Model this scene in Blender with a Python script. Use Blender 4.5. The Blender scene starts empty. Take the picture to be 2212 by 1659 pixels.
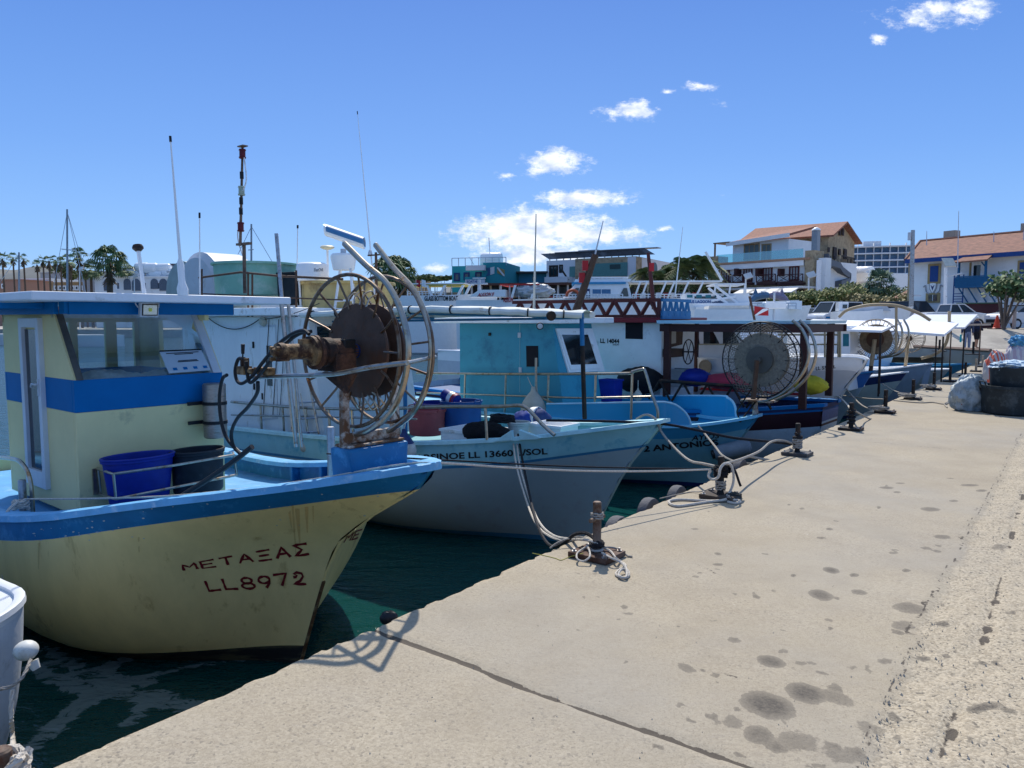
import bpy, bmesh, math, random
import numpy as np
from mathutils import Vector, Matrix
from mathutils.bvhtree import BVHTree
R = math.radians
sc = bpy.context.scene
COL = sc.collection
FPX, CX, CY, HOR, EYE = 1650.0, 1106.0, 829.5, 690.0, 1.6
PITCH = math.atan((CY - HOR) / FPX)
cam = bpy.data.cameras.new('camera'); cam.sensor_width = 36; cam.lens = FPX / 2212 * 36
cam.clip_start = 0.05; cam.clip_end = 9000
camo = bpy.data.objects.new('camera', cam); COL.objects.link(camo); sc.camera = camo
camo.location = (0, 0, EYE); camo.rotation_euler = (math.pi / 2 - PITCH, 0, 0)
SUN_AZ, SUN_EL = -1.0, 49.0          # azimuth right of the view direction
w = bpy.data.worlds.new("World"); sc.world = w; w.use_nodes = True
wn, wl = w.node_tree.nodes, w.node_tree.links
wn.clear()
sd = bpy.data.lights.new('sun', 'SUN'); sd.energy = 3.9; sd.angle = R(0.5); sd.color = (1, .94, .84)
so = bpy.data.objects.new('sun', sd); COL.objects.link(so)
sdir = Vector((math.sin(R(SUN_AZ)) * math.cos(R(SUN_EL)), math.cos(R(SUN_AZ)) * math.cos(R(SUN_EL)), math.sin(R(SUN_EL))))
so.rotation_euler = (-sdir).to_track_quat('-Z', 'Y').to_euler()
sc.view_settings.view_transform = 'Standard'; sc.view_settings.look = 'None'
sc.view_settings.exposure = 0.36; sc.view_settings.gamma = 1.0; sc.view_settings.use_curve_mapping = False
sc.cycles.max_bounces = 6; sc.cycles.transparent_max_bounces = 12

def W_(t, **k):
    n = wn.new(t)
    for a, b in k.items(): setattr(n, a, b)
    return n
def ray(px, py):
    c, s = math.cos(PITCH), math.sin(PITCH)
    a = (px - CX) / FPX; b = (CY - py) / FPX
    return Vector((a, c + b * s, -s + b * c))
def build_world():
    sky = W_('ShaderNodeTexSky', sky_type='NISHITA'); sky.sun_disc = False
    sky.sun_elevation = R(SUN_EL); sky.sun_rotation = R(SUN_AZ)
    sky.altitude = 0; sky.air_density = 1.0; sky.dust_density = 0.3; sky.ozone_density = 2.2
    tc = W_('ShaderNodeTexCoord')
    sep = W_('ShaderNodeSeparateXYZ'); wl.new(tc.outputs['Generated'], sep.inputs[0])
    mxy = W_('ShaderNodeMath', operation='MAXIMUM'); wl.new(sep.outputs['Y'], mxy.inputs[0]); mxy.inputs[1].default_value = .05
    dv = W_('ShaderNodeVectorMath', operation='DIVIDE'); wl.new(tc.outputs['Generated'], dv.inputs[0])
    cmb = W_('ShaderNodeCombineXYZ')
    for i in range(3): wl.new(mxy.outputs[0], cmb.inputs[i])
    wl.new(cmb.outputs[0], dv.inputs[1])
    nz = W_('ShaderNodeTexNoise'); nz.inputs['Scale'].default_value = 26; nz.inputs['Detail'].default_value = 12; nz.inputs['Roughness'].default_value = .72
    st = W_('ShaderNodeMapping'); st.inputs['Scale'].default_value = (1, 1, 1.9)
    wl.new(dv.outputs[0], st.inputs[0]); wl.new(st.outputs[0], nz.inputs['Vector'])
    total = None
    clouds = [(1355, 240, 66, 27, 1), (1515, 187, 36, 14, .9), (1560, 224, 52, 14, .55), (1442, 198, 18, 7, .5), (1195, 352, 82, 32, 1.05),
              (1100, 378, 40, 12, .6), (1258, 430, 130, 25, 1), (1150, 500, 190, 52, 1.25), (1270, 508, 150, 30, 1.0), (1170, 550, 160, 36, 1.0), (1040, 462, 40, 12, .5),
              (2020, 25, 150, 50, .72), (1898, 86, 24, 14, .8), (1432, 495, 24, 9, .7), (940, 580, 30, 14, .75), (1560, 421, 20, 6, .4), (985, 605, 50, 9, .6),
              (2090, 20, 80, 28, .85), (1050, 285, 26, 6, .3)]
    for (px, py, rx, ry, k) in clouds:
        c = ray(px, py); c = c / c.y
        mp = W_('ShaderNodeVectorMath', operation='SUBTRACT'); wl.new(dv.outputs[0], mp.inputs[0]); mp.inputs[1].default_value = c
        ms = W_('ShaderNodeVectorMath', operation='MULTIPLY'); wl.new(mp.outputs[0], ms.inputs[0]); ms.inputs[1].default_value = (FPX / rx, 0, FPX / ry)
        ln = W_('ShaderNodeVectorMath', operation='LENGTH'); wl.new(ms.outputs[0], ln.inputs[0])
        mr = W_('ShaderNodeMapRange'); wl.new(ln.outputs['Value'], mr.inputs[0])
        mr.inputs[1].default_value = 1.4; mr.inputs[2].default_value = 0.0; mr.inputs[3].default_value = 0; mr.inputs[4].default_value = .46 * k
        if total is None: total = mr.outputs[0]
        else:
            mx = W_('ShaderNodeMath', operation='MAXIMUM'); wl.new(total, mx.inputs[0]); wl.new(mr.outputs[0], mx.inputs[1]); total = mx.outputs[0]
    ad = W_('ShaderNodeMath', operation='ADD'); wl.new(total, ad.inputs[0]); wl.new(nz.outputs['Fac'], ad.inputs[1])
    fr = W_('ShaderNodeMapRange'); fr.interpolation_type = 'SMOOTHSTEP'; wl.new(ad.outputs[0], fr.inputs[0]); fr.inputs[1].default_value = .64; fr.inputs[2].default_value = .90
    gate = W_('ShaderNodeMath', operation='GREATER_THAN'); wl.new(total, gate.inputs[0]); gate.inputs[1].default_value = .001
    fm = W_('ShaderNodeMath', operation='MULTIPLY'); wl.new(fr.outputs[0], fm.inputs[0]); wl.new(gate.outputs[0], fm.inputs[1])
    fy = W_('ShaderNodeMath', operation='GREATER_THAN'); wl.new(sep.outputs['Y'], fy.inputs[0]); fy.inputs[1].default_value = .06
    fm2 = W_('ShaderNodeMath', operation='MULTIPLY'); wl.new(fm.outputs[0], fm2.inputs[0]); wl.new(fy.outputs[0], fm2.inputs[1])
    n2 = W_('ShaderNodeTexNoise'); n2.inputs['Scale'].default_value = 34; n2.inputs['Detail'].default_value = 5
    wl.new(st.outputs[0], n2.inputs['Vector'])
    cr = W_('ShaderNodeValToRGB'); wl.new(n2.outputs['Fac'], cr.inputs[0])
    cr.color_ramp.elements[0].position = .35; cr.color_ramp.elements[0].color = (5.0, 5.9, 7.6, 1)
    cr.color_ramp.elements[1].position = .6; cr.color_ramp.elements[1].color = (9.6, 9.8, 10, 1)
    mix = W_('ShaderNodeMix', data_type='RGBA'); wl.new(fm2.outputs[0], mix.inputs[0])
    tint = W_('ShaderNodeMix', data_type='RGBA', blend_type='MULTIPLY'); tint.inputs[0].default_value = 1.0
    tint.inputs[7].default_value = (1, 1, 1, 1)
    gr = W_('ShaderNodeValToRGB'); wl.new(sep.outputs['Z'], gr.inputs[0]); e = gr.color_ramp.elements
    stops = [(0, (2.5, 4.8, 8.2)), (.06, (1.75, 3.95, 8.0)), (.2, (1.1, 2.85, 7.2)), (.38, (.58, 1.85, 6.0)), (.5, (1.0, 2.5, 6.6)), (.66, (2.4, 3.8, 6.6)), (1, (3.6, 4.8, 7.0))]
    e[0].position = 0; e[0].color = (*stops[0][1], 1); e[1].position = 1; e[1].color = (*stops[-1][1], 1)
    for p_, c_ in stops[1:-1]: q_ = e.new(p_); q_.color = (*c_, 1)
    blend = W_('ShaderNodeMix', data_type='RGBA'); blend.inputs[0].default_value = .8; wl.new(sky.outputs[0], blend.inputs[6]); wl.new(gr.outputs[0], blend.inputs[7])
    wl.new(blend.outputs[2], tint.inputs[6]); wl.new(tint.outputs[2], mix.inputs[6]); wl.new(cr.outputs[0], mix.inputs[7])
    bg = W_('ShaderNodeBackground'); bg.inputs['Strength'].default_value = 0.10
    out = W_('ShaderNodeOutputWorld'); wl.new(mix.outputs[2], bg.inputs[0]); wl.new(bg.outputs[0], out.inputs[0])
build_world()

random.seed(7)
def G(px, py, z=0.0):
    r = ray(px, py); t = (z - EYE) / r.z
    return Vector((r.x * t, r.y * t, z))
def at(px, py, Y):
    r = ray(px, py); t = Y / r.y
    return Vector((r.x * t, Y, EYE + r.z * t))
def proj(p):
    c, s = math.cos(PITCH), math.sin(PITCH)
    x, y, z = p[0], p[1], p[2] - EYE
    d = y * c - z * s; u = y * s + z * c
    return CX + FPX * x / d, CY - FPX * u / d
class Fr:
    """local frame: +x points along heading (degrees, right of the view direction), +y to its left"""
    def __init__(s, o, head):
        s.o = Vector(o); a = R(90 - head); s.rz = a
        s.ex = Vector((math.cos(a), math.sin(a), 0)); s.ey = Vector((-math.sin(a), math.cos(a), 0))
    def loc(s, p):
        d = Vector(p) - s.o; return Vector((d.dot(s.ex), d.dot(s.ey), d.z))
    def w(s, p): return s.o + s.ex * p[0] + s.ey * p[1] + Vector((0, 0, p[2]))
    def __call__(s, px, py, x=None, y=None, z=None):
        r = ray(px, py); c = Vector((0, 0, EYE)); cl = s.loc(c)
        rl = Vector((r.dot(s.ex), r.dot(s.ey), r.z))
        if x is not None: t = (x - cl.x) / rl.x
        elif y is not None: t = (y - cl.y) / rl.y
        else: t = (z - cl.z) / rl.z
        return cl + rl * t
WZ = -1.2
MATS = {}
def mat(name, col, rough=.5, metal=0, vary=.12, scale=6, bump=.0, bscale=40, dirt=None, dirt_amt=.0, dscale=2.5, stretch=(1, 1, 1), trans=0, alpha=1, spec=None, coat=0):
    if name in MATS: return MATS[name]
    m = bpy.data.materials.new(name); m.use_nodes = True; nt = m.node_tree; N, Lk = nt.nodes, nt.links
    b = N['Principled BSDF']
    b.inputs['Roughness'].default_value = rough; b.inputs['Metallic'].default_value = metal
    tc = N.new('ShaderNodeTexCoord'); mp = N.new('ShaderNodeMapping'); mp.inputs['Scale'].default_value = stretch
    Lk.new(tc.outputs['Object'], mp.inputs[0])
    n = N.new('ShaderNodeTexNoise'); n.inputs['Scale'].default_value = scale; n.inputs['Detail'].default_value = 6; n.inputs['Roughness'].default_value = .6
    Lk.new(mp.outputs[0], n.inputs['Vector'])
    r = N.new('ShaderNodeValToRGB'); c = Vector(col[:3])
    r.color_ramp.elements[0].position = .3; r.color_ramp.elements[1].position = .7
    r.color_ramp.elements[0].color = (*(c * (1 - vary)), 1); r.color_ramp.elements[1].color = (*[min(1, v) for v in c * (1 + vary)], 1)
    Lk.new(n.outputs['Fac'], r.inputs[0]); o = r.outputs[0]
    if dirt is not None:
        n2 = N.new('ShaderNodeTexNoise'); n2.inputs['Scale'].default_value = dscale; n2.inputs['Detail'].default_value = 10; n2.inputs['Roughness'].default_value = .7
        Lk.new(mp.outputs[0], n2.inputs['Vector'])
        mr = N.new('ShaderNodeMapRange'); Lk.new(n2.outputs['Fac'], mr.inputs[0]); mr.inputs[1].default_value = .62 - dirt_amt * .3; mr.inputs[2].default_value = .72 - dirt_amt * .22
        mx = N.new('ShaderNodeMix'); mx.data_type = 'RGBA'; Lk.new(mr.outputs[0], mx.inputs[0]); Lk.new(o, mx.inputs[6]); mx.inputs[7].default_value = (*dirt[:3], 1)
        o = mx.outputs[2]
    Lk.new(o, b.inputs['Base Color'])
    if bump:
        n3 = N.new('ShaderNodeTexNoise'); n3.inputs['Scale'].default_value = bscale; n3.inputs['Detail'].default_value = 5
        Lk.new(mp.outputs[0], n3.inputs['Vector']); bp = N.new('ShaderNodeBump'); bp.inputs['Strength'].default_value = bump; bp.inputs['Distance'].default_value = .01
        Lk.new(n3.outputs['Fac'], bp.inputs['Height']); Lk.new(bp.outputs[0], b.inputs['Normal'])
    if trans: b.inputs['Transmission Weight'].default_value = trans
    if alpha < 1: b.inputs['Alpha'].default_value = alpha
    if coat: b.inputs['Coat Weight'].default_value = coat
    b.inputs['Specular IOR Level'].default_value = .3 if spec is None else spec
    MATS[name] = m; return m
def glassm(name, tint=(.55, .65, .68), a=.35):
    """thin pane: part see-through, part gloss"""
    if name in MATS: return MATS[name]
    m = bpy.data.materials.new(name); m.use_nodes = True; N, Lk = m.node_tree.nodes, m.node_tree.links; N.clear()
    t = N.new('ShaderNodeBsdfTransparent'); t.inputs[0].default_value = (*tint, 1)
    g = N.new('ShaderNodeBsdfGlossy'); g.inputs['Roughness'].default_value = .03; g.inputs[0].default_value = (.9, .95, 1, 1)
    f = N.new('ShaderNodeFresnel'); f.inputs[0].default_value = 1.5
    mr = N.new('ShaderNodeMapRange'); Lk.new(f.outputs[0], mr.inputs[0]); mr.inputs[3].default_value = a * .3; mr.inputs[4].default_value = 1
    mx = N.new('ShaderNodeMixShader'); Lk.new(mr.outputs[0], mx.inputs[0]); Lk.new(t.outputs[0], mx.inputs[1]); Lk.new(g.outputs[0], mx.inputs[2])
    o = N.new('ShaderNodeOutputMaterial'); Lk.new(mx.outputs[0], o.inputs[0]); MATS[name] = m; return m

def catmull(pts, n=8):
    P = [Vector(p) for p in pts]
    if len(P) < 3: return P
    out = []
    for i in range(len(P) - 1):
        a = P[i - 1] if i else P[0] * 2 - P[1]; b, c = P[i], P[i + 1]; d = P[i + 2] if i + 2 < len(P) else P[-1] * 2 - P[-2]
        for k in range(n):
            t = k / n
            out.append(.5 * ((2 * b) + (c - a) * t + (2 * a - 5 * b + 4 * c - d) * t * t + (3 * b - a - 3 * c + d) * t ** 3))
    out.append(P[-1]); return out
class MB:
    def __init__(s): s.v = []; s.f = []; s.m = []
    def add(s, vs, fs, mi=0):
        o = len(s.v); s.v += [tuple(v) for v in vs]; s.f += [tuple(i + o for i in f) for f in fs]; s.m += [mi] * len(fs); return s
    def box(s, c, d, rz=0, mi=0, rx=0, ry=0, taper=1):
        M = Matrix.Translation(Vector(c)) @ Matrix.Rotation(rz, 4, 'Z') @ Matrix.Rotation(ry, 4, 'Y') @ Matrix.Rotation(rx, 4, 'X')
        vs = []
        for z in (-.5, .5):
            k = taper if z > 0 else 1
            for (x, y) in ((-.5, -.5), (.5, -.5), (.5, .5), (-.5, .5)): vs.append(M @ Vector((x * d[0] * k, y * d[1] * k, z * d[2])))
        return s.add(vs, [(3, 2, 1, 0), (4, 5, 6, 7), (0, 1, 5, 4), (1, 2, 6, 5), (2, 3, 7, 6), (3, 0, 4, 7)], mi)
    def hexa(s, b, t, mi=0):
        """bottom quad b, top quad t (4 points each, same order, counter-clockwise from above)"""
        return s.add(list(b) + list(t), [(3, 2, 1, 0), (4, 5, 6, 7), (0, 1, 5, 4), (1, 2, 6, 5), (2, 3, 7, 6), (3, 0, 4, 7)], mi)
    def tube(s, pts, r, n=8, mi=0, closed=False, r1=None):
        P = [Vector(p) for p in pts]; k = len(P)
        if k < 2: return s
        T = []
        for i in range(k):
            a = P[(i - 1) % k] if (closed or i) else P[i]; b = P[(i + 1) % k] if (closed or i < k - 1) else P[i]
            d = b - a; T.append(d.normalized() if d.length > 1e-9 else Vector((0, 0, 1)))
        ref = Vector((0, 0, 1)) if abs(T[0].z) < .9 else Vector((1, 0, 0))
        nrm = T[0].cross(ref).normalized(); vs = []
        for i in range(k):
            nrm = (nrm - T[i] * nrm.dot(T[i])); nrm = nrm.normalized() if nrm.length > 1e-6 else T[i].orthogonal().normalized()
            bn = T[i].cross(nrm); rr = r if r1 is None else r + (r1 - r) * i / (k - 1)
            for j in range(n):
                a = 2 * math.pi * j / n; vs.append(P[i] + nrm * math.cos(a) * rr + bn * math.sin(a) * rr)
        fs = []; m = k if closed else k - 1
        for i in range(m):
            a, b = i * n, ((i + 1) % k) * n
            for j in range(n): fs.append((a + j, a + (j + 1) % n, b + (j + 1) % n, b + j))
        if not closed: fs.append(tuple(range(n - 1, -1, -1))); fs.append(tuple((k - 1) * n + j for j in range(n)))
        return s.add(vs, fs, mi)
    def cyl(s, p0, p1, r0, r1=None, n=16, mi=0): return s.tube([p0, p1], r0, n, mi, r1=r0 if r1 is None else r1)
    def lathe(s, prof, c=(0, 0, 0), ax=(0, 0, 1), n=24, mi=0, sx=1, sy=1, caps=True):
        """profile of (radius, height) turned about ax through c"""
        a = Vector(ax).normalized(); u = a.orthogonal().normalized() if abs(a.z) < .99 else Vector((1, 0, 0)); v = a.cross(u); c = Vector(c); vs = []
        for (r, h) in prof:
            for j in range(n):
                t = 2 * math.pi * j / n; vs.append(c + a * h + u * math.cos(t) * r * sx + v * math.sin(t) * r * sy)
        fs = []
        for i in range(len(prof) - 1):
            for j in range(n): fs.append((i * n + j, i * n + (j + 1) % n, (i + 1) * n + (j + 1) % n, (i + 1) * n + j))
        if caps: fs.append(tuple(range(n - 1, -1, -1))); fs.append(tuple((len(prof) - 1) * n + j for j in range(n)))
        return s.add(vs, fs, mi)
    def ball(s, c, r, n=12, mi=0, sc_=(1, 1, 1), jit=0):
        c = Vector(c); vs = []; m = n // 2 + 1
        for i in range(m + 1):
            p = math.pi * i / m
            for j in range(n):
                t = 2 * math.pi * j / n; q = 1 + random.uniform(-jit, jit)
                vs.append(c + Vector((math.sin(p) * math.cos(t) * sc_[0], math.sin(p) * math.sin(t) * sc_[1], math.cos(p) * sc_[2])) * r * q)
        fs = [(i * n + j, (i + 1) * n + j, (i + 1) * n + (j + 1) % n, i * n + (j + 1) % n) for i in range(m) for j in range(n)]
        return s.add(vs, fs, mi)
    def prism(s, pts, d, mi=0):
        """polygon pts (3D) swept by vector d"""
        P = [Vector(p) for p in pts]; d = Vector(d); n = len(P)
        return s.add(P + [p + d for p in P], [tuple(range(n - 1, -1, -1)), tuple(range(n, 2 * n))] + [(i, (i + 1) % n, n + (i + 1) % n, n + i) for i in range(n)], mi)
    def grid(s, fn, nu, nv, mi=0):
        vs = [fn(i / nu, j / nv) for i in range(nu + 1) for j in range(nv + 1)]
        return s.add(vs, [(i * (nv + 1) + j, (i + 1) * (nv + 1) + j, (i + 1) * (nv + 1) + j + 1, i * (nv + 1) + j + 1) for i in range(nu) for j in range(nv)], mi)
    def build(s, name, mats, parent=None, smooth=True, bevel=0, loc=None, rz=0, sub=0, fix=True):
        me = bpy.data.meshes.new(name); me.from_pydata(s.v, [], s.f)
        if not isinstance(mats, (list, tuple)): mats = [mats]
        for m in mats: me.materials.append(m)
        me.polygons.foreach_set('material_index', s.m)
        if fix:
            bm = bmesh.new(); bm.from_mesh(me); bmesh.ops.recalc_face_normals(bm, faces=bm.faces)
            bm.to_mesh(me); bm.free()
        o = bpy.data.objects.new(name, me); COL.objects.link(o)
        if smooth:
            me.shade_smooth()
            try: me.set_sharp_from_angle(angle=R(35))
            except Exception: pass
        if bevel:
            b = o.modifiers.new('bevel', 'BEVEL'); b.width = bevel; b.segments = 2; b.limit_method = 'ANGLE'
        if sub:
            b = o.modifiers.new('sub', 'SUBSURF'); b.levels = sub; b.render_levels = sub
        if parent is not None: o.parent = parent
        if loc is not None: o.location = loc
        if rz: o.rotation_euler.z = rz
        return o
def thing(name, label, cat, loc=(0, 0, 0), rz=0, group=None):
    o = bpy.data.objects.new(name, None); COL.objects.link(o); o.empty_display_size = .2
    o.location = loc; o.rotation_euler = (0, 0, rz); return tag(o, label, cat, group)
def tag(o, label, cat, group=None):
    o['label'] = label; o['category'] = cat
    if group: o['group'] = group
    return o
def struct(o, kind='structure'): o['kind'] = kind; return o
def copy_tree(o, loc=None, rz=None, label=None, parent=None):
    c = o.copy(); COL.objects.link(c)
    if parent is not None: c.parent = parent
    for ch in list(o.children): copy_tree(ch, parent=c)
    if loc is not None: c.location = loc
    if rz is not None: c.rotation_euler.z = rz
    if label: c['label'] = label
    return c
def text2d(s, size=1.0, bold=0):
    cu = bpy.data.curves.new('t', 'FONT'); cu.body = s; cu.size = size; cu.offset = bold; cu.resolution_u = 3
    o = bpy.data.objects.new('t', cu); COL.objects.link(o); dg = bpy.context.evaluated_depsgraph_get(); dg.update()
    me = bpy.data.meshes.new_from_object(o.evaluated_get(dg)); vs = [(v.co.x, v.co.y) for v in me.vertices]; fs = [tuple(p.vertices) for p in me.polygons]
    bpy.data.objects.remove(o); bpy.data.curves.remove(cu); bpy.data.meshes.remove(me)
    if not vs: return [], []
    x0 = min(v[0] for v in vs); x1 = max(v[0] for v in vs); y0 = min(v[1] for v in vs); y1 = max(v[1] for v in vs)
    return [((x - x0) / (x1 - x0), (y - y0) / (y1 - y0)) for x, y in vs], fs
STROKES = {'M': [[(0, 0), (.05, 1), (.5, .45), (.95, 1), (1, 0)]], 'E': [[(1, 1), (0, 1), (0, 0), (1, 0)], [(0, .5), (.8, .5)]], 'T': [[(0, 1), (1, 1)], [(.5, 1), (.5, 0)]],
           'A': [[(0, 0), (.5, 1), (1, 0)], [(.2, .38), (.8, .38)]], 'X': [[(0, 1), (1, 1)], [(.12, .5), (.88, .5)], [(0, 0), (1, 0)]], 'S': [[(1, .95), (0, 1), (.55, .5), (0, 0), (1, .05)]],
           'L': [[(0, 1), (0, 0), (1, 0)]], '7': [[(0, .9), (0, 1), (1, 1), (.4, 0)]],
           '8': [[(.5 + .4 * math.sin(a), .74 + .26 * math.cos(a)) for a in [2 * math.pi * i / 14 for i in range(15)]], [(.5 + .5 * math.sin(a), .25 + .25 * math.cos(a)) for a in [2 * math.pi * i / 14 for i in range(15)]]],
           '9': [[(.5 + .45 * math.sin(a), .7 + .3 * math.cos(a)) for a in [2 * math.pi * i / 14 for i in range(15)]], [(.95, .7), (.85, .35), (.5, 0)]],
           '2': [[(.1, .62), (.3, .62), (.45, .75), (.2, .9), (.5, 1), (.85, .9), (.9, .65), (.6, .3), (0, 0), (1, .02)]]}
def strokes2d(s, gap=.35, th=.14):
    vs, fs = [], []; x = 0.0
    for ch in s:
        for st in STROKES[ch]:
            P = []
            for a, b in zip(st, st[1:]):
                k = max(1, int(math.dist(a, b) / .25))
                for i in range(k): P.append((a[0] + (b[0] - a[0]) * i / k, a[1] + (b[1] - a[1]) * i / k))
            P.append(st[-1]); o = len(vs); m = len(P)
            for i, p in enumerate(P):
                a = P[max(0, i - 1)]; b = P[min(m - 1, i + 1)]; dx, dy = b[0] - a[0], b[1] - a[1]; l = math.hypot(dx, dy) or 1
                wd = th * (.5 + .12 * math.sin(i * 1.7 + x))
                vs += [(x + p[0] - dy / l * wd, p[1] + dx / l * wd), (x + p[0] + dy / l * wd, p[1] - dx / l * wd)]
            fs += [(o + 2 * i, o + 2 * i + 1, o + 2 * i + 3, o + 2 * i + 2) for i in range(m - 1)]
        x += 1 + gap
    wid = x - gap; return [(a / wid, b) for a, b in vs], fs
def decal(v2, fs, quad, surf, frame, name, m, parent, off=.004):
    """lettering laid on a real surface: quad = corners bl, br, tr, tl as seen; each vertex is dropped onto the surface (objects in surf)"""
    trees = []
    for ob in (surf if isinstance(surf, list) else [surf]):
        me = ob.data; trees.append(BVHTree.FromPolygons([v.co.copy() for v in me.vertices], [tuple(p.vertices) for p in me.polygons]))
    cl = frame.loc((0, 0, EYE)); vs = []; last = None
    for (a, b) in v2:
        px = quad[0][0] * (1 - a) * (1 - b) + quad[1][0] * a * (1 - b) + quad[2][0] * a * b + quad[3][0] * (1 - a) * b
        py = quad[0][1] * (1 - a) * (1 - b) + quad[1][1] * a * (1 - b) + quad[2][1] * a * b + quad[3][1] * (1 - a) * b
        r = ray(px, py); rl = Vector((r.dot(frame.ex), r.dot(frame.ey), r.z)).normalized(); best = None
        for t in trees:
            h = t.ray_cast(cl, rl)
            if h[0] is not None and (best is None or h[3] < best[3]): best = h
        if best is None: vs.append(last or Vector((0, 0, 0))); continue
        n = best[1]; n = n if n.dot(rl) < 0 else -n
        last = best[0] + n * off; vs.append(last)
    return MB().add(vs, fs).build(name, m, parent, smooth=False, fix=False)
def wall_text(s, p, ux, uy, width, height, m, name, parent, bold=0, off=None):
    v2, fs = text2d(s, bold=bold); p = Vector(p); ux = Vector(ux); uy = Vector(uy)
    return MB().add([p + ux * (a * width) + uy * (b * height) for a, b in v2], fs).build(name, m, parent, smooth=False, fix=False)
def sag(a, b, drop, n=24):
    a, b = Vector(a), Vector(b); return [a.lerp(b, t) - Vector((0, 0, drop * 4 * t * (1 - t))) for t in [i / n for i in range(n + 1)]]

WHITE = mat('white_paint', (.84, .85, .85), .45, vary=.05, dirt=(.45, .4, .33), dirt_amt=.12, dscale=5)
WHITE2 = mat('white_gelcoat', (.84, .85, .85), .3, vary=.04, coat=.3)
GREYW = mat('grey_white_paint', (.55, .58, .62), .5, vary=.08, dirt=(.35, .33, .3), dirt_amt=.2)
STEEL = mat('stainless_tube', (.42, .37, .30), .28, .9, vary=.15, scale=20, dirt=(.3, .17, .08), dirt_amt=.25, dscale=9)
GALV = mat('galvanised_tube', (.42, .42, .42), .42, .85, vary=.15, scale=25, dirt=(.22, .15, .1), dirt_amt=.3, dscale=12)
RUST = mat('rusty_iron', (.11, .05, .028), .75, .25, vary=.5, scale=14, bump=.6, bscale=60, dirt=(.03, .02, .018), dirt_amt=.7, dscale=6)
RUSTP = mat('flaking_paint', (.6, .55, .48), .7, vary=.15, dirt=(.14, .065, .03), dirt_amt=.75, dscale=7, bump=.5)
DISC = mat('rusty_disc', (.095, .06, .045), .6, .35, vary=.3, scale=5, dirt=(.12, .05, .025), dirt_amt=.35, dscale=3, bump=.2)
BLACK = mat('black_rubber', (.012, .012, .014), .5, vary=.2)
IRON = mat('dark_iron', (.02, .018, .017), .6, .3, vary=.3, dirt=(.07, .035, .022), dirt_amt=.4, dscale=8, bump=.4)
ROPEW = mat('white_rope', (.55, .5, .43), .9, vary=.2, scale=60, bump=.8, bscale=150)
ROPEG = mat('grey_rope', (.33, .3, .26), .95, vary=.25, scale=60, bump=.8, bscale=150)
ROPEB = mat('black_rope', (.014, .014, .018), .8, vary=.3, scale=80, bump=.8, bscale=120)
CREAM = mat('cream_paint', (.76, .62, .27), .45, vary=.07, scale=3, bump=.15, bscale=18, dirt=(.42, .30, .11), dirt_amt=.2, dscale=1.6, stretch=(2.2, 2.2, .55))
BLUE = mat('boat_blue', (.010, .15, .34), .45, vary=.12, scale=5, bump=.25, bscale=18, dirt=(.05, .26, .5), dirt_amt=.25, dscale=6)
BLUEBAND = mat('deep_blue_paint', (.0, .135, .36), .5, vary=.08, scale=3, spec=.12)
TURQ = mat('turquoise_paint', (.04, .26, .40), .45, vary=.07, scale=3, dirt=(.1, .4, .5), dirt_amt=.15, dscale=6)
BRIGHT = mat('bright_blue_paint', (.02, .30, .56), .3, vary=.05, scale=2, coat=.3)
LTURQ = mat('pale_turquoise_paint', (.24, .52, .60), .5, vary=.09, scale=4, bump=.15, bscale=30, dirt=(.1, .36, .5), dirt_amt=.25, dscale=3)
HULLW = mat('grey_hull_paint', (.27, .36, .40), .5, vary=.07, scale=2, dirt=(.25, .3, .33), dirt_amt=.25, dscale=2)
WOODD = mat('dark_red_wood', (.045, .014, .012), .6, vary=.3, scale=8, stretch=(1, 8, 8))
MAROON = mat('maroon_paint', (.12, .012, .02), .45, vary=.15)
NAVY = mat('navy_paint', (.012, .03, .12), .4, vary=.15)
BROWN = mat('brown_wood', (.10, .055, .035), .7, vary=.3, scale=8)
DARKGL = mat('dark_glass', (.012, .018, .022), .08, vary=.2, spec=.8)
RED = mat('red_paint', (.42, .02, .025), .5, vary=.15)
REDTXT = mat('dark_red_lettering', (.16, .008, .012), .7, vary=.15)
BLACKTXT = mat('black_lettering', (.012, .013, .016), .7, vary=.1)
GLASS = glassm('window_glass', (.78, .86, .87), .3)
CLEAR = glassm('clear_glass', (.9, .93, .92), .2)
E0 = G(640, 1427); VPX = 2327
EDIR = Vector((VPX - CX, math.hypot(FPX, CY - HOR), 0)).normalized()
NDIR = Vector((-EDIR.y, EDIR.x, 0))            # towards the water
def Q(t, d, z=0): return E0 + EDIR * t + NDIR * d + Vector((0, 0, z))
def toQ(p): v = Vector((p[0], p[1], 0)) - Vector((E0.x, E0.y, 0)); return v.dot(EDIR), v.dot(NDIR)
lerp_ = lambda a, b, t: a + (b - a) * t
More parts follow.
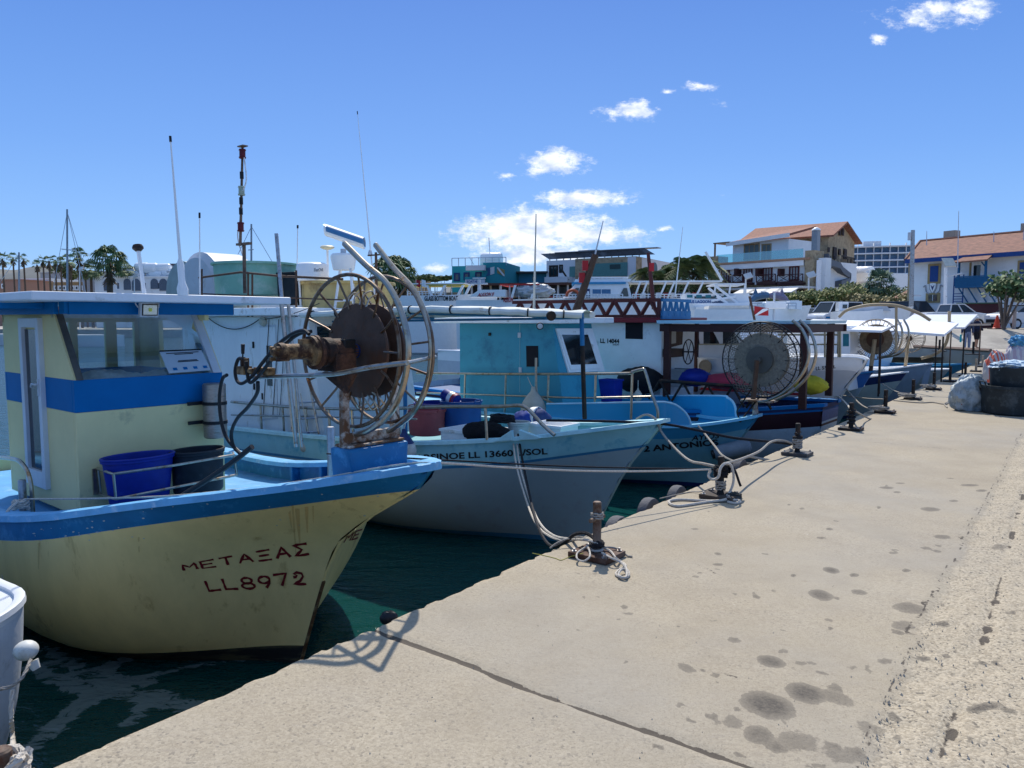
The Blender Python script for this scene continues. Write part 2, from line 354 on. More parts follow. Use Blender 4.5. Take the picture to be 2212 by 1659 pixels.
def conc_mat():
    m = bpy.data.materials.new('quay_concrete'); m.use_nodes = True; N, Lk = m.node_tree.nodes, m.node_tree.links; b = N['Principled BSDF']
    b.inputs['Roughness'].default_value = .85; b.inputs['Specular IOR Level'].default_value = .25
    tc = N.new('ShaderNodeTexCoord')
    def nz(s, d=6, r=.6, v=None):
        n = N.new('ShaderNodeTexNoise'); n.inputs['Scale'].default_value = s; n.inputs['Detail'].default_value = d; n.inputs['Roughness'].default_value = r
        Lk.new(v or tc.outputs['Object'], n.inputs['Vector']); return n.outputs['Fac']
    def mr(a, x0, x1, y0=0, y1=1):
        n = N.new('ShaderNodeMapRange'); Lk.new(a, n.inputs[0]); n.inputs[1].default_value = x0; n.inputs[2].default_value = x1; n.inputs[3].default_value = y0; n.inputs[4].default_value = y1; return n.outputs[0]
    def mix(f, a, c, bt='MIX'):
        n = N.new('ShaderNodeMix'); n.data_type = 'RGBA'; n.blend_type = bt
        if isinstance(f, float): n.inputs[0].default_value = f
        else: Lk.new(f, n.inputs[0])
        for i, q in ((6, a), (7, c)):
            if isinstance(q, tuple): n.inputs[i].default_value = (*q, 1)
            else: Lk.new(q, n.inputs[i])
        return n.outputs[2]
    def mt(op, a, c):
        n = N.new('ShaderNodeMath'); n.operation = op
        for i, q in ((0, a), (1, c)):
            if isinstance(q, (int, float)): n.inputs[i].default_value = q
            else: Lk.new(q, n.inputs[i])
        return n.outputs[0]
    big = nz(.7, 5); med = nz(5, 8, .7); fine = nz(60, 4, .7); fine2 = nz(170, 3, .7)
    c = mix(mr(big, .35, .65), (.285, .237, .165), (.375, .318, .225))
    c = mix(mr(med, .3, .7, 0, .55), c, (.33, .28, .21))
    c = mix(mr(fine, .35, .75, 0, .3), c, (.56, .49, .38))
    c = mix(mr(fine2, .55, .66, 0, .6), c, (.17, .13, .09))
    c = mix(mr(nz(.45, 4), .42, .62, 0, .55), c, (.30, .275, .235))
    c = mix(mr(nz(2.3, 7, .7), .45, .68, 0, .3), c, (.22, .18, .13))
    c = mix(mr(nz(22, 8, .75), .56, .68, 0, .45), c, (.24, .19, .135))
    at_ = N.new('ShaderNodeAttribute'); at_.attribute_name = 'rough'; rough = at_.outputs['Fac']
    vo = N.new('ShaderNodeTexVoronoi'); vo.inputs['Scale'].default_value = 95; Lk.new(tc.outputs['Object'], vo.inputs['Vector'])
    vb = N.new('ShaderNodeSeparateColor'); Lk.new(vo.outputs['Color'], vb.inputs[0])
    agg = mix(mr(vb.outputs[0], .1, .9), (.30, .245, .17), (.56, .475, .345))
    agg = mix(mr(vb.outputs[1], .93, .96), agg, (.08, .07, .06))
    c = mix(mt('MULTIPLY', rough, .6), c, agg)
    mp = N.new('ShaderNodeMapping'); mp.inputs['Scale'].default_value = (1.2, 5, 1); mp.inputs['Rotation'].default_value = (0, 0, R(5)); Lk.new(tc.outputs['Object'], mp.inputs[0])
    sk = nz(4, 8, .75, mp.outputs[0]); c = mix(mr(sk, .56, .7, 0, .35), c, (.29, .25, .21))
    lp = nz(9, 10, .8); c = mix(mr(lp, .63, .7, 0, .5), c, (.6, .55, .47))
    a2 = N.new('ShaderNodeAttribute'); a2.attribute_name = 'stain'
    sn = mt('ADD', a2.outputs['Fac'], mt('MULTIPLY', mt('SUBTRACT', nz(14, 6, .7), .5), .6))
    sf = mr(sn, .28, .33); c = mix(mt('MULTIPLY', mt('MULTIPLY', sf, mr(a2.outputs['Fac'], .15, .9, .35, 1)), mr(fine, .25, .6, .6, 1.0)), c, (.085, .073, .06))
    a3 = N.new('ShaderNodeAttribute'); a3.attribute_name = 'crack'; cn_ = mt('ADD', a3.outputs['Fac'], mt('MULTIPLY', mt('SUBTRACT', nz(30, 8, .75), .5), .55)); c = mix(mt('MULTIPLY', mr(cn_, .74, .80), .9), c, (.06, .048, .038))
    Lk.new(c, b.inputs['Base Color'])
    h = mt('ADD', mt('MULTIPLY', fine, .5), mt('MULTIPLY', med, .5)); h = mt('ADD', h, mt('MULTIPLY', mt('MULTIPLY', vo.outputs['Distance'], -.7), rough))
    h = mt('SUBTRACT', h, mt('MULTIPLY', mr(fine2, .6, .7), .5))
    bp = N.new('ShaderNodeBump'); bp.inputs['Strength'].default_value = .5; bp.inputs['Distance'].default_value = .006; Lk.new(h, bp.inputs['Height']); Lk.new(bp.outputs[0], b.inputs['Normal'])
    return m
CONC = conc_mat()
def on_t(px, py, t):
    r = ray(px, HOR); o = Q(t, 0); den = NDIR.x * r.y - NDIR.y * r.x; d = (-o.x * r.y + o.y * r.x) / den; p = o + NDIR * d; return at(px, py, p.y)
def ellpx(cx, cy, rx, ry, ang=12):
    """an oval on the picture as an oval on the ground"""
    c = toQ(G(cx, cy)); a = toQ(G(cx + rx * math.cos(R(ang)), cy + rx * math.sin(R(ang)))); b = toQ(G(cx - ry * math.sin(R(ang)), cy + ry * math.cos(R(ang))))
    return np.array(c), np.array([[a[0] - c[0], b[0] - c[0]], [a[1] - c[1], b[1] - c[1]]])
def make_quay():
    step = .025; T0, T1, D0, D1 = -3.0, 17.0, -7.0, 0.0
    nt_, nd = int((T1 - T0) / step) + 1, int((D1 - D0) / step) + 1
    t = np.linspace(T0, T1, nt_); d = np.linspace(D0, D1, nd); TT, DD = np.meshgrid(t, d, indexing='ij')
    rs = np.random.RandomState(3)
    def vnoise(cell, seed):
        r = np.random.RandomState(seed); a = r.rand(int((T1 - T0) / cell) + 3, int((D1 - D0) / cell) + 3)
        u = (TT - T0) / cell; v = (DD - D0) / cell; i = u.astype(int); j = v.astype(int); fu = u - i; fv = v - j; fu = fu * fu * (3 - 2 * fu); fv = fv * fv * (3 - 2 * fv)
        return (a[i, j] * (1 - fu) + a[i + 1, j] * fu) * (1 - fv) + (a[i, j + 1] * (1 - fu) + a[i + 1, j + 1] * fu) * fv - .5
    def segdist(pts):
        P = [np.array(toQ(G(*p))) for p in pts]; best = np.full(TT.shape, 9.0)
        for a, b in zip(P, P[1:]):
            ab = b - a; k = np.clip(((TT - a[0]) * ab[0] + (DD - a[1]) * ab[1]) / (ab @ ab), 0, 1)
            best = np.minimum(best, np.hypot(TT - a[0] - k * ab[0], DD - a[1] - k * ab[1]))
        return best
    n1, n2, n3 = vnoise(.35, 1), vnoise(.09, 2), vnoise(.05, 5)
    z = vnoise(1.5, 4) * .012 + n1 * .004
    seam = [(1845, 1690), (1853, 1659), (1905, 1530), (1945, 1440), (1970, 1365), (2013, 1311), (2045, 1240), (2080, 1170), (2114, 1108), (2150, 1040), (2179, 987), (2215, 925), (2250, 868)]
    S = np.array([toQ(G(*p)) for p in seam]); order = np.argsort(S[:, 0]); ds = np.interp(TT[:, 0], S[order, 0], S[order, 1])[:, None]
    ds = ds + n1 * .05 + n2 * .05 + n3 * .03
    rough = np.clip((ds - DD) / .05, 0, 1); z -= rough * (.007 + n2 * .008 + n3 * .01)
    tri = lambda dist, w_, k: np.clip(1 - dist / w_, 0, 1) * k
    crack = tri(np.abs(DD - ds), .055, .87) 
    c2 = segdist([(2030, 1660), (2037, 1634), (2073, 1513), (2110, 1428), (2134, 1351), (2166, 1230), (2203, 1088), (2230, 990)]) + n2 * .05
    k2 = np.exp(-(c2 / .018) ** 2) * np.clip(.6 + n1 * 2.5, 0, 1); crack = np.maximum(crack, tri(c2, .055, .90) * np.clip(.9 + n1 * .6, 0, 1.0)); z -= k2 * .015
    c1 = segdist([(790, 1352), (850, 1376), (1000, 1428), (1120, 1478), (1330, 1552), (1480, 1604), (1660, 1668)]) + n2 * .016 + n3 * .012
    k1 = np.clip(1 - (c1 - .008) / .02, 0, 1); crack = np.maximum(crack, np.clip(1.5 - c1 / .022, 0, 1.1)); z -= k1 * .01
    c3 = segdist([(1745, 944), (1960, 962), (2212, 985)]) + n3 * .01; k3 = np.exp(-(c3 / .02) ** 2); crack = np.maximum(crack, tri(c3, .08, .82))
    for fine_ in ([(1500, 1215), (1570, 1250), (1640, 1275), (1720, 1300)], [(1290, 1340), (1400, 1390), (1500, 1430), (1590, 1460)], [(1950, 1520), (2020, 1560), (2075, 1530)], [(1930, 1430), (2010, 1460), (2110, 1480)]):
        cf = segdist(fine_) + n2 * .06; crack = np.maximum(crack, tri(cf, .07, .80) * np.clip(.9 + n1 * .6, 0, 1))
    chip = np.clip(1 - (-DD) / (.03 + .06 * np.clip(n1 + n2, 0, 1)), 0, 1); rough = np.maximum(rough, chip * .8 + np.clip(1 + DD / .45, 0, 1) * .35)
    z -= chip ** 2 * (.008 + np.clip(n3 + n2 * .6, 0, 1) * .03)
    rough = np.maximum(rough, np.clip((n1 + .1) * .9, 0, .3)); near = np.clip((1.2 - TT) / 1.5, 0, 1); rough = np.maximum(rough, near * (.42 + n1 * .4))
    stain = np.zeros(TT.shape)
    spots = [(1658, 1521, 54, 24, 15, 1.2), (1741, 1495, 42, 19, 15, 1.1), (1665, 1427, 30, 12, 12, 1.0), (1805, 1505, 50, 16, 18, .6), (1640, 1587, 34, 20, 12, .85), (1583, 1557, 26, 18, 10, .55), (1678, 1613, 21, 12, 8, .9),
             (1535, 1546, 11, 6, 0, .95), (1492, 1555, 10, 5, 0, .95), (1773, 1285, 26, 10, 14, .95), (1795, 1232, 17, 6, 10, 1.0), (1856, 1280, 19, 6, 8, .75), (1845, 1243, 10, 4, 0, .9), (1714, 1243, 7, 3, 0, .9), (1965, 1315, 40, 12, 8, .7),
             (1950, 1352, 28, 12, 6, .6), (1912, 1426, 18, 6, 0, .75), (1586, 1380, 16, 7, 4, .65), (1546, 1457, 12, 7, 0, .6), (1480, 1440, 24, 10, 18, .6), (1795, 1357, 8, 3, 0, .8), (1957, 1234, 10, 4, 0, .85), (2000, 1185, 14, 4, 4, .6), (2035, 1160, 20, 5, 4, .7),
             (2010, 1100, 22, 5, 2, .75), (2095, 1048, 22, 3, 0, .7), (2060, 1082, 12, 3, 0, .6), (1915, 1054, 16, 3, 2, .75), (1945, 1044, 14, 2, 0, .6), (1840, 1440, 15, 7, 0, .5), (1690, 1405, 15, 6, 0, .55), (1730, 1430, 18, 7, 4, .5), (1725, 1600, 60, 30, 10, .5),
             (1880, 1570, 45, 20, 10, .45), (1820, 1630, 60, 24, 5, .5), (1930, 1195, 14, 4, 0, .55), (1940, 1590, 13, 7, 0, .7), (2035, 1345, 16, 5, 8, 1), (1995, 1418, 16, 6, 5, 1.0), (2045, 1412, 12, 4, 8, .9), (2120, 1428, 14, 4, 170, 1.1), (2150, 1428, 11, 4, 170, 1.1), (2125, 1524, 34, 8, 172, 1.3),
             (2185, 1322, 12, 4, 170, 1.0), (1935, 1548, 13, 6, 0, .8), (2155, 1180, 22, 8, 0, .5), (1885, 1450, 10, 4, 0, .5), (2120, 1060, 12, 3, 0, .8), (1760, 1655, 40, 12, 0, .45), (1480, 1600, 9, 4, 0, .5), (1695, 1192, 12, 3, 0, .35), (1010, 1500, 30, 10, 0, .28), (1540, 1340, 16, 6, 0, .35)]
    rr_ = random.Random(5)
    for _ in range(150):
        cx = rr_.uniform(1150, 2200); cy = rr_.uniform(1010, 1650)
        if cy > 1000 + (2200 - cx) * .0 and cx > 1330 + (cy - 1050) * -.9: q_ = (cy - 700) / 900; spots.append((cx, cy, rr_.uniform(4, 17) * q_ * 1.4, rr_.uniform(1.5, 5.5) * q_ * 1.4, rr_.uniform(-4, 14), rr_.choice((.4, .45, .5, .6, .8))))
    for (cx, cy, rx, ry, ang, k) in spots:
        c, M = ellpx(cx, cy, rx, ry, ang); Mi = np.linalg.inv(M); u = Mi[0, 0] * (TT - c[0]) + Mi[0, 1] * (DD - c[1]); v = Mi[1, 0] * (TT - c[0]) + Mi[1, 1] * (DD - c[1])
        stain = np.maximum(stain, np.clip(1.5 - np.hypot(u, v), 0, 1) * k * .8)
    xyz = np.array(E0)[None, None, :2] + TT[..., None] * np.array(EDIR)[None, None, :2] + DD[..., None] * np.array(NDIR)[None, None, :2]
    wob = np.clip(1 + DD / .1, 0, 1) * np.where(DD > -.1, 1, 0); off = -(np.clip(n3 + n2 * .5, 0, 1)) * .03 * wob
    xyz = xyz + off[..., None] * np.array(NDIR)[None, None, :2]
    V = np.dstack([xyz, z]).reshape(-1, 3)
    idx = np.arange(nt_ * nd).reshape(nt_, nd); F = np.stack([idx[:-1, :-1], idx[1:, :-1], idx[1:, 1:], idx[:-1, 1:]], -1).reshape(-1, 4)
    nv = len(V); last = V[idx[:, -1]]; low = last.copy(); low[:, 2] = -.12; low2 = low.copy(); low2[:, 2] = -1.8
    V = np.vstack([V, low, low2]); a = idx[:, -1]; b = nv + np.arange(nt_); c = b + nt_
    F = np.vstack([F, np.stack([a[:-1], a[1:], b[1:], b[:-1]], -1), np.stack([b[:-1], b[1:], c[1:], c[:-1]], -1)])
    me = bpy.data.meshes.new('quay'); me.vertices.add(len(V)); me.vertices.foreach_set('co', V.ravel()); me.loops.add(F.size); me.loops.foreach_set('vertex_index', F.ravel().astype(np.int32))
    me.polygons.add(len(F)); me.polygons.foreach_set('loop_start', np.arange(0, F.size, 4, dtype=np.int32)); me.polygons.foreach_set('loop_total', np.full(len(F), 4, dtype=np.int32)); me.update(calc_edges=True)
    for nm, arr in (('rough', rough), ('stain', stain), ('crack', crack)):
        full = np.zeros(len(V)); full[:nv] = arr.ravel()
        if nm == 'rough': full[nv:] = .6
        at_ = me.attributes.new(nm, 'FLOAT', 'POINT'); at_.data.foreach_set('value', full)
    me.shade_smooth(); me.materials.append(CONC); o = bpy.data.objects.new('quay', me); COL.objects.link(o); struct(o)
make_quay()
def gravel():
    rg = random.Random(11); mb = MB(); seam = [(1853, 1659), (1945, 1440), (2013, 1311), (2114, 1108), (2179, 987)]
    for _ in range(420):
        if rg.random() < .5:
            k = rg.random() * 3.99; i = int(k); p = G(lerp_(seam[i][0], seam[i + 1][0], k - i) + rg.gauss(8, 14), lerp_(seam[i][1], seam[i + 1][1], k - i))
        elif rg.random() < .6: y = rg.uniform(1050, 1655); p = G(rg.uniform(1900 + (1659 - y) * .45, 2230), y)
        else: p = G(rg.uniform(300, 2100), rg.uniform(1180, 1655))
        t, d = toQ(p)
        if d > -.03: continue
        r = rg.uniform(.002, .0065); mb.add([p + Vector((r * rg.uniform(.6, 1.3) * x, r * rg.uniform(.6, 1.3) * y, -.008 + (z > 0) * (.008 + r * .45))) for x, y, z in ((1, 0, 0), (0, 1, 0), (-1, 0, 0), (0, -1, 0), (0, 0, 1))], [(0, 1, 4), (1, 2, 4), (2, 3, 4), (3, 0, 4)])
    o = mb.build('gravel', mat('loose_gravel', (.42, .36, .28), .9, vary=.6, scale=9), smooth=False, fix=False); struct(o, 'stuff'); o['label'] = 'loose grit scattered over the quay and along its broken joint'; o['category'] = 'gravel'
gravel()
def flat(name, pts, m, z=None, depth=0):
    mb = MB(); P = [Vector((p[0], p[1], p[2] if z is None else z)) for p in pts]
    if depth: mb.prism(P, (0, 0, -depth))
    else: mb.add(P, [tuple(range(len(P)))])
    o = mb.build(name, m, smooth=False); return struct(o)
TEND = 43.0
flat('quay_far', [Q(17, 0), Q(17, -7), Q(TEND, -7), Q(TEND, 0)], CONC, depth=2, z=-.002)
flat('quay_behind', [Q(-3, 0), Q(-3, -7), Q(-14, -7), Q(-14, 0)], CONC, depth=2, z=-.002)
ASPH = mat('harbour_yard_concrete', (.42, .38, .32), .9, vary=.18, scale=.6, dirt=(.3, .27, .23), dirt_amt=.4, dscale=.35, bump=.3)
flat('harbour_yard', [Q(-14, -7), Q(-14, -90), Q(TEND, -90), Q(TEND, -7)], ASPH, z=-.012, depth=2)
SHORE = [Q(TEND, 0), Q(TEND, 0) + Vector((-2, 24, 0)), Vector((-30, 118, 0)), Vector((-200, 150, 0)), Vector((-900, 260, 0)), Vector((-900, 1800, 0)), Vector((1500, 1800, 0)), Vector((900, 10, 0)), Q(TEND, -90)]
flat('ground', SHORE, ASPH, z=-.02, depth=1.6)
rz_ = MB(); rz_.hexa([(20, 42.6, -.5), (140, 42.6, -.5), (140, 95, -.5), (20, 95, -.5)], [(20, 42.7, -.01), (140, 42.7, -.01), (140, 95, -.01), (20, 95, -.01)]).hexa([(20.01, 42.71, -.008), (139.9, 42.71, -.008), (139.9, 94.9, -.008), (20.01, 94.9, -.008)], [(20.5, 46, 1), (139.5, 46, 1), (139.5, 94, 1), (20.5, 94, 1)]); struct(rz_.build('raised_yard', ASPH, smooth=False))
def water_mat():
    m = bpy.data.materials.new('harbour_water'); m.use_nodes = True; N, Lk = m.node_tree.nodes, m.node_tree.links; b = N['Principled BSDF']
    b.inputs['Roughness'].default_value = .06; b.inputs['IOR'].default_value = 1.33
    tc = N.new('ShaderNodeTexCoord')
    mp = N.new('ShaderNodeMapping'); mp.inputs['Scale'].default_value = (1, 1.8, 1); mp.inputs['Rotation'].default_value = (0, 0, R(20)); Lk.new(tc.outputs['Object'], mp.inputs[0])
    n = N.new('ShaderNodeTexNoise'); n.inputs['Scale'].default_value = 2.2; n.inputs['Detail'].default_value = 4; n.inputs['Distortion'].default_value = .6; Lk.new(mp.outputs[0], n.inputs['Vector'])
    n2 = N.new('ShaderNodeTexNoise'); n2.inputs['Scale'].default_value = 11; n2.inputs['Detail'].default_value = 3; Lk.new(mp.outputs[0], n2.inputs['Vector'])
    ad = N.new('ShaderNodeMath'); ad.operation = 'MULTIPLY_ADD'; Lk.new(n2.outputs['Fac'], ad.inputs[0]); ad.inputs[1].default_value = .25; Lk.new(n.outputs['Fac'], ad.inputs[2])
    bp = N.new('ShaderNodeBump'); bp.inputs['Strength'].default_value = .35; bp.inputs['Distance'].default_value = .12; Lk.new(ad.outputs[0], bp.inputs['Height']); Lk.new(bp.outputs[0], b.inputs['Normal'])
    nc = N.new('ShaderNodeTexNoise'); nc.inputs['Scale'].default_value = .5; nc.inputs['Detail'].default_value = 3; Lk.new(tc.outputs['Object'], nc.inputs['Vector'])
    cr = N.new('ShaderNodeValToRGB'); Lk.new(nc.outputs['Fac'], cr.inputs[0]); cr.color_ramp.elements[0].color = (.004, .044, .041, 1); cr.color_ramp.elements[1].color = (.005, .05, .046, 1)
    a = N.new('ShaderNodeAttribute'); a.attribute_name = 'scum'
    nf = N.new('ShaderNodeTexNoise'); nf.inputs['Scale'].default_value = 6; nf.inputs['Detail'].default_value = 9; nf.inputs['Roughness'].default_value = .7; nf.inputs['Distortion'].default_value = .6; Lk.new(mp.outputs[0], nf.inputs['Vector'])
    ad2 = N.new('ShaderNodeMath'); ad2.operation = 'ADD'; Lk.new(a.outputs['Fac'], ad2.inputs[0]); Lk.new(nf.outputs['Fac'], ad2.inputs[1])
    mr = N.new('ShaderNodeMapRange'); Lk.new(ad2.outputs[0], mr.inputs[0]); mr.inputs[1].default_value = .98; mr.inputs[2].default_value = 1.04; mr.inputs[4].default_value = .42
    mx = N.new('ShaderNodeMix'); mx.data_type = 'RGBA'; Lk.new(mr.outputs[0], mx.inputs[0]); Lk.new(cr.outputs[0], mx.inputs[6]); mx.inputs[7].default_value = (.30, .36, .36, 1)
    Lk.new(mx.outputs[2], b.inputs['Base Color']); return m
def make_water():
    xs = np.arange(-8, 8.01, .1); ys = np.arange(-4, 14.01, .1); X, Y = np.meshgrid(xs, ys, indexing='ij'); sc_ = np.zeros(X.shape)
    for pts, wd in (([(30, 1640), (130, 1560), (200, 1500), (240, 1440), (320, 1390)], .11), ([(70, 1440), (160, 1480), (260, 1500), (350, 1510), (430, 1530)], .13), ([(100, 1400), (190, 1450), (330, 1480)], .08), ([(230, 1480), (360, 1450), (460, 1430), (530, 1425)], .06), ([(280, 1560), (330, 1500), (420, 1530)], .09)):
        P = [G(*p, z=WZ) for p in pts]
        for a, b in zip(P, P[1:]):
            ab = (b - a); k = np.clip(((X - a.x) * ab.x + (Y - a.y) * ab.y) / (ab.length ** 2), 0, 1)
            sc_ = np.maximum(sc_, np.clip(1.25 - np.hypot(X - a.x - k * ab.x, Y - a.y - k * ab.y) / (wd * 1.6), 0, 1) * .62)
    V = [(x, y, WZ) for x in xs for y in ys]; nx, ny = len(xs), len(ys)
    F = [(i * ny + j, (i + 1) * ny + j, (i + 1) * ny + j + 1, i * ny + j + 1) for i in range(nx - 1) for j in range(ny - 1)]
    o = len(V); B = 1500.0; x0, x1, y0, y1 = xs[0], xs[-1], ys[0], ys[-1]
    V += [(-B, -B, WZ), (B, -B, WZ), (B, B, WZ), (-B, B, WZ), (x0, -B, WZ), (x1, -B, WZ), (x0, B, WZ), (x1, B, WZ)]
    c00, c10, c11, c01 = 0, (nx - 1) * ny, nx * ny - 1, ny - 1
    F += [(o, o + 4, c00, c01, o + 6, o + 3), (o + 5, o + 1, o + 2, o + 7, c11, c10), (o + 4, o + 5, c10, c00), (c01, c11, o + 7, o + 6)]
    me = bpy.data.meshes.new('water'); me.from_pydata(V, [], F); at_ = me.attributes.new('scum', 'FLOAT', 'POINT'); full = np.zeros(len(V)); full[:o] = sc_.ravel(); at_.data.foreach_set('value', full)
    me.materials.append(water_mat()); ob = bpy.data.objects.new('water', me); COL.objects.link(ob); struct(ob)
make_water()
def lerp(a, b, t): return a + (b - a) * t
def interp(tab, x):
    if x <= tab[0][0]: return tab[0][1]
    for (a, b), (c, d) in zip(tab, tab[1:]):
        if x <= c: return b + (d - b) * (x - a) / (c - a)
    return tab[-1][1]
def smooth(t): t = max(0, min(1, t)); return t * t * (3 - 2 * t)
class Hull:
    boot = 0
    """x=0 at the bow tip, aft is -x. stem: (z, x) list; sheer: pixel list of the near gunwale top, or (u,z) table"""
    def __init__(s, fr, L, B, stem, sheer_px=None, sheer=None, um=.45, p=2.2, tip=.05, stern=.8, a0=.85, a1=3.2, keel=-.35, ablend=.5):
        s.fr, s.L, s.B, s.stem, s.um, s.p, s.tip, s.stern, s.a0, s.a1, s.keel, s.ab = fr, L, B, sorted(stem), um, p, tip, stern, a0, a1, keel, ablend
        s.us = [(i / 30) ** 1.6 for i in range(31)]
        if sheer_px:
            tab = []; px_ = sorted(sheer_px)
            for u in s.us:
                x, b = -u * L, s.beam(u); z = 1.5
                for _ in range(4):
                    q = proj(fr.w((x, -b, z))); py = interp(px_, q[0]); z = fr(q[0], py, y=-b).z
                if q[0] < px_[0][0]: z = tab[-1][1]
                tab.append((u, z))
            zs = [t[1] for t in tab]
            for _ in range(2): zs = [zs[0]] + [(zs[i - 1] + 2 * zs[i] + zs[i + 1]) / 4 for i in range(1, len(zs) - 1)] + [zs[-1]]
            s.sheer = list(zip(s.us, zs))
        else: s.sheer = sheer
    def beam(s, u):
        k = 1 - (1 - min(u / s.um, 1)) ** s.p; b = s.B / 2 * k
        if u > .7: b *= lerp(1, s.stern, ((u - .7) / .3) ** 1.5)
        return max(b, 0) + s.tip * (1 - min(u / s.um, 1))
    def z(s, u): return interp(s.sheer, u)
    def pt(s, u, z, side=-1, inset=0):
        zs = s.z(u); r = max(0, min(1, (zs - z) / (zs - s.keel))); a = lerp(s.a0, s.a1, smooth(u / s.ab)); y = s.beam(u) * (1 - r ** a)
        sx = interp(s.stem, z) - interp(s.stem, s.z(0)); x = -u * s.L + sx * (1 - u) ** 4
        if u == 0: y = max(y, .012)
        return Vector((x, side * max(0.0, y - inset), z))
    def shell(s, bands, mats, name, parent, nlow=12):
        """bands: list of (depth below the sheer, material index) from the top; the rest goes to the keel; index of water line band last"""
        mb = MB()
        for side in (-1, 1):
            rows = []
            for u in s.us:
                zs = s.z(u); col = []; d0 = 0
                for (d1, mi) in bands:
                    for k in range(2): col.append(zs - lerp(d0, d1, k / 2))
                    d0 = d1
                z1 = .07 + s.boot * max(0, 1 - u * 2.2)
                for k in range(nlow): col.append(lerp(zs - d0, z1, k / nlow))
                for k in range(4): col.append(lerp(z1, s.keel, k / 3))
                rows.append([s.pt(u, z, side) for z in col])
            n = len(rows[0]); mis = []
            for (d1, mi) in bands: mis += [mi, mi]
            mis += [len(bands)] * nlow + [len(bands) + 1] * 4
            for j in range(n - 1):
                vs = [r[j] for r in rows] + [r[j + 1] for r in rows]; k = len(rows)
                mb.add(vs, [(i, i + 1, k + i + 1, k + i) for i in range(k - 1)], mis[j])
        zs = s.z(0); zz = [zs]; d0 = 0
        for (d1, mi) in bands: zz.append(zs - d1)
        zz += [lerp(zz[-1], .07, k / 6) for k in range(1, 7)] + [s.keel]
        for k in range(len(zz) - 1): mb.add([s.pt(0, zz[k], -1), s.pt(0, zz[k], 1), s.pt(0, zz[k + 1], 1), s.pt(0, zz[k + 1], -1)], [(0, 1, 2, 3)], min(k, len(bands)))
        zs = s.z(1); zz = [lerp(zs, s.keel, k / 8) for k in range(9)]
        L_ = [s.pt(1, z, -1) for z in zz]; R_ = [s.pt(1, z, 1) for z in zz]
        for k in range(8): mb.add([L_[k], R_[k], R_[k + 1], L_[k + 1]], [(0, 1, 2, 3)], min(len(bands), 99))
        o = mb.build(name, mats, parent, fix=False)
        bm = bmesh.new(); bm.from_mesh(o.data); bmesh.ops.remove_doubles(bm, verts=bm.verts, dist=.0004); bmesh.ops.recalc_face_normals(bm, faces=bm.faces); bm.to_mesh(o.data); bm.free()
        o.data.shade_smooth(); o.data.set_sharp_from_angle(angle=R(40)); return o
    def cap(s, wd, th, m, parent, name='gunwale', out=.03, u0=0, wob=0, uend=1.0):
        """gunwale rail following the sheer on both sides, meeting at the bow"""
        mb = MB(); us = [u for u in s.us if u <= uend]
        for side in (-1, 1):
            ring = []
            for i, u in enumerate(us):
                z = s.z(u); p = s.pt(u, z, side); y = abs(p.y); x = p.x + out * (1 - u) ** 12
                yo, yi = y + out, max(y - wd, 0.0)
                wv = random.uniform(-wob, wob)
                ring.append([Vector((x, side * yo, z - th * .5)), Vector((x, side * (yo - .006), z + th * .38 + wv)), Vector((x, side * lerp(yo, yi, .3), z + th * .5 + wv)), Vector((x, side * lerp(yo, yi, .8), z + th * .5 + wv)), Vector((x, side * yi, z + th * .35)), Vector((x, side * yi, z - th * .5))])
            vs = [p for r in ring for p in r]; k = 6
            fs = [(i * k + j, (i + 1) * k + j, (i + 1) * k + (j + 1) % k, i * k + (j + 1) % k) for i in range(len(ring) - 1) for j in range(k)]
            fs += [tuple(range(k)), tuple((len(ring) - 1) * k + j for j in range(k))]
            mb.add(vs, fs)
        return mb.build(name, m, parent)
    def deck(s, dz, inset, m, mb_, parent, ustart=.0, zfn=None):
        """deck sheet dz below the sheer and the inner bulwark above it"""
        d = MB(); rows = []
        for u in s.us:
            if u < ustart: continue
            z = zfn(u) if zfn else s.z(u) - dz
            a, b = s.pt(u, z, -1, inset), s.pt(u, z, 1, inset); rows.append([a, a.lerp(b, .33), a.lerp(b, .67), b])
        d.add([p for r in rows for p in r], [(i * 4 + j, (i + 1) * 4 + j, (i + 1) * 4 + j + 1, i * 4 + j + 1) for i in range(len(rows) - 1) for j in range(3)])
        o = d.build('deck', m, parent)
        w_ = MB()
        for side in (-1, 1):
            rr = []
            for u in s.us:
                if u < ustart: continue
                z = zfn(u) if zfn else s.z(u) - dz
                rr.append([s.pt(u, s.z(u), side, inset), s.pt(u, z - .01, side, inset)])
            w_.add([p for r in rr for p in r], [(i * 2, i * 2 + 1, i * 2 + 3, i * 2 + 2) for i in range(len(rr) - 1)])
        w_.build('bulwark', mb_, parent); return o
def rail_mesh(pts, posts, r=.018, foot=None):
    mb = MB(); mb.tube(catmull(pts, 6), r)
    for p, q in posts: mb.cyl(p, q, r * .85, n=8)
    return mb
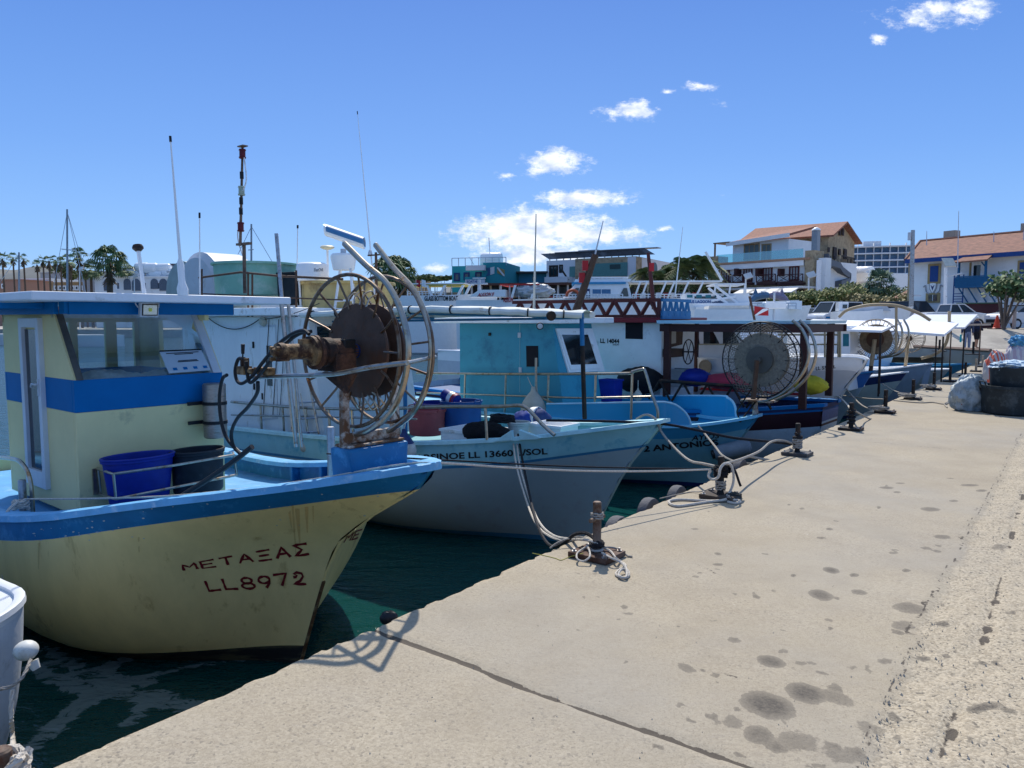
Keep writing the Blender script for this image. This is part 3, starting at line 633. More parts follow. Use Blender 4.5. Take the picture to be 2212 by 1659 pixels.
def rope_thing(pts, r, m, label, name='mooring_rope', group=None, n=7):
    """three-strand rope: twisted strands around the path"""
    P = [Vector(p) for p in pts]; mb = MB()
    seg = []; acc = 0; L = sum((b - a).length for a, b in zip(P, P[1:])); k = max(8, min(420, int(L / (r * 1.6)))); cum = [0]
    for a, b in zip(P, P[1:]): cum.append(cum[-1] + (b - a).length)
    j = 0; S = []
    for i in range(k + 1):
        t = L * i / k
        while j < len(P) - 2 and cum[j + 1] < t: j += 1
        d = cum[j + 1] - cum[j]; S.append(P[j].lerp(P[j + 1], (t - cum[j]) / d if d else 0))
    if r * FPX / max(1, S[0].y) > 3.2:
        for ph in range(3):
            q = []
            for i, p in enumerate(S):
                a = S[max(0, i - 1)]; b = S[min(k, i + 1)]; d = (b - a).normalized(); u = d.orthogonal().normalized(); u = (Vector((0, 0, 1)) - d * d.z); u = u.normalized() if u.length > .05 else d.orthogonal().normalized(); v = d.cross(u)
                an = i * .75 + ph * 2 * math.pi / 3; q.append(p + u * math.cos(an) * r * .5 + v * math.sin(an) * r * .5)
            mb.tube(q, r * .58, 5)
    else: mb.tube(S, r, 6)
    o = mb.build(name, m); return tag(o, label, 'rope', group)
def whip(parent, fr, base, top, y, r0=.012, r1=.006, m=None, foot=True, name='whip_antenna', y1=None):
    b_, t_ = fr(*base, y=y), fr(*top, y=y if y1 is None else y1); d = (t_ - b_).normalized()
    o = MB().cyl(b_, t_, r0, r1, n=8).build(name, m or WHITE2, parent)
    if foot: MB().lathe([(.0, -.02), (r0 * 2.6, -.02), (r0 * 2.8, .04), (r0 * 1.7, .10), (r0 * 1.7, .26), (r0, .3)], c=b_, ax=d, n=12).build('mount', WHITE2, o)
    MB().cyl(t_ - d * .03, t_ + d * .02, r1 * 1.9, n=8).build('tip', BLACK, o); return o
F1 = Fr((-.52, 5.0, WZ), 130)
B1 = thing('fishing_boat', 'cream fishing boat with blue gunwale, blue striped wheelhouse and red lettering LL8972 on the bow', 'fishing boat', F1.o, F1.rz)
def build_metaxas():
    stem = [(lambda p: (p.z, p.x))(F1(x, y, y=0)) for x, y in [(934, 1018), (915, 1042), (893, 1062), (862, 1080), (822, 1102), (775, 1132), (738, 1162), (716, 1195), (701, 1240), (686, 1290), (672, 1340), (657, 1395), (645, 1440)]]
    zt = max(s[0] for s in stem); stem = [(z, x - stem[0][1]) for z, x in stem]; stem.append((-.5, stem[-1][1] - .1))
    h = Hull(F1, 8.6, 3.1, stem, sheer_px=[(-400, 930), (-200, 1035), (-60, 1112), (0, 1127), (145, 1128), (223, 1113), (300, 1103), (372, 1093), (479, 1078), (575, 1065), (670, 1050), (747, 1038), (800, 1027), (843, 1018), (900, 1010), (938, 1007), (1000, 1003)], um=.42, p=2.6, tip=.035, a0=.62, a1=4.5, ablend=.36)
    WL = mat('black_antifouling', (.018, .02, .02), .8, vary=.3, dirt=(.09, .085, .045), dirt_amt=.45, dscale=6, stretch=(.4, .4, 2))
    h.boot = .11
    hull = h.shell([(.185, 0)], [BLUE, CREAM, WL], 'hull', B1)
    h.cap(.17, .055, mat('gunwale_blue', (.12, .38, .66), .5, vary=.15, scale=7, bump=.3, bscale=30, dirt=(.3, .5, .7), dirt_amt=.25, dscale=9), B1, out=.018, wob=.004)
    DK = mat('deck_blue', (.10, .33, .62), .6, vary=.12, scale=5, dirt=(.2, .42, .68), dirt_amt=.3, dscale=4)
    h.deck(.2, .07, DK, BLUE, B1)
    for u in (.09, .155, .22, .285, .35, .42):
        z = h.z(u); p = h.pt(u, z - .02, 1, .07); MB().box((p.x, p.y - .045, z - .12), (.05, .1, .2)).build('bulwark_frame', BLUE, B1, smooth=False, bevel=.01)
    rs = MB(); P = []
    for z in [.02 + .03 * i for i in range(int(.78 / .03))]:
        p = h.pt(0, z); P.append((p.x + .004, 0, z))
    rs.tube(P, .016, 6); rs.build('stem_strip', mat('rusted_stem', (.10, .05, .02), .8, vary=.4, scale=20, dirt=(.3, .24, .12), dirt_amt=.45, dscale=7, bump=.5), B1)
    pass
    v2, fs = strokes2d('METAXAS', .38, .2)
    def wav(v, k): return [(a, b + k * math.sin(a * 9)) for a, b in v]
    decal(v2, fs, [(398, 1232), (668, 1197), (662, 1172), (392, 1220)], hull, F1, 'lettering', REDTXT, B1)
    v2, fs = strokes2d('LL8972', .4, .2)
    decal(wav(v2, .06), fs, [(452, 1276), (662, 1262), (655, 1236), (443, 1254)], hull, F1, 'lettering', REDTXT, B1)
    v2, fs = strokes2d('METAX', .38, .2); decal(v2, fs, [(742, 1172), (826, 1142), (834, 1128), (752, 1152)], hull, F1, 'lettering', REDTXT, B1)
    SK = mat('rust_streak', (.5, .2, .03), .8, vary=.3, scale=12, alpha=.22); FL = mat('chipped_paint', (.42, .48, .46), .7, vary=.2); rg = random.Random(4)
    for x0, y0, x1, y1, w_ in ((642, 1098, 648, 1178, 5), (662, 1094, 664, 1150, 4), (625, 1102, 630, 1140, 3), (632, 1090, 640, 1205, 2.4), (676, 1092, 677, 1128, 2), (300, 1160, 301, 1205, 2), (85, 1172, 84, 1230, 2.5)):
        v = [(a, b) for b in [i / 8 for i in range(9)] for a in (0, 1)]; q = [(0 + (1 - b) * .35 * (1 if a == 0 else -1) + a, b) for a, b in v]
        decal(q, [(2 * i, 2 * i + 1, 2 * i + 3, 2 * i + 2) for i in range(8)], [(x1 - w_, y1), (x1 + w_, y1), (x0 + w_, y0), (x0 - w_, y0)], hull, F1, 'rust_streak', SK, B1, off=.003)
    cv, cf = [], []
    for _ in range(60):
        x, y = rg.choice(((rg.uniform(70, 330), rg.uniform(1138, 1168)), (rg.uniform(200, 900), rg.uniform(1050, 1140)))); r = rg.uniform(.6, 2.6); o = len(cv); k = 5
        cv += [((x + math.cos(i * 1.257) * r * rg.uniform(.6, 2.2)) / 1000, (y + math.sin(i * 1.257) * r * rg.uniform(.4, 1)) / 1000) for i in range(k)]; cf.append(tuple(range(o, o + k)))
    decal([(a, b) for a, b in cv], cf, [(0, 0), (1000, 0), (1000, 1000), (0, 1000)], hull, F1, 'paint_chips', FL, B1, off=.003)
    xf = -3.76; yn = -.80; yf = F1(482, 890, x=xf).y
    zd = F1(173, 1090, x=xf).z - .12; zs = F1(158, 822, x=xf).z; zb = F1(158, 893, x=xf).z
    tp = F1(113, 676, y=yn); xt, zt2 = tp.x, tp.z + .03; xa = xf - 1.75; tw = .05
    CW = mat('wheelhouse_cream', (.76, .65, .33), .6, vary=.05, scale=3, bump=.15, bscale=30, dirt=(.5, .45, .25), dirt_amt=.12)
    def ring(mb, z0, z1, grow, mi=0):
        g = grow
        mb.hexa([(xf - tw, yn - g, z0), (xf + g, yn - g, z0), (xf + g, yf + g, z0), (xf - tw, yf + g, z0)], [(xf - tw, yn - g, z1), (xf + g, yn - g, z1), (xf + g, yf + g, z1), (xf - tw, yf + g, z1)], mi)
        for y0, y1 in ((yn - g, yn + tw), (yf - tw, yf + g)):
            mb.hexa([(xa, y0, z0), (xf - tw - .002, y0, z0), (xf - tw - .002, y1, z0), (xa, y1, z0)], [(xa, y0, z1), (xf - tw - .002, y0, z1), (xf - tw - .002, y1, z1), (xa, y1, z1)], mi)
        mb.box((xa - tw / 2 - .002, (yn + yf) / 2, (z0 + z1) / 2), (tw, yf - yn + 2 * g, z1 - z0), mi=mi)
    wb = MB(); ring(wb, zd, zb, 0); wb.build('wall', CW, B1, smooth=False, bevel=.006)
    bb = MB(); ring(bb, zb + .001, zs, .003); bb.build('stripe', BLUEBAND, B1, smooth=False, bevel=.004)
    ub = MB()   # upper near wall with the raking front edge, behind the door line
    for y0, y1 in ((yn, yn + tw), (yf - tw, yf)):
        ub.hexa([(xa, y0, zs + .001), (xf, y0, zs + .001), (xf, y1, zs + .001), (xa, y1, zs + .001)], [(xa, y0, zt2), (xt, y0, zt2), (xt, y1, zt2), (xa, y1, zt2)]) if y0 == yn else None
    y0, y1 = yf - tw, yf
    ub.hexa([(xf - .28, y0, zs), (xf, y0, zs), (xf, y1, zs), (xf - .28, y1, zs)], [(xt - .2, y0, zt2), (xt, y0, zt2), (xt, y1, zt2), (xt - .2, y1, zt2)])
    ub.box((xa + .25, (y0 + y1) / 2, (zs + zt2) / 2), (.5, tw, zt2 - zs)); ub.box(((xa + xf) / 2, (y0 + y1) / 2, zt2 - .05), (1.3, tw - .004, .1))
    for ya, yb in ((yn, yn + .12), (yn + .62, yn + .70), (yf - .42, yf - .3), (yf - .1, yf)): ub.box((xa - .026, (ya + yb) / 2, (zs + zt2) / 2), (tw, yb - ya, zt2 - zs))
    ub.box((xa - .026, (yn + yf) / 2, zt2 - .06), (tw - .004, yf - yn, .12))
    ub.build('upper_wall', CW, B1, smooth=False)
    W = F1
    fr_ = MB(); a, b, c, d = Vector((xf, yn, zs)), Vector((xf, yf, zs)), Vector((xt, yf, zt2)), Vector((xt, yn, zt2))
    ex = Vector((.012, 0, .003))
    def bar(p, q, wd, mi=0): fr_.tube([p + ex, q + ex], wd, 4, mi)
    fr_.hexa([a + Vector((-.03, .02, 0)), a + Vector((.02, .02, 0)), a + Vector((.02, .075, 0)), a + Vector((-.03, .075, 0))], [d + Vector((-.03, .02, 0)), d + Vector((.02, .02, 0)), d + Vector((.02, .075, 0)), d + Vector((-.03, .075, 0))])
    fr_.build('windscreen_post', mat('grey_seal_strip', (.09, .085, .075), .7, vary=.3), B1, smooth=False)
    f2 = MB(); f2.hexa([b + Vector((-.03, -.1, 0)), b + Vector((.02, -.1, 0)), b + Vector((.02, -.02, 0)), b + Vector((-.03, -.02, 0))], [c + Vector((-.03, -.1, 0)), c + Vector((.02, -.1, 0)), c + Vector((.02, -.02, 0)), c + Vector((-.03, -.02, 0))])
    f2.hexa([d + Vector((-.03, 0, -.075)), d + Vector((.023, 0, -.075)), c + Vector((.023, 0, -.075)), c + Vector((-.03, 0, -.075))], [d + Vector((-.03, 0, 0)), d + Vector((.0, 0, 0)), c + Vector((.0, 0, 0)), c + Vector((-.03, 0, 0))])
    f2.build('windscreen_frame', GREYW, B1, smooth=False)
    MB().add([a + Vector((0, .06, 0)), b + Vector((0, -.06, 0)), c + Vector((0, -.06, 0)), d + Vector((0, .06, 0))], [(0, 1, 2, 3)]).build('windscreen', GLASS, B1, smooth=False)
    def hp(s, t):
        x = lerp(xf - .06, xf - .6, s); y = lerp(yn + .08, yf - .08, t)
        e = math.sin(math.pi * s) ** .5 * (.4 + .6 * math.sin(math.pi * min(1, t * 1.1)))
        return Vector((x, y, zs - .07 + e * (.11 + .05 * math.sin(t * 9) + .03 * math.sin(t * 23 + s * 9) + random.uniform(-.008, .008))))
    nb = MB().grid(hp, 14, 40); nb.build('net_heap', mat('crumpled_net', (.42, .44, .42), .95, vary=.25, scale=20, bump=1, bscale=40), B1)
    ca, cb, cc, cd = [F1(x, y, x=xf + .012 - (k) * .0) for (x, y, k) in ((365, 806, 0), (455, 799, 0), (434, 757, 1), (344, 761, 1))]
    def onscreen(px, py):
        n = (b - a).cross(d - a).normalized(); n = n if n.x > 0 else -n
        cl = F1.loc((0, 0, EYE)); r = ray(px, py); rl = Vector((r.dot(F1.ex), r.dot(F1.ey), r.z)); p0 = a + n * .02
        return cl + rl * ((p0 - cl).dot(n) / rl.dot(n)), n
    q = [onscreen(x, y) for x, y in ((365, 807), (455, 800), (434, 756), (344, 760))]; n = q[0][1]; P = [v[0] for v in q]
    nt_ = MB().prism(P, n * .008).build('notice_panel', mat('notice_white', (.42, .50, .56), .5, vary=.04), B1, smooth=False)
    u, v = (P[1] - P[0]), (P[3] - P[0]); o = P[0] + n * .011
    for y, x0, x1 in ((.86, .12, .9), (.8, .3, .75), (.5, .32, .78), (.45, .3, .8)):
        MB().add([o + u * x0 + v * y, o + u * x1 + v * y, o + u * x1 + v * (y + .035), o + u * x0 + v * (y + .035)], [(0, 1, 2, 3)]).build('notice_line', BLACKTXT, nt_, smooth=False, fix=False).matrix_parent_inverse = Matrix()
    for x in (.12, .36, .6, .84):
        MB().add([o + u * x + v * .1, o + u * (x + .1) + v * .1, o + u * (x + .1) + v * .22, o + u * x + v * .22], [(0, 1, 2, 3)]).build('notice_badge', BLUEBAND, nt_, smooth=False, fix=False)
    MB().tube([P[2] + n * .01, P[3] + n * .01], .008, 4).build('notice_edge', BLACK, nt_)
    D = lambda x, y, o=0: F1(x, y, y=yn - .02 - o)
    dq = [D(70, 1040), D(106, 1060), D(83, 687), D(45, 690)]; zc0, zc1 = dq[0].z - .02, dq[2].z; x0, x1 = dq[0].x, dq[1].x
    x0 = F1(53, 860, y=yn - .02).x; x1 = F1(95, 860, y=yn - .02).x
    fr2 = MB()
    for (xa_, xb_, za, zb_) in ((x0, x0 + .075, zc0, zc1), (x1 - .075, x1, zc0, zc1), (x0 + .075, x1 - .075, zc1 - .09, zc1), (x0 + .075, x1 - .075, zc0, zc0 + .16)):
        fr2.box(((xa_ + xb_) / 2, yn - .015, (za + zb_) / 2), (xb_ - xa_, .06, zb_ - za))
    dr = fr2.build('door', mat('door_white', (.62, .66, .7), .45, vary=.05), B1, smooth=False, bevel=.004)
    MB().box(((x0 + x1) / 2, yn - .006, (zc0 + zc1) / 2), (x1 - x0 - .14, .012, zc1 - zc0 - .22)).build('pane', DARKGL, dr, smooth=False)
    zh = F1(80, 830, y=yn - .05).z
    MB().tube(catmull([(x1 - .04, yn - .045, zh), (x1 - .04, yn - .08, zh), (x1 - .12, yn - .08, zh), (x1 - .17, yn - .07, zh - .03)], 4), .01).box((x1 - .04, yn - .05, zh - .03), (.03, .012, .16)).build('handle', GREYW, dr)
    rf = MB(); zr0 = F1(300, 652, x=xf + .45).z; zr1 = F1(300, 634, x=xf + .45).z
    yr1 = F1(629, 640, x=xf + .45).y; yr0 = -1.25
    rf.box(((xf + .45 + xa - .9) / 2, (yr0 + yr1) / 2, (zr0 + zr1) / 2), (abs(xf + .45 - xa + .9), yr1 - yr0, zr1 - zr0))
    roof = rf.build('roof', mat('roof_white', (.68, .72, .77), .45, vary=.04, dirt=(.4, .4, .38), dirt_amt=.12), B1, smooth=False, bevel=.012)
    bm_ = MB(); zb0 = F1(320, 680, x=xf + .1).z
    bm_.box((xf + .08, (yn + yf) / 2 + .02, (zb0 + zr0) / 2), (.05, yf - yn + .14, zr0 - zb0 - .002))
    for y_ in (yn - .06, yf + .08): bm_.box((xf + .03, y_, (zb0 + zr0) / 2 + .01), (.12, .05, zr0 - zb0 + .01))
    bm_.box(((xf + xa) / 2 - .3, yn - .1, (zb0 + zr0) / 2), (abs(xf - xa) + .5, .04, (zr0 - zb0) * .95))
    for x_ in (xf - .3, xf - .8, xf - 1.4): bm_.box((x_, yn - .5, zr0 - .035), (.06, .85, .05))
    bm_.build('roof_beam', BLUEBAND, B1, smooth=False, bevel=.004)
    c_ = F1(321, 669, x=xf + .2); s_ = .085
    fl = MB().box(c_, (.05, 2 * s_, 2 * s_ * .8), ry=R(8)).build('flood_light', GREYW, B1, smooth=False, bevel=.008)
    MB().box(c_ + Vector((.027, 0, -.002)), (.008, 2 * s_ * .84, 2 * s_ * .62), ry=R(8)).build('light_frame', BLACK, fl, smooth=False)
    MB().box(c_ + Vector((.032, 0, -.002)), (.004, 2 * s_ * .74, 2 * s_ * .52), ry=R(8)).build('reflector', mat('lamp_reflector', (.6, .72, .75), .15, .4, vary=.1), fl, smooth=False)
    MB().box(c_ + Vector((.036, 0, -.002)), (.004, .03, .03), ry=R(8)).build('diode', mat('lamp_diode', (.75, .72, .12), .5), fl, smooth=False)
    MB().tube(catmull([c_ + Vector((0, -s_ - .01, .02)), c_ + Vector((-.03, -s_ - .01, .07)), c_ + Vector((-.03, s_ + .01, .07)), c_ + Vector((0, s_ + .01, .02))], 4), .006, 6).build('bracket', GREYW, fl)
    pp = MB(); p_ = F1(608, 660, x=xf + .42); q_ = F1(640, 965, x=xf + .42); pp.cyl((p_.x, p_.y, zr0), (q_.x, q_.y, q_.z), .022); p2 = F1(623, 660, x=xf + .3); q2 = F1(652, 965, x=xf + .3); pp.cyl((p2.x, p2.y, zr0), q2, .018)
    pp.build('roof_post', GALV, B1)
    c0, c1 = F1(466, 945, x=xf + .16), F1(460, 828, x=xf + .16)
    cy = MB().lathe([(.0, 0), (.10, 0), (.112, .012), (.112, c1.z - c0.z - .012), (.1, c1.z - c0.z), (0, c1.z - c0.z)], c=(xf + .16, c0.y, c0.z)).build('steel_cylinder', mat('scuffed_steel', (.34, .30, .27), .4, .7, vary=.15, stretch=(3, 3, 12), dirt=(.2, .15, .11), dirt_amt=.2), B1)
    for k in (.27, .62): MB().lathe([(.115, -.016), (.119, -.016), (.119, .016), (.115, .016)], c=(xf + .16, c0.y, c0.z + (c1.z - c0.z) * (1 - k) - .05)).box((xf + .06, c0.y - .13, c0.z + (c1.z - c0.z) * (1 - k) - .05), (.02, .2, .035)).build('strap', BLACK, cy)
    xr = xf + .62
    A = F1(205, 1010, x=xf + .02); rl = MB()
    T = [F1(245, 1024, x=xr), F1(372, 1006, x=xr), F1(505, 983, x=xr), F1(503, 978, x=xf + .1)]
    rl.tube([F1(210, 1012, x=xf + .05)] + T, .013, 8)
    Bp = [F1(215, 1068, x=xf + .05), F1(250, 1078, x=xr), F1(380, 1052, x=xr), F1(512, 1026, x=xr)]
    rl.tube(Bp, .013, 8); rl.tube([T[0], Bp[1]], .012, 8); rl.tube([T[2], Bp[3]], .012, 8); rl.box(F1(207, 1040, x=xf + .02), (.02, .05, .24)); rl.tube([F1(212, 1012, x=xf + .05), F1(218, 1068, x=xf + .05)], .012, 8)
    rl.build('tub_rail', STEEL, B1)
    for (px, y0_, y1_, dy) in ((714, 1030, 922, .62), (47, 1122, 1036, -.95)):
        b_ = F1(px, y0_, y=dy); t_ = F1(px, y1_, y=dy); MB().lathe([(0, 0), (.035, 0), (.035, t_.z - b_.z - .01), (.028, t_.z - b_.z), (0, t_.z - b_.z)], c=(t_.x, dy, b_.z)).build('mooring_post', GALV, B1)
    hr = MB(); hr.tube(catmull([F1(x, y, y=-1.0) for x, y in ((-60, 985), (20, 990), (48, 1002), (66, 1040), (72, 1120))], 6), .02); hr.build('grab_rail', STEEL, B1)
    pd = MB(); z0 = h.z(.09) - .03
    tl, tr = F1(742, 965, y=-.17), F1(852, 960, y=-.17); ztp = tl.z
    bl, br = F1(738, 1036, y=-.17), F1(842, 1026, y=-.17)
    xm = F1(748, 962, y=-.25).x; xm2 = F1(850, 955, y=.2).x; xm = (xm + xm2) / 2; ztp = (F1(748, 962, y=-.25).z + F1(850, 955, y=.2).z) / 2
    pd.hexa([(xm - .15, -.25, z0), (xm + .13, -.25, z0), (xm + .13, .2, z0), (xm - .15, .2, z0)], [(xm - .11, -.3, ztp), (xm + .10, -.3, ztp), (xm + .10, .25, ztp), (xm - .11, .25, ztp)])
    pd.build('pedestal', BLUE, B1, smooth=False, bevel=.02)
    return h, hull, dict(xf=xf, yn=yn, yf=yf, zr1=zr1, zr0=zr0, ztp=ztp, xm=xm, yr1=yr1)
H1, HULL1, M1 = build_metaxas()
def reel(parent, c, rad, half, nsp, rim_r, disc_r, disc_w, mats, pins=True, ydir=1):
    """net reel with its axle along local y: two rims, spokes, drum discs"""
    c = Vector(c)
    for s in (-1, 1):
        m = MB(); m.tube([c + Vector((math.cos(a) * rad, s * half, math.sin(a) * rad)) for a in [2 * math.pi * i / 48 for i in range(48)]], rim_r, 8, closed=True)
        rm = m.build('rim', mats[0], parent)
        for i in range(nsp):
            a = 2 * math.pi * (i + .3 * (s > 0)) / nsp; d = Vector((math.cos(a), 0, math.sin(a)))
            MB().tube([c + d * disc_r * .9 + Vector((0, s * disc_w, 0)), c + d * disc_r * 1.1 + Vector((0, s * disc_w * 1.1, 0)), c + d * rad + Vector((0, s * half, 0))], rim_r * .62, 6).build('spoke', mats[0], rm)
    m = MB(); pr = [(0, -disc_w), (disc_r * .98, -disc_w), (disc_r, -disc_w + .008), (disc_r * .985, -disc_w + .02), (disc_r * .6, -disc_w + .03), (disc_r * .6, disc_w - .03), (disc_r * .985, disc_w - .02), (disc_r, disc_w - .008), (disc_r * .98, disc_w), (0, disc_w)]
    m.lathe(pr, c=c, ax=(0, 1, 0), n=48); m.build('drum', mats[1], parent)
def build_hauler1():
    P = B1; c = F1(790, 757, y=-.03)
    hp = MB(); reel(P, c, .525, .15, 14, .0135, .33, .085, (mat('rusty_steel_tube', (.20, .15, .11), .4, .75, vary=.3, scale=18, dirt=(.12, .05, .02), dirt_amt=.45, dscale=8), DISC))
    for k in range(9):
        a = R(-100 + k * 10) if k < 5 else R(70 + (k - 5) * 12); d = Vector((math.cos(a), 0, math.sin(a))); t = Vector((-math.sin(a), 0, math.cos(a)))
        MB().tube(catmull([c + d * .32 + Vector((0, -.08, 0)), c + d * .38 + t * .015 + Vector((0, -.05, 0)), c + d * .42 - t * .01, c + d * .38 + t * .015 + Vector((0, .05, 0)), c + d * .32 + Vector((0, .08, 0))], 4), .007, 5).build('net_guide_pin', STEEL, P)
    for y_, pts in ((-.17, [(745, 527), (790, 572), (835, 612), (866, 672), (882, 745), (873, 825), (845, 890), (800, 928), (765, 940)]), (.12, [(812, 530), (853, 582), (893, 626), (922, 690), (932, 752), (924, 825), (896, 886), (850, 925), (822, 935)])):
        g = MB(); g.tube(catmull([F1(x, y, y=y_) for x, y in pts], 6), .021, 10); g.ball(F1(*pts[0], y=y_), .021, 8); g.build('guide_pipe', STEEL, P)
    for y_, px, yt, yb in ((-.25, 748, 812, 962), (.2, 850, 795, 955)):
        t_, b_ = F1(px, yt, y=y_), F1(px, yb, y=y_); t_.x = b_.x = M1['xm']; MB().hexa([(b_.x - .025, y_ - .03, M1['ztp']), (b_.x + .025, y_ - .03, M1['ztp']), (b_.x + .025, y_ + .03, M1['ztp']), (b_.x - .025, y_ + .03, M1['ztp'])], [(t_.x - .022, y_ - .025, t_.z), (t_.x + .022, y_ - .025, t_.z), (t_.x + .022, y_ + .025, t_.z), (t_.x - .022, y_ + .025, t_.z)]).build('reel_post', RUSTP, P, smooth=False, bevel=.004)
    a_, b_ = F1(748, 930, y=-.2), F1(850, 925, y=-.2)
    MB().box((M1['xm'], -.025, M1['ztp'] + .012), (.16, .5, .02)).box((M1['xm'], -.025, M1['ztp'] + .06), (.045, .40, .07)).build('base_frame', RUSTP, P, smooth=False, bevel=.006)
    br = MB(); t1, t2, t3 = F1(700, 812, y=-.3), F1(765, 808, y=-.3), F1(745, 850, y=-.3); br.prism([t1, t2, t3], (0, .03, 0)); br.build('bracket', RUST, P, smooth=False)
    ax = Vector((0, -1, 0)); RM = mat('rust_motor', (.30, .19, .09), .7, .2, vary=.3, scale=12, dirt=(.05, .025, .015), dirt_amt=.65, dscale=9, bump=.6)
    m = MB(); m.lathe([(0, .1), (.05, .1), (.05, .16), (.085, .16), (.09, .19), (.09, .3), (.098, .31), (.098, .37), (.085, .38), (.085, .41), (.115, .415), (.115, .44), (0, .44)], c=c, ax=ax, n=20)
    m.box(c + ax * .25 + Vector((0, 0, -.07)), (.2, .17, .12)); hm = m.build('hub_motor', RUST, P)
    m = MB(); m.lathe([(.0, .44), (.1, .44), (.1, .47), (.06, .48), (.052, .55), (.052, .66), (.06, .67), (.06, .71), (.035, .72), (.02, .75), (0, .75)], c=c + Vector((0, 0, .01)), ax=ax, n=18)
    for k in range(4):
        a = R(45 + 90 * k); d = Vector((math.cos(a), 0, math.sin(a))) * .05; m.cyl(c + ax * .65 + d, c + ax * .74 + d, .012, n=8)
    m.box(c + ax * .5 + Vector((0, 0, .06)), (.05, .08, .06)); m.build('hydraulic_motor', RM, P)
    MB().box(c + ax * .2 + Vector((0, 0, .0)), (.17, .1, .17)).build('hub_housing', IRON, P, bevel=.01)
    MB().cyl(c + ax * .085, c + ax * .13, .05).build('hub_cap', NAVY, P)
    MB().tube(catmull([F1(x, y, y=-.42) for x, y in ((548, 815), (620, 812), (690, 810), (735, 806), (790, 795), (840, 788), (880, 784))], 5), .016).tube([F1(880, 784, y=-.42), F1(940, 771, y=.3)], .014).build('support_bar', STEEL, P)
    v0 = F1(528, 800, y=-.5); vb = MB(); vb.box(v0, (.09, .07, .06)).cyl(v0 + Vector((-.07, 0, 0)), v0 + Vector((.12, 0, 0)), .02, n=10).box(v0 + Vector((.18, .05, .0)), (.18, .06, .05)); vb.cyl(v0 + Vector((.03, 0, .0)), v0 + Vector((.03, 0, .09)), .02, n=10); vb.cyl(v0 + Vector((-.02, 0, 0)), v0 + Vector((-.02, 0, .08)), .018, n=10)
    vb.build('valve_block', RM, P)
    MB().tube([v0 + Vector((-.02, 0, .05)), v0 + Vector((-.015, 0, .13))], .006, 6).cyl(v0 + Vector((-.015, 0, .12)), v0 + Vector((-.01, 0, .19)), .012, .015, n=8).build('lever', BLACK, P)
    def hose(pts, r, ys):
        n = len(pts); MB().tube(catmull([F1(x, y, y=lerp(ys[0], ys[1], i / (n - 1))) for i, (x, y) in enumerate(pts)], 8), r, 8).build('hose', BLACK, P)
    hose([(668, 722), (655, 714), (630, 722), (600, 745), (570, 780), (545, 812), (524, 828), (512, 822), (508, 800), (515, 776), (528, 775)], .013, (-.5, -.5))
    hose([(672, 716), (655, 718), (632, 730), (606, 755), (578, 788), (556, 815), (540, 826), (534, 805), (532, 780)], .013, (-.46, -.52))
    hose([(557, 825), (555, 850), (535, 880), (512, 905), (500, 935), (505, 965), (525, 985)], .014, (-.5, -.35))
    hose([(490, 810), (480, 820), (474, 860), (478, 910), (492, 950), (525, 985)], .014, (-.4, -.3))
    hose([(545, 965), (500, 1000), (450, 1035), (395, 1070), (350, 1098)], .022, (-.35, -.62))
    hose([(360, 1103), (300, 1104), (250, 1098)], .02, (-.62, -.55))
build_hauler1()
def tub(label, frame, px0, px1, pyt, pyb, x=None, y=None, m=None, name='plastic_tub', cat='tub', taper=.86, group=None, handles=True, sy=1.0, sx=1.0):
    """round tub: measured by its rim ends and its base line in the picture"""
    k = dict(x=x) if x is not None else dict(y=y)
    a, b = frame((px0), pyt, **k), frame(px1, pyt, **k); c = (a + b) / 2; rad = (b - a).length / 2; bot = frame((px0 + px1) / 2, pyb, **k)
    hgt = c.z - bot.z; t = thing(name, label, cat, frame.w((c.x, c.y, bot.z)), frame.rz, group)
    r1 = rad * taper
    body = MB().lathe([(0, 0), (r1 * .94, 0), (r1, .02), (rad * .965, hgt * .93), (rad * .965, hgt), (rad * 1.02, hgt), (rad * 1.02, hgt - .03), (rad * .98, hgt - .035)], n=36, sy=sy, sx=sx, caps=False).lathe([(rad * .945, hgt), (r1 * .95, .02), (0, .02)], n=36, sy=sy, sx=sx, caps=False)
    body.build('body', m, t, fix=False)
    MB().tube([(rad * sx * math.cos(a), rad * sy * math.sin(a), hgt) for a in [2 * math.pi * i / 36 for i in range(36)]], .012, 6, closed=True).build('rim', m, t)
    if handles:
        for s in (-1, 1): MB().tube(catmull([(rad * s, -.06, hgt - .02), (rad * s + s * .03, -.055, hgt + .035), (rad * s + s * .03, .055, hgt + .035), (rad * s, .06, hgt - .02)], 4), .009, 6).build('handle', m, t)
    return t
TUBBLUE = mat('tub_blue', (.006, .022, .24), .5, vary=.15, dirt=(.03, .06, .3), dirt_amt=.15)
TUBBLACK = mat('tub_black', (.014, .018, .024), .55, vary=.25, dirt=(.06, .065, .07), dirt_amt=.2)
TUBRED = mat('tub_pink', (.45, .10, .10), .6, vary=.15)
tub('deep blue plastic tub held by the steel rail under the windscreen', F1, 219, 373, 985, 1098, x=M1['xf'] + .34, m=TUBBLUE, taper=.8, sx=.6, handles=False)
tub('black plastic tub right of the deep blue tub under the windscreen', F1, 370, 480, 972, 1062, x=M1['xf'] + .36, m=TUBBLACK, taper=.93, sx=.7, handles=False)

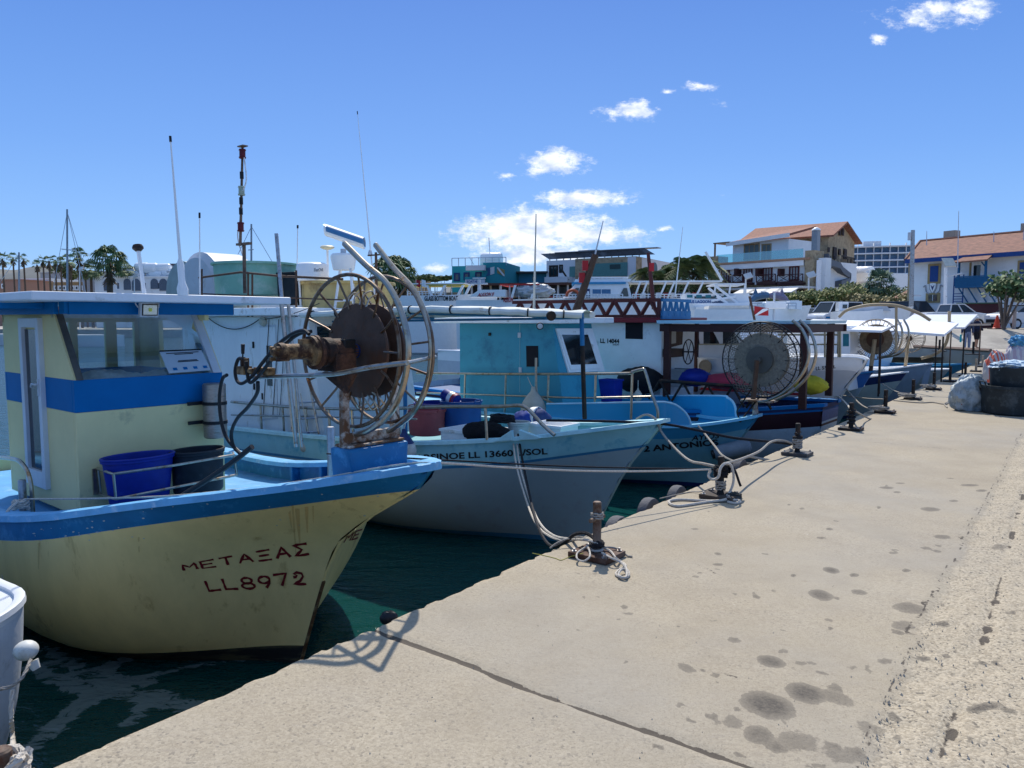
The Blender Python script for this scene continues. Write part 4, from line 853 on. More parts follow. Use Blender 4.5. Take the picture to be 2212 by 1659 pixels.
whip(B1, F1, (395, 634), (368, 299), -.2, .017, .006)
whip(B1, F1, (432, 636), (431, 464), .1, .008, .005, foot=False)
def gps(parent, fr, base, top, y, r=.05, m=WHITE2):
    b_, t_ = fr(*base, y=y), fr(*top, y=y); o = MB().cyl(b_, t_, .018, n=8).build('antenna_pole', WHITE2, parent)
    MB().lathe([(0, -.03), (r * .5, -.03), (r, -.005), (r, .012), (r * .8, .03), (0, .04)], c=t_, ax=t_ - b_, n=16).build('receiver', m, o)
gps(B1, F1, (312, 634), (298, 536), -.3, .048, IRON)
def light_mast():
    b_, e_, t_ = F1(529, 634, y=.2), F1(527, 527, y=.2), F1(524, 316, y=.2); mb = MB(); mb.cyl(b_, e_, .016, n=8)
    mb.box(e_, (.2, .04, .02)).cyl(e_ + Vector((-.06, 0, 0)), t_, .013, .010, n=8)
    for k, (z, r) in enumerate(((.0, .05),)): mb.box(t_, (.09, .05, .01))
    o = mb.build('light_mast', mat('weathered_pole', (.2, .14, .1), .7, .2, vary=.3, dirt=(.03, .02, .02), dirt_amt=.5), B1)
    for py, m in ((332, MAROON), (411, mat('lamp_lens', (.35, .42, .34), .2, vary=.05)), (489, MAROON)):
        c_ = e_ + Vector((-.06, 0, 0)); c_ = c_.lerp(t_, (527 - py) / (527 - 316)); d = t_ - e_
        MB().lathe([(0, -.04), (.028, -.04), (.032, -.028), (.026, -.026), (.026, .026), (.032, .028), (.028, .04), (0, .04)], c=c_, ax=d, n=14).build('navigation_light', m, o)
    for py in (385, 440, 462): c_ = (e_ + Vector((-.06, 0, 0))).lerp(t_, (527 - py) / 211); MB().cyl(c_, c_ + Vector((0, 0, .06)), .017, n=8).build('tape_wrap', BLACK, o)
    MB().tube(catmull([t_ + Vector((.02, 0, -.1)), t_.lerp(e_, .35) + Vector((.05, 0, 0)), t_.lerp(e_, .5) + Vector((-.03, 0, 0)), t_.lerp(e_, .75) + Vector((-.06, 0, 0)), e_ + Vector((-.1, 0, .06)), e_ + Vector((0, 0, -.15))], 5), .006, 5).build('cable', WHITE, o)
light_mast()
def bow_on(px, py, d=.8):
    r = ray(px, HOR); r = Vector((r.x, r.y, 0)); o = Q(0, d); # solve o + t*E = s*r
    den = EDIR.x * r.y - EDIR.y * r.x; t = (-o.x * r.y + o.y * r.x) / den
    p = o + EDIR * t; return at(px, py, p.y)
def cabin(fr, parent, q, y0, y1, wallm, names=('wheelhouse',), z0=None, rake=None, roof=None, roofm=None, over=.15):
    """q = dict(x0 aft, x1 fore bottom, x1t fore top, zt)"""
    m = MB(); z0 = q['z0']; m.hexa([(q['x0'], y0, z0), (q['x1'], y0, z0), (q['x1'], y1, z0), (q['x0'], y1, z0)], [(q['x0'], y0, q['zt']), (q['x1t'], y0, q['zt']), (q['x1t'], y1, q['zt']), (q['x0'], y1, q['zt'])])
    o = m.build(names[0], wallm, parent, smooth=False, bevel=.015)
    if roof:
        MB().box(((q['x0'] + q['x1t']) / 2, (y0 + y1) / 2, q['zt'] + roof / 2 + .002), (abs(q['x1t'] - q['x0']) + 2 * over, y1 - y0 + 2 * over, roof)).build('roof', roofm or WHITE, parent, smooth=False, bevel=.012)
    return o
def side_win(fr, parent, quad, y, frame=.03, fm=None, gm=DARKGL, name='window', x=None, proud=.006):
    """window on a side plane (y) or a front plane (x), corners bl br tr tl"""
    k = dict(y=y) if x is None else dict(x=x)
    P = [fr(*p, **k) for p in quad]; n = Vector((0, -1, 0)) if x is None else Vector((1, 0, 0)); c = sum(P, Vector()) / 4
    f = MB().prism([p + (p - c).normalized() * frame for p in P], n * proud).build(name, fm or WHITE, parent, smooth=False)
    MB().prism([p + n * (proud + .001) for p in P], n * .003).build('pane', gm, f, smooth=False); return f
F2 = Fr((1.74, 8.67, WZ), 128)
B2 = thing('fishing_boat', 'fishing boat with white wheelhouse and pale turquoise bow lettered ARSINOE LL 13660', 'fishing boat', F2.o, F2.rz)
def build_arsinoe():
    stem = [(lambda p: (p.z, p.x))(F2(x, y, y=0)) for x, y in [(1437, 912), (1420, 935), (1396, 962), (1366, 1000), (1343, 1035), (1325, 1070), (1308, 1105), (1290, 1145), (1272, 1186)]]
    stem = [(z, x - stem[0][1]) for z, x in stem]; stem.append((-.5, stem[-1][1] - .15))
    h = Hull(F2, 9.5, 2.9, stem, sheer_px=[(300, 905), (500, 925), (600, 936), (700, 946), (870, 959), (932, 959), (1075, 954), (1160, 947), (1300, 928), (1380, 916), (1437, 908)], um=.42, p=1.9, tip=.07, a0=.75, a1=4.2, ablend=.4)
    BL = mat('strake_blue', (.03, .17, .33), .5, vary=.1)
    hull = h.shell([(.30, 0), (.335, 1)], [LTURQ, BL, HULLW, BL], 'hull', B2)
    h.cap(.10, .045, mat('cap_pale_turquoise', (.36, .62, .68), .5, vary=.1, scale=9, dirt=(.2, .45, .55), dirt_amt=.3, bump=.2), B2, out=.03, wob=.003)
    h.deck(.28, .05, mat('deck_turquoise', (.12, .36, .42), .6, vary=.12), LTURQ, B2)
    v, f = text2d('ARSINOE LL 13660 L/SOL', bold=.028); decal(v, f, [(897, 996), (1183, 981), (1182, 967), (896, 982)], hull, F2, 'lettering', BLACKTXT, B2, off=.006)
    for pts in (((1065, 955), (1104, 929), (1106, 952)), ((1120, 928), (1169, 946), (1160, 950), (1122, 951))):
        P = []
        for (x, y) in pts:
            u0 = .2
            for _ in range(3):
                yy = -h.beam(u0) + .01; q = F2(x, y, y=yy); u0 = max(0, -q.x / h.L)
            P.append(q)
        MB().prism(P, (0, .05, 0)).build('fairlead', mat('cap_pale_turquoise', (0, 0, 0)), B2, smooth=False, bevel=.008)
    ys = -1.0; r = MB(); top = [F2(x, y, y=ys) for x, y in ((500, 868), (640, 880), (800, 884), (932, 879), (1075, 878), (1120, 876), (1140, 883), (1170, 915), (1198, 940))]
    r.tube(catmull(top, 5), .022, 10)
    for x, yt, yb in ((562, 874, 935), (610, 877, 935), (660, 881, 935), (710, 884, 940), (760, 885, 945), (860, 882, 950), (1048, 878, 950)): r.cyl(F2(x, yt, y=ys), F2(x + 4, yb, y=ys), .018, n=8)
    r.tube([F2(500, 896, y=ys), F2(900, 905, y=ys)], .014, 8)
    r.build('rail', STEEL, B2)
    yn = -.92; zt = F2(640, 684, y=yn).z; xb = F2(702, 900, y=yn).x; zb_ = F2(702, 900, y=yn).z; xtp = F2(664, 690, y=yn).x; x0 = F2(395, 760, y=yn).x; z0 = h.z(.4) - .25
    yf = min(F2(908, 868, x=xb).y, 1.25)
    WH = mat('wheelhouse_white', (.74, .76, .76), .5, vary=.05, scale=3, dirt=(.48, .45, .38), dirt_amt=.15, dscale=3, stretch=(2, 2, .6))
    cabin(F2, B2, dict(x0=x0, x1=xb, x1t=xtp, z0=z0, zt=zt), yn, yf, WH)
    nn = Vector((zt - z0, 0, xb - xtp)).normalized()
    def onf(px, py, o=0):
        p0 = Vector((xb, 0, z0)) + nn * o; cl = F2.loc((0, 0, EYE)); r = ray(px, py); rl = Vector((r.dot(F2.ex), r.dot(F2.ey), r.z)); return cl + rl * ((p0 - cl).dot(nn) / rl.dot(nn))
    for q in ([(684, 760), (742, 757), (738, 701), (680, 702)], [(818, 800), (868, 796), (852, 703), (802, 704)]):
        w_ = MB().prism([onf(x, y, .002) for x, y in q], nn * .02).build('window', GREYW, B2, smooth=False); c_ = [sum(v[0] for v in q) / 4, sum(v[1] for v in q) / 4]
        MB().prism([onf(lerp(c_[0], x, .86), lerp(c_[1], y, .88), .023) for x, y in q], nn * .003).build('pane', DARKGL, w_, smooth=False)
    MB().box(((x0 + F2(640, 670, y=yn).x) / 2, 0, zt + .075), (abs(x0 - F2(640, 670, y=yn).x), 2.3, .12)).build('roof', WHITE, B2, smooth=False, bevel=.015)
    dr = side_win(F2, B2, [(566, 905), (600, 900), (596, 706), (562, 708)], yn, .035, GREYW, WH, 'door')
    MB().box(F2(582, 790, y=yn - .012), (.13, .008, .62)).build('pane', DARKGL, dr, smooth=False)
    for (x, y) in ((547, 745), (549, 835), (567, 856)): MB().box(F2(x, y, y=yn - .01), (.03, .02, .1)).build('hinge', IRON, B2, smooth=False)
    MB().lathe([(0, 0), (.07, 0), (.08, .03), (.05, .07), (0, .08)], c=F2(571, 694, y=yn), ax=(0, -1, -.2), n=16).build('bulkhead_lamp', mat('lamp_cream', (.5, .48, .4), .4), B2)
    cb = MB(); cb.tube(sag(F2(435, 672, y=yn - .05), F2(560, 690, y=yn - .03), .22), .008, 5); cb.tube(sag(F2(560, 690, y=yn - .03), F2(690, 655, y=yn - .05), .05), .006, 5)
    for x in (556, 577, 592): cb.tube([F2(x + 25, 690, y=yn - .02), F2(x + 12, 900, y=yn - .02)], .006, 4)
    cb.build('cable', BLACK, B2)
    pt_ = F2(1256, 684, y=.0); pb_ = F2(1263, 905, y=.05)
    ya, yb = -.98, 1.0; xr = F2(650, 670, y=ya).x
    A = [F2(650, 680, y=ya), F2(760, 675, y=ya + .02), F2(932, 668, y=ya + .1), F2(1100, 673, y=-.55), F2(1256, 680, y=-.05)]
    Bk = [Vector((p.x, -p.y + .0, p.z - .02)) for p in A]; Bk[-1] = A[-1] + Vector((0, .25, 0))
    ca = catmull(A, 8); cb_ = catmull(Bk, 8); mbs = MB(); n = len(ca)
    def aw(s, t):
        i = min(n - 1, int(round(s * (n - 1)))); p = ca[i].lerp(cb_[i], t); return p + Vector((0, 0, .05 * math.sin(math.pi * t) + .012 * math.sin(s * 40)))
    mbs.grid(aw, n - 1, 10); CLOTH = mat('awning_cloth', (.66, .68, .64), .8, vary=.08, scale=5, bump=.8, bscale=9, dirt=(.45, .33, .2), dirt_amt=.12, dscale=4)
    mbs.build('awning', CLOTH, B2)
    ro = MB()
    for i in range(n): pass
    rr = [p + Vector((0, random.uniform(-.006, .006), random.uniform(-.01, .006))) for p in ca]; ro.tube(rr, .042, 8); rr2 = [p for p in cb_]; ro.tube(rr2, .045, 8); rl = ro.build('rolled_edge', CLOTH, B2)
    for k in range(2, n, 4): MB().lathe([(.053, -.008), (.056, -.008), (.056, .008), (.053, .008)], c=ca[k], ax=ca[min(k + 1, n - 1)] - ca[k - 1], n=12).build('lashing', BLACK, rl)
    fr_ = MB()
    for k in (6, 14, 22, 28): fr_.tube([ca[k] + Vector((0, 0, -.05)), cb_[k] + Vector((0, 0, -.05))], .018, 6)
    fr_.tube([ca[0] + Vector((0, .5, -.1)), ca[-1] + Vector((0, 0, -.04))], .016, 6); fr_.tube([ca[0] + Vector((0, 1.2, -.1)), ca[-1] + Vector((0, 0.05, -.04))], .016, 6)
    fr_.build('awning_frame', mat('frame_blue', (.03, .16, .33), .5), B2)
    po = MB(); po.cyl(pb_, pb_.lerp(pt_, .72), .03, .028, n=10, mi=0).cyl(pb_.lerp(pt_, .72), pt_ + Vector((0, 0, .05)), .029, .028, n=10, mi=1).build('awning_pole', [IRON, BLUE], B2)
    p1 = F2(873, 668, y=-.75); MB().cyl(p1, Vector((p1.x, p1.y, z0)), .028, n=10).build('awning_pole', BLUE, B2)
    cl = F2(1196, 671, y=-.3); MB().lathe([(0, -.02), (.055, -.02), (.06, .02), (.05, .03), (0, .03)], c=F2(1190, 682, y=-.4), ax=(.9, -.7, -.2), n=14).build('work_lamp', IRON, B2)
    ld = MB(); a_, b_ = F2(597, 505, y=-.9), F2(636, 965, y=-1.15); ld.tube([a_, b_], .035, 4); ld.build('boom', GALV, B2, smooth=False)
    ld = MB(); ld.tube([F2(667, 820, y=-1.1), F2(694, 960, y=-1.1)], .02, 6); ld.tube([F2(640, 820, y=-1.1), F2(640, 960, y=-1.1)], .02, 6)
    for py in (870, 905, 935): ld.tube([F2(640, py, y=-1.1), F2(686, py - 2, y=-1.1)], .014, 6)
    ld.build('boarding_ladder', GALV, B2)
    return h, hull, zt, yn, x0, z0
H2, HULL2, ZT2, YN2, X02, Z02 = build_arsinoe()
ZR2 = ZT2 + .135
def radars():
    c = F2(742, 560, y=0); t = MB(); tw = B2
    d = MB(); s = .0117 * 8.9 / 10
    rr = .2
    d.lathe([(0, -.17), (rr * .8, -.17), (rr * .85, -.14), (rr, .02), (rr, .055), (rr * .85, .085), (0, .09)], c=c, n=24); dm = d.build('radar_drum', WHITE2, B2)
    MB().cyl(c + Vector((0, 0, .09)), c + Vector((0, 0, .16)), .045, n=12).build('radar_hub', GREYW, dm)
    e0, e1 = F2(703, 498, y=-.12), F2(787, 527, y=.26); ax = (e1 - e0)
    m = MB(); u = Vector((0, 0, 1)); v = ax.normalized().cross(u).normalized(); P = [e0 + v * (.13 * math.cos(a)) + u * (.085 * math.sin(a) + (.015 if math.sin(a) > 0 else 0)) for a in [2 * math.pi * i / 20 for i in range(20)]]
    m.prism(P, ax); br = m.build('radar_bar', [WHITE2], B2)
    m = MB(); P2 = [e0 + ax * .06 + v * (.135 * math.cos(a)) + u * (.09 * math.sin(a) + .015) for a in [math.radians(-38 + i * 256 / 20) for i in range(21)]]
    m.prism([p for p in P2], ax * .94); m.build('bar_face', mat('radar_blue', (.05, .19, .38), .5, vary=.08), br, smooth=False)
    lg = MB()
    for bx, by, yy in ((718, 705, -.2), (768, 708, -.2), (735, 690, .25), (777, 692, .25)): lg.tube([F2(bx, by, y=yy), F2(735 + (bx > 740) * 22, 580, y=yy * .4)], .022, 6)
    lg.tube([F2(728, 650, y=-.2), F2(765, 648, y=-.2)], .016, 6); lg.build('radar_tower', WHITE, B2)
    c = F2(675, 607, y=-.1); hh = F2(675, 567, y=-.1).z - c.z; rad = (F2(697, 590, y=-.1) - F2(653, 590, y=-.1)).length / 2
    do = MB().lathe([(0, 0), (rad * .93, 0), (rad, .02), (rad * .97, hh * .75), (rad * .9, hh * .9), (rad * .75, hh * .98), (0, hh)], c=c, n=30).build('antenna_dome', WHITE2, B2)
    b_ = F2(670, 700, y=-.1); MB().cyl(b_, Vector((c.x, c.y, c.z)), .028, n=10).build('dome_pole', GREYW, do)
    v2, fs = text2d('iFleetONE', bold=.01); decal(v2, fs, [(678, 587), (698, 586), (698, 579), (678, 579)], do, F2, 'lettering', mat('grey_lettering', (.12, .14, .17), .6), do, off=.003)
    gps(B2, F2, (710, 700), (707, 535), .2, .115, mat('receiver_cream', (.62, .58, .42), .5)); gps(B2, F2, (650, 665), (646, 596), -.2, .05)
    whip(B2, F2, (640, 690), (643, 489), -.3, .010, .008, foot=True); whip(B2, F2, (810, 640), (772, 243), .1, .014, .004, foot=False, y1=.2)
    ms = MB(); a_, b_ = F2(815, 700, y=.1), F2(812, 545, y=.1); ms.cyl(a_, b_, .02, n=8); ms.box(b_ + Vector((0, 0, -.04)), (.35, .03, .02)); ms.build('antenna_mast', BROWN, B2)
    for x in (-.13, .13): MB().lathe([(0, 0), (.035, .0), (.035, .02), (.02, .07), (0, .08)], c=b_ + Vector((x, 0, -.03)), n=10).build('deck_light', GREYW, B2)
    r = MB(); zz = F2(600, 592, y=-.8).z
    P = [F2(x, y, y=-.85) for x, y in ((430, 600), (520, 588), (600, 596), (740, 603))]; r.tube(P, .018, 8); P2 = [F2(x, y, y=-.85) for x, y in ((430, 634), (640, 644), (740, 648))]; r.tube(P2, .012, 6)
    for x in (436, 536, 545, 640): r.cyl(F2(x, 575 + (x % 7) * 3, y=-.85), F2(x, 690, y=-.85), .016, n=8)
    r.build('roof_rail', BROWN, B2)
    tk = MB(); a_, b_ = F2(404, 618, y=.1), F2(497, 618, y=.1); cx = (a_ + b_) / 2; rad = (b_ - a_).length / 2
    tk.lathe([(0, -.5), (rad * .5, -.5), (rad * .9, -.42), (rad, -.3), (rad, .45), (rad * .85, .55), (0, .6)], c=cx + Vector((0, .3, -.12)), ax=(0, -1, 0), n=30, sx=1, sy=1); tk.build('fuel_tank', mat('tank_grey', (.5, .52, .55), .4, vary=.06, dirt=(.4, .38, .33), dirt_amt=.2), B2)
    a_, b_ = F2(368, 625, y=.9), F2(440, 622, y=.9); cx = (a_ + b_) / 2; rad = (b_ - a_).length / 2
    tk = MB(); tk.lathe([(0, -.4), (rad * .6, -.4), (rad, -.2), (rad, .4), (0, .5)], c=cx + Vector((0, .3, -.1)), ax=(0, -1, 0), n=30); tk.build('water_tank', mat('tank_green_grey', (.3, .36, .34), .5), B2)
radars()
GREENTUB = mat('faded_green_plastic', (.20, .42, .33), .6, vary=.1, scale=3, bump=.2, dirt=(.33, .5, .44), dirt_amt=.3)
YELTUB = mat('faded_yellow_plastic', (.60, .45, .18), .7, vary=.1, bump=.3, dirt=(.35, .24, .1), dirt_amt=.35)
tub('faded green tub on the white wheelhouse roof behind the roof rail', F2, 502, 607, 571, 640, y=.1, m=GREENTUB, taper=.93, handles=False)
tub('weathered yellow tub standing behind the top of the front net reel', F2, 688, 820, 612, 705, y=.55, m=YELTUB, taper=.95, handles=False)
bx = thing('storage_bin', 'black storage bin between the green tub and the white antenna dome', 'bin', F2.w(F2(646, 662, y=.3)), F2.rz)
hb = MB().box((0, 0, .28), (.48, .5, .52), taper=1.06).build('body', mat('black_bin', (.012, .016, .022), .5, vary=.3), bx, smooth=False, bevel=.02); MB().box((0, 0, .56), (.54, .56, .035)).build('rim', mat('black_bin', (0, 0, 0)), bx, smooth=False, bevel=.01)
tub('pink plastic tub on the deck beside the two blue tubs', F2, 892, 952, 884, 938, y=.0, m=TUBRED, taper=.9)
tub('dark blue tub with a pale rim line, next to the pink tub', F2, 908, 975, 870, 930, y=.5, m=TUBBLUE, taper=.93)
tub('lighter blue barrel tub, right of the dark blue tub on deck', F2, 963, 1030, 866, 920, y=.45, m=mat('barrel_blue', (.012, .08, .27), .5, vary=.15), taper=.97)
def bottle(c):
    t = thing('canister', 'blue canister with white and red label lying over the blue tubs', 'canister', F2.w(c), F2.rz)
    ax = Vector((.75, 0, -.25)); MB().lathe([(0, -.16), (.08, -.16), (.1, -.13), (.1, .1), (.06, .15), (.03, .16), (.03, .2), (0, .2)], ax=ax, n=18).build('body', TUBBLUE, t)
    MB().lathe([(.102, -.02), (.103, -.02), (.103, .05), (.102, .05)], ax=ax, n=18).build('label_band', WHITE2, t); MB().lathe([(.102, .05), (.103, .05), (.098, .11), (.097, .11)], ax=ax, n=18).build('label_band', RED, t)
bottle(F2(975, 860, y=.5))
def crate(fr, c, d, m, label, name='crate', rz=0):
    t = thing(name, label, name.replace('_', ' '), fr.w(c), fr.rz + rz); x, y, z = d
    b_ = MB(); w_ = .02
    b_.box((0, 0, w_ / 2), (x, y, w_)); b_.box((0, -y / 2 + w_ / 2, z / 2 + w_ / 2), (x, w_, z - w_)); b_.box((0, y / 2 - w_ / 2, z / 2 + w_ / 2), (x, w_, z - w_)); b_.box((x / 2 - w_ / 2, 0, z / 2 + w_ / 2), (w_, y - 2 * w_, z - w_)); b_.box((-x / 2 + w_ / 2, 0, z / 2 + w_ / 2), (w_, y - 2 * w_, z - w_))
    b_.build('body', m, t, smooth=False, bevel=.005)
    f = MB()
    for s in (-1, 1): f.box((0, s * (y / 2 + .008), z - .02), (x + .04, .016, .035)); f.box((s * (x / 2 + .008), 0, z - .02), (.016, y - .002, .035))
    f.build('rim', m, t, smooth=False); return t
crate(F2, F2(1040, 955, y=-.3), (.9, .6, .18), WHITE, 'long white fish box lying on the second boat behind the rail post', 'fish_box')
crate(F2, F2(1195, 940, y=.1), (.5, .4, .16), WHITE2, 'small white fish box in the bow of the second boat', 'fish_box')
tub('white bucket with dark rim beside the blue bag', F2, 1101, 1139, 912, 950, y=-.25, m=mat('bucket_white', (.62, .62, .56), .5), taper=.85, name='bucket', cat='bucket', handles=False)
def soft(fr, c, s, m, label, name, cat, jit=.06, n=22, group=None, parts=None):
    t = thing(name, label, cat, fr.w(c), fr.rz, group)
    def f(u, v):
        a, p = 2 * math.pi * u, math.pi * v; k = 1 + jit * (math.sin(a * 3 + p * 4) + math.sin(a * 5 - p * 7 + 1) * .6 + math.sin(a * 9 + p * 11) * .3)
        z = math.cos(p); return Vector((s[0] * math.sin(p) * math.cos(a) * k, s[1] * math.sin(p) * math.sin(a) * k, s[2] * (z * k + 1) * (1 if z > 0 else 1)))
    MB().grid(f, n, n // 2).build('body', m, t); return t
soft(F2, F2(1130, 925, y=.35), (.14, .14, .12), mat('blue_cloth', (.02, .05, .28), .8, vary=.2), 'blue cloth bag in the bow beside the white bucket', 'cloth_bag', 'bag')
t_ = soft(F2, F2(1160, 928, y=.5), (.22, .13, .15), mat('navy_cloth', (.04, .07, .2), .8, vary=.2), 'navy and white striped towel roll in the bow', 'towel_roll', 'towel')
MB().lathe([(.158, -.05), (.165, -.05), (.165, .05), (.158, .05)], c=(-.02, 0, .15), ax=(1, 0, .1), n=18, sx=1.0, sy=.95).build('white_stripe', WHITE, t_)
soft(F2, F2(1050, 958, y=-.6), (.36, .2, .14), mat('black_net', (.006, .006, .008), .95, vary=.4, bump=1, bscale=60), 'black net pile in the second boat below the rail', 'net_pile', 'net')
def coil(fr, c, r, n, m, label, rr=.014):
    P = [Vector((math.cos(a) * (r + random.uniform(-.02, .02)), math.sin(a) * r * .8, .02 + .02 * (a / 6.28) + random.uniform(0, .01))) for a in [2 * math.pi * i / 16 for i in range(16 * n)]]
    return rope_thing([fr.w(Vector(c) + p) for p in P], rr, m, label, 'rope_coil')
coil(F2, F2(1085, 915, y=-.35), .16, 4, ROPEB, 'black rope hoop standing behind the near fairlead', .02)
F3 = Fr((3.93, 12.1, WZ), 128)
B3 = thing('fishing_boat', 'turquoise fishing boat with raked white framed window and ANTONIOS lettered on its bow', 'fishing boat', F3.o, F3.rz)
def build_antonios():
    stem = [(lambda p: (p.z, p.x))(F3(x, y, y=0)) for x, y in [(1640, 898), (1628, 915), (1610, 938), (1592, 962), (1570, 995), (1550, 1025), (1535, 1052)]]
    stem = [(z, x - stem[0][1]) for z, x in stem]; stem.append((-.5, stem[-1][1] - .12))
    h = Hull(F3, 9, 2.9, stem, sheer_px=[(900, 880), (1200, 905), (1350, 918), (1420, 922), (1492, 923), (1560, 914), (1610, 903), (1642, 896)], um=.4, p=1.9, tip=.08, a0=.9, a1=4, ablend=.4)
    LOW = mat('pale_teal_hull', (.16, .36, .42), .5, vary=.08); LB = mat('pale_blue_line', (.35, .6, .75), .4)
    hull = h.shell([(.22, 0)], [mat('hull_blue', (.03, .22, .38), .4, vary=.08, coat=.2), LOW, NAVY], 'hull', B3)
    h.cap(.1, .05, mat('cap_light_blue', (.16, .48, .68), .4, vary=.1), B3)
    h.deck(.1, .05, mat('cap_light_blue', (0, 0, 0)), BRIGHT, B3)
    v, f = text2d('LL 772 ANTONIOS', bold=.035); decal(v, f, [(1330, 982), (1553, 961), (1550, 948), (1330, 968)], hull, F3, 'lettering', BLACKTXT, B3, off=.008)
    v, f = text2d('AYIOS', bold=.02); decal(v, f, [(1493, 952), (1553, 946), (1554, 935), (1496, 940)], hull, F3, 'lettering', BLACKTXT, B3, off=.008)
    for side, pts in ((-1, [(1180, 873), (1300, 871), (1416, 869), (1440, 870), (1460, 876), (1478, 890), (1488, 905), (1492, 921)]), (1, [(1300, 858), (1426, 855), (1555, 855), (1572, 859), (1583, 867), (1589, 880), (1591, 900)])):
        T, Bt = [], []
        for (x, y) in pts:
            u0 = .3
            for _ in range(5): q = F3(x, y, y=side * (h.beam(u0) - .03)); u0 = max(0, -q.x / h.L)
            T.append(q); Bt.append(Vector((q.x, side * (h.beam(u0) - .03), h.z(u0) - .02)))
        T, Bt = catmull(T, 5), catmull(Bt, 5); n = len(T); m = MB()
        Z = Vector((0, -side * .03, 0))
        vs = T + Bt + [p + Z for p in T] + [p + Z for p in Bt]
        fs = []
        for i in range(n - 1): fs += [(i, i + 1, n + i + 1, n + i), (2 * n + i, 3 * n + i, 3 * n + i + 1, 2 * n + i + 1), (i, 2 * n + i, 2 * n + i + 1, i + 1)]
        fs.append((n - 1, 2 * n - 1, 4 * n - 1, 3 * n - 1)); m.add(vs, fs); pn = m.build('bulwark_panel', BRIGHT, B3)
        MB().tube([p + Z * .5 for p in T], .02, 6).build('edge_trim', LB, pn)
    yn = -.95; xb = F3(1230, 880, y=yn).x; xtp = F3(1194, 698, y=yn).x; x0 = F3(993, 800, y=yn).x; zt = F3(1190, 699, y=yn).z
    yf = F3(1312, 876, x=xb).y
    CT = mat('cabin_turquoise', (.04, .29, .40), .5, vary=.06, scale=2, dirt=(.025, .19, .29), dirt_amt=.25, dscale=1.5, bump=.1)
    cabin(F3, B3, dict(x0=x0, x1=xb, x1t=xtp, z0=.5, zt=zt), yn, yf, CT)
    n = Vector((zt - .5, 0, xb - xtp)).normalized()
    def onf(px, py, o=0):
        p0 = Vector((xb, 0, .5)) + n * o; cl = F3.loc((0, 0, EYE)); r = ray(px, py); rl = Vector((r.dot(F3.ex), r.dot(F3.ey), r.z)); return cl + rl * ((p0 - cl).dot(n) / rl.dot(n))
    def fq(q, o, d, name, m, par): return MB().prism([onf(x, y, o) for x, y in q], n * d).build(name, m, par, smooth=False)
    w1 = fq([(1226, 805), (1304, 802), (1277, 710), (1199, 710)], .002, .03, 'window', WHITE2, B3); fq([(1232, 799), (1298, 796), (1273, 715), (1206, 716)], .033, .012, 'frame', WHITE, w1); fq([(1234, 788), (1290, 786), (1270, 723), (1214, 723)], .046, .002, 'pane', DARKGL, w1)
    side_win(F3, B3, [(1138, 792), (1164, 792), (1163, 747), (1137, 747)], yn, .018, CT, mat('dark_opening', (.01, .01, .015), .8))
    for x, y in ((1122, 724), (1124, 799)): MB().box(F3(x, y, y=yn - .01), (.06, .02, .09)).build('hinge', GREYW, B3, smooth=False)
    sm = MB(); sm.box(F3(1123, 770, y=yn - .003), (.012, .006, 1.3)); sm.build('door_seam', mat('seam_grey', (.2, .42, .48), .6), B3, smooth=False)
    MB().box(F3(1058, 722, y=yn - .01), (.05, .03, .06)).build('vent', IRON, B3, smooth=False)
    xr0, xr1 = F3(1020, 705, y=-1.1).x, F3(1345, 704, y=yf + .1).x
    MB().hexa([(x0 - .5, -1.15, zt + .002), (xtp + .28, -1.15, zt + .002), (xtp + .28, yf + .35, zt + .002), (x0 - .5, yf + .35, zt + .002)], [(x0 - .5, -1.15, zt + .11), (xtp + .28, -1.15, zt + .11), (xtp + .28, yf + .35, zt + .11), (x0 - .5, yf + .35, zt + .11)]).build('roof', WHITE, B3, smooth=False, bevel=.015)
    wl_ = MB().lathe([(0, -.02), (.06, -.02), (.065, .02), (.0, .02)], c=F3(1166, 704, y=-1.2), ax=(.8, -.7, -.3), n=14).build('work_lamp', IRON, B3); MB().lathe([(0, .022), (.05, .022), (.04, .032), (0, .034)], c=F3(1166, 704, y=-1.2), ax=(.8, -.7, -.3), n=14).build('lens', GREYW, wl_)
    r = MB(); ys = -1.12; r.tube(catmull([F3(x, y, y=ys) for x, y in ((900, 806), (1100, 808), (1339, 807), (1365, 803), (1386, 798), (1394, 803), (1408, 850), (1420, 884), (1421, 905))], 6), .024, 10)
    r.tube([F3(x, y, y=ys) for x, y in ((900, 848), (1020, 852), (1255, 860), (1406, 857))], .018, 8)
    for x in (1005, 1093, 1185, 1287, 1366): r.cyl(F3(x, 807 - (x > 1350) * 5, y=ys), F3(x - 3, 905, y=ys), .02, n=8)
    r.build('rail', STEEL, B3)
    j = MB(); j.tube(catmull([F3(x, y, y=ys - .06) for x, y in ((1158, 773), (1158, 810), (1159, 845), (1166, 857), (1180, 864), (1215, 882), (1253, 901))], 6), .022, 8); j.build('davit', STEEL, B3)
    c = F3(1645, 777, y=-.02); rad = (F3(1645, 696, y=0) - F3(1645, 858, y=0)).length / 2
    reel(B3, c, rad, .12, 16, .011, rad * .72, .06, (BLACK, mat('net_wound_drum', (.20, .185, .15), .9, vary=.3, scale=30, bump=1, bscale=80)))
    MB().cyl(c + Vector((0, -.075, 0)), c + Vector((0, -.1, 0)), rad * .36, n=30).cyl(c + Vector((0, -.1, 0)), c + Vector((0, -.2, 0)), .05, n=14).build('hub_plate', mat('hub_grey', (.10, .10, .09), .6, .3), B3)
    nm = MB()
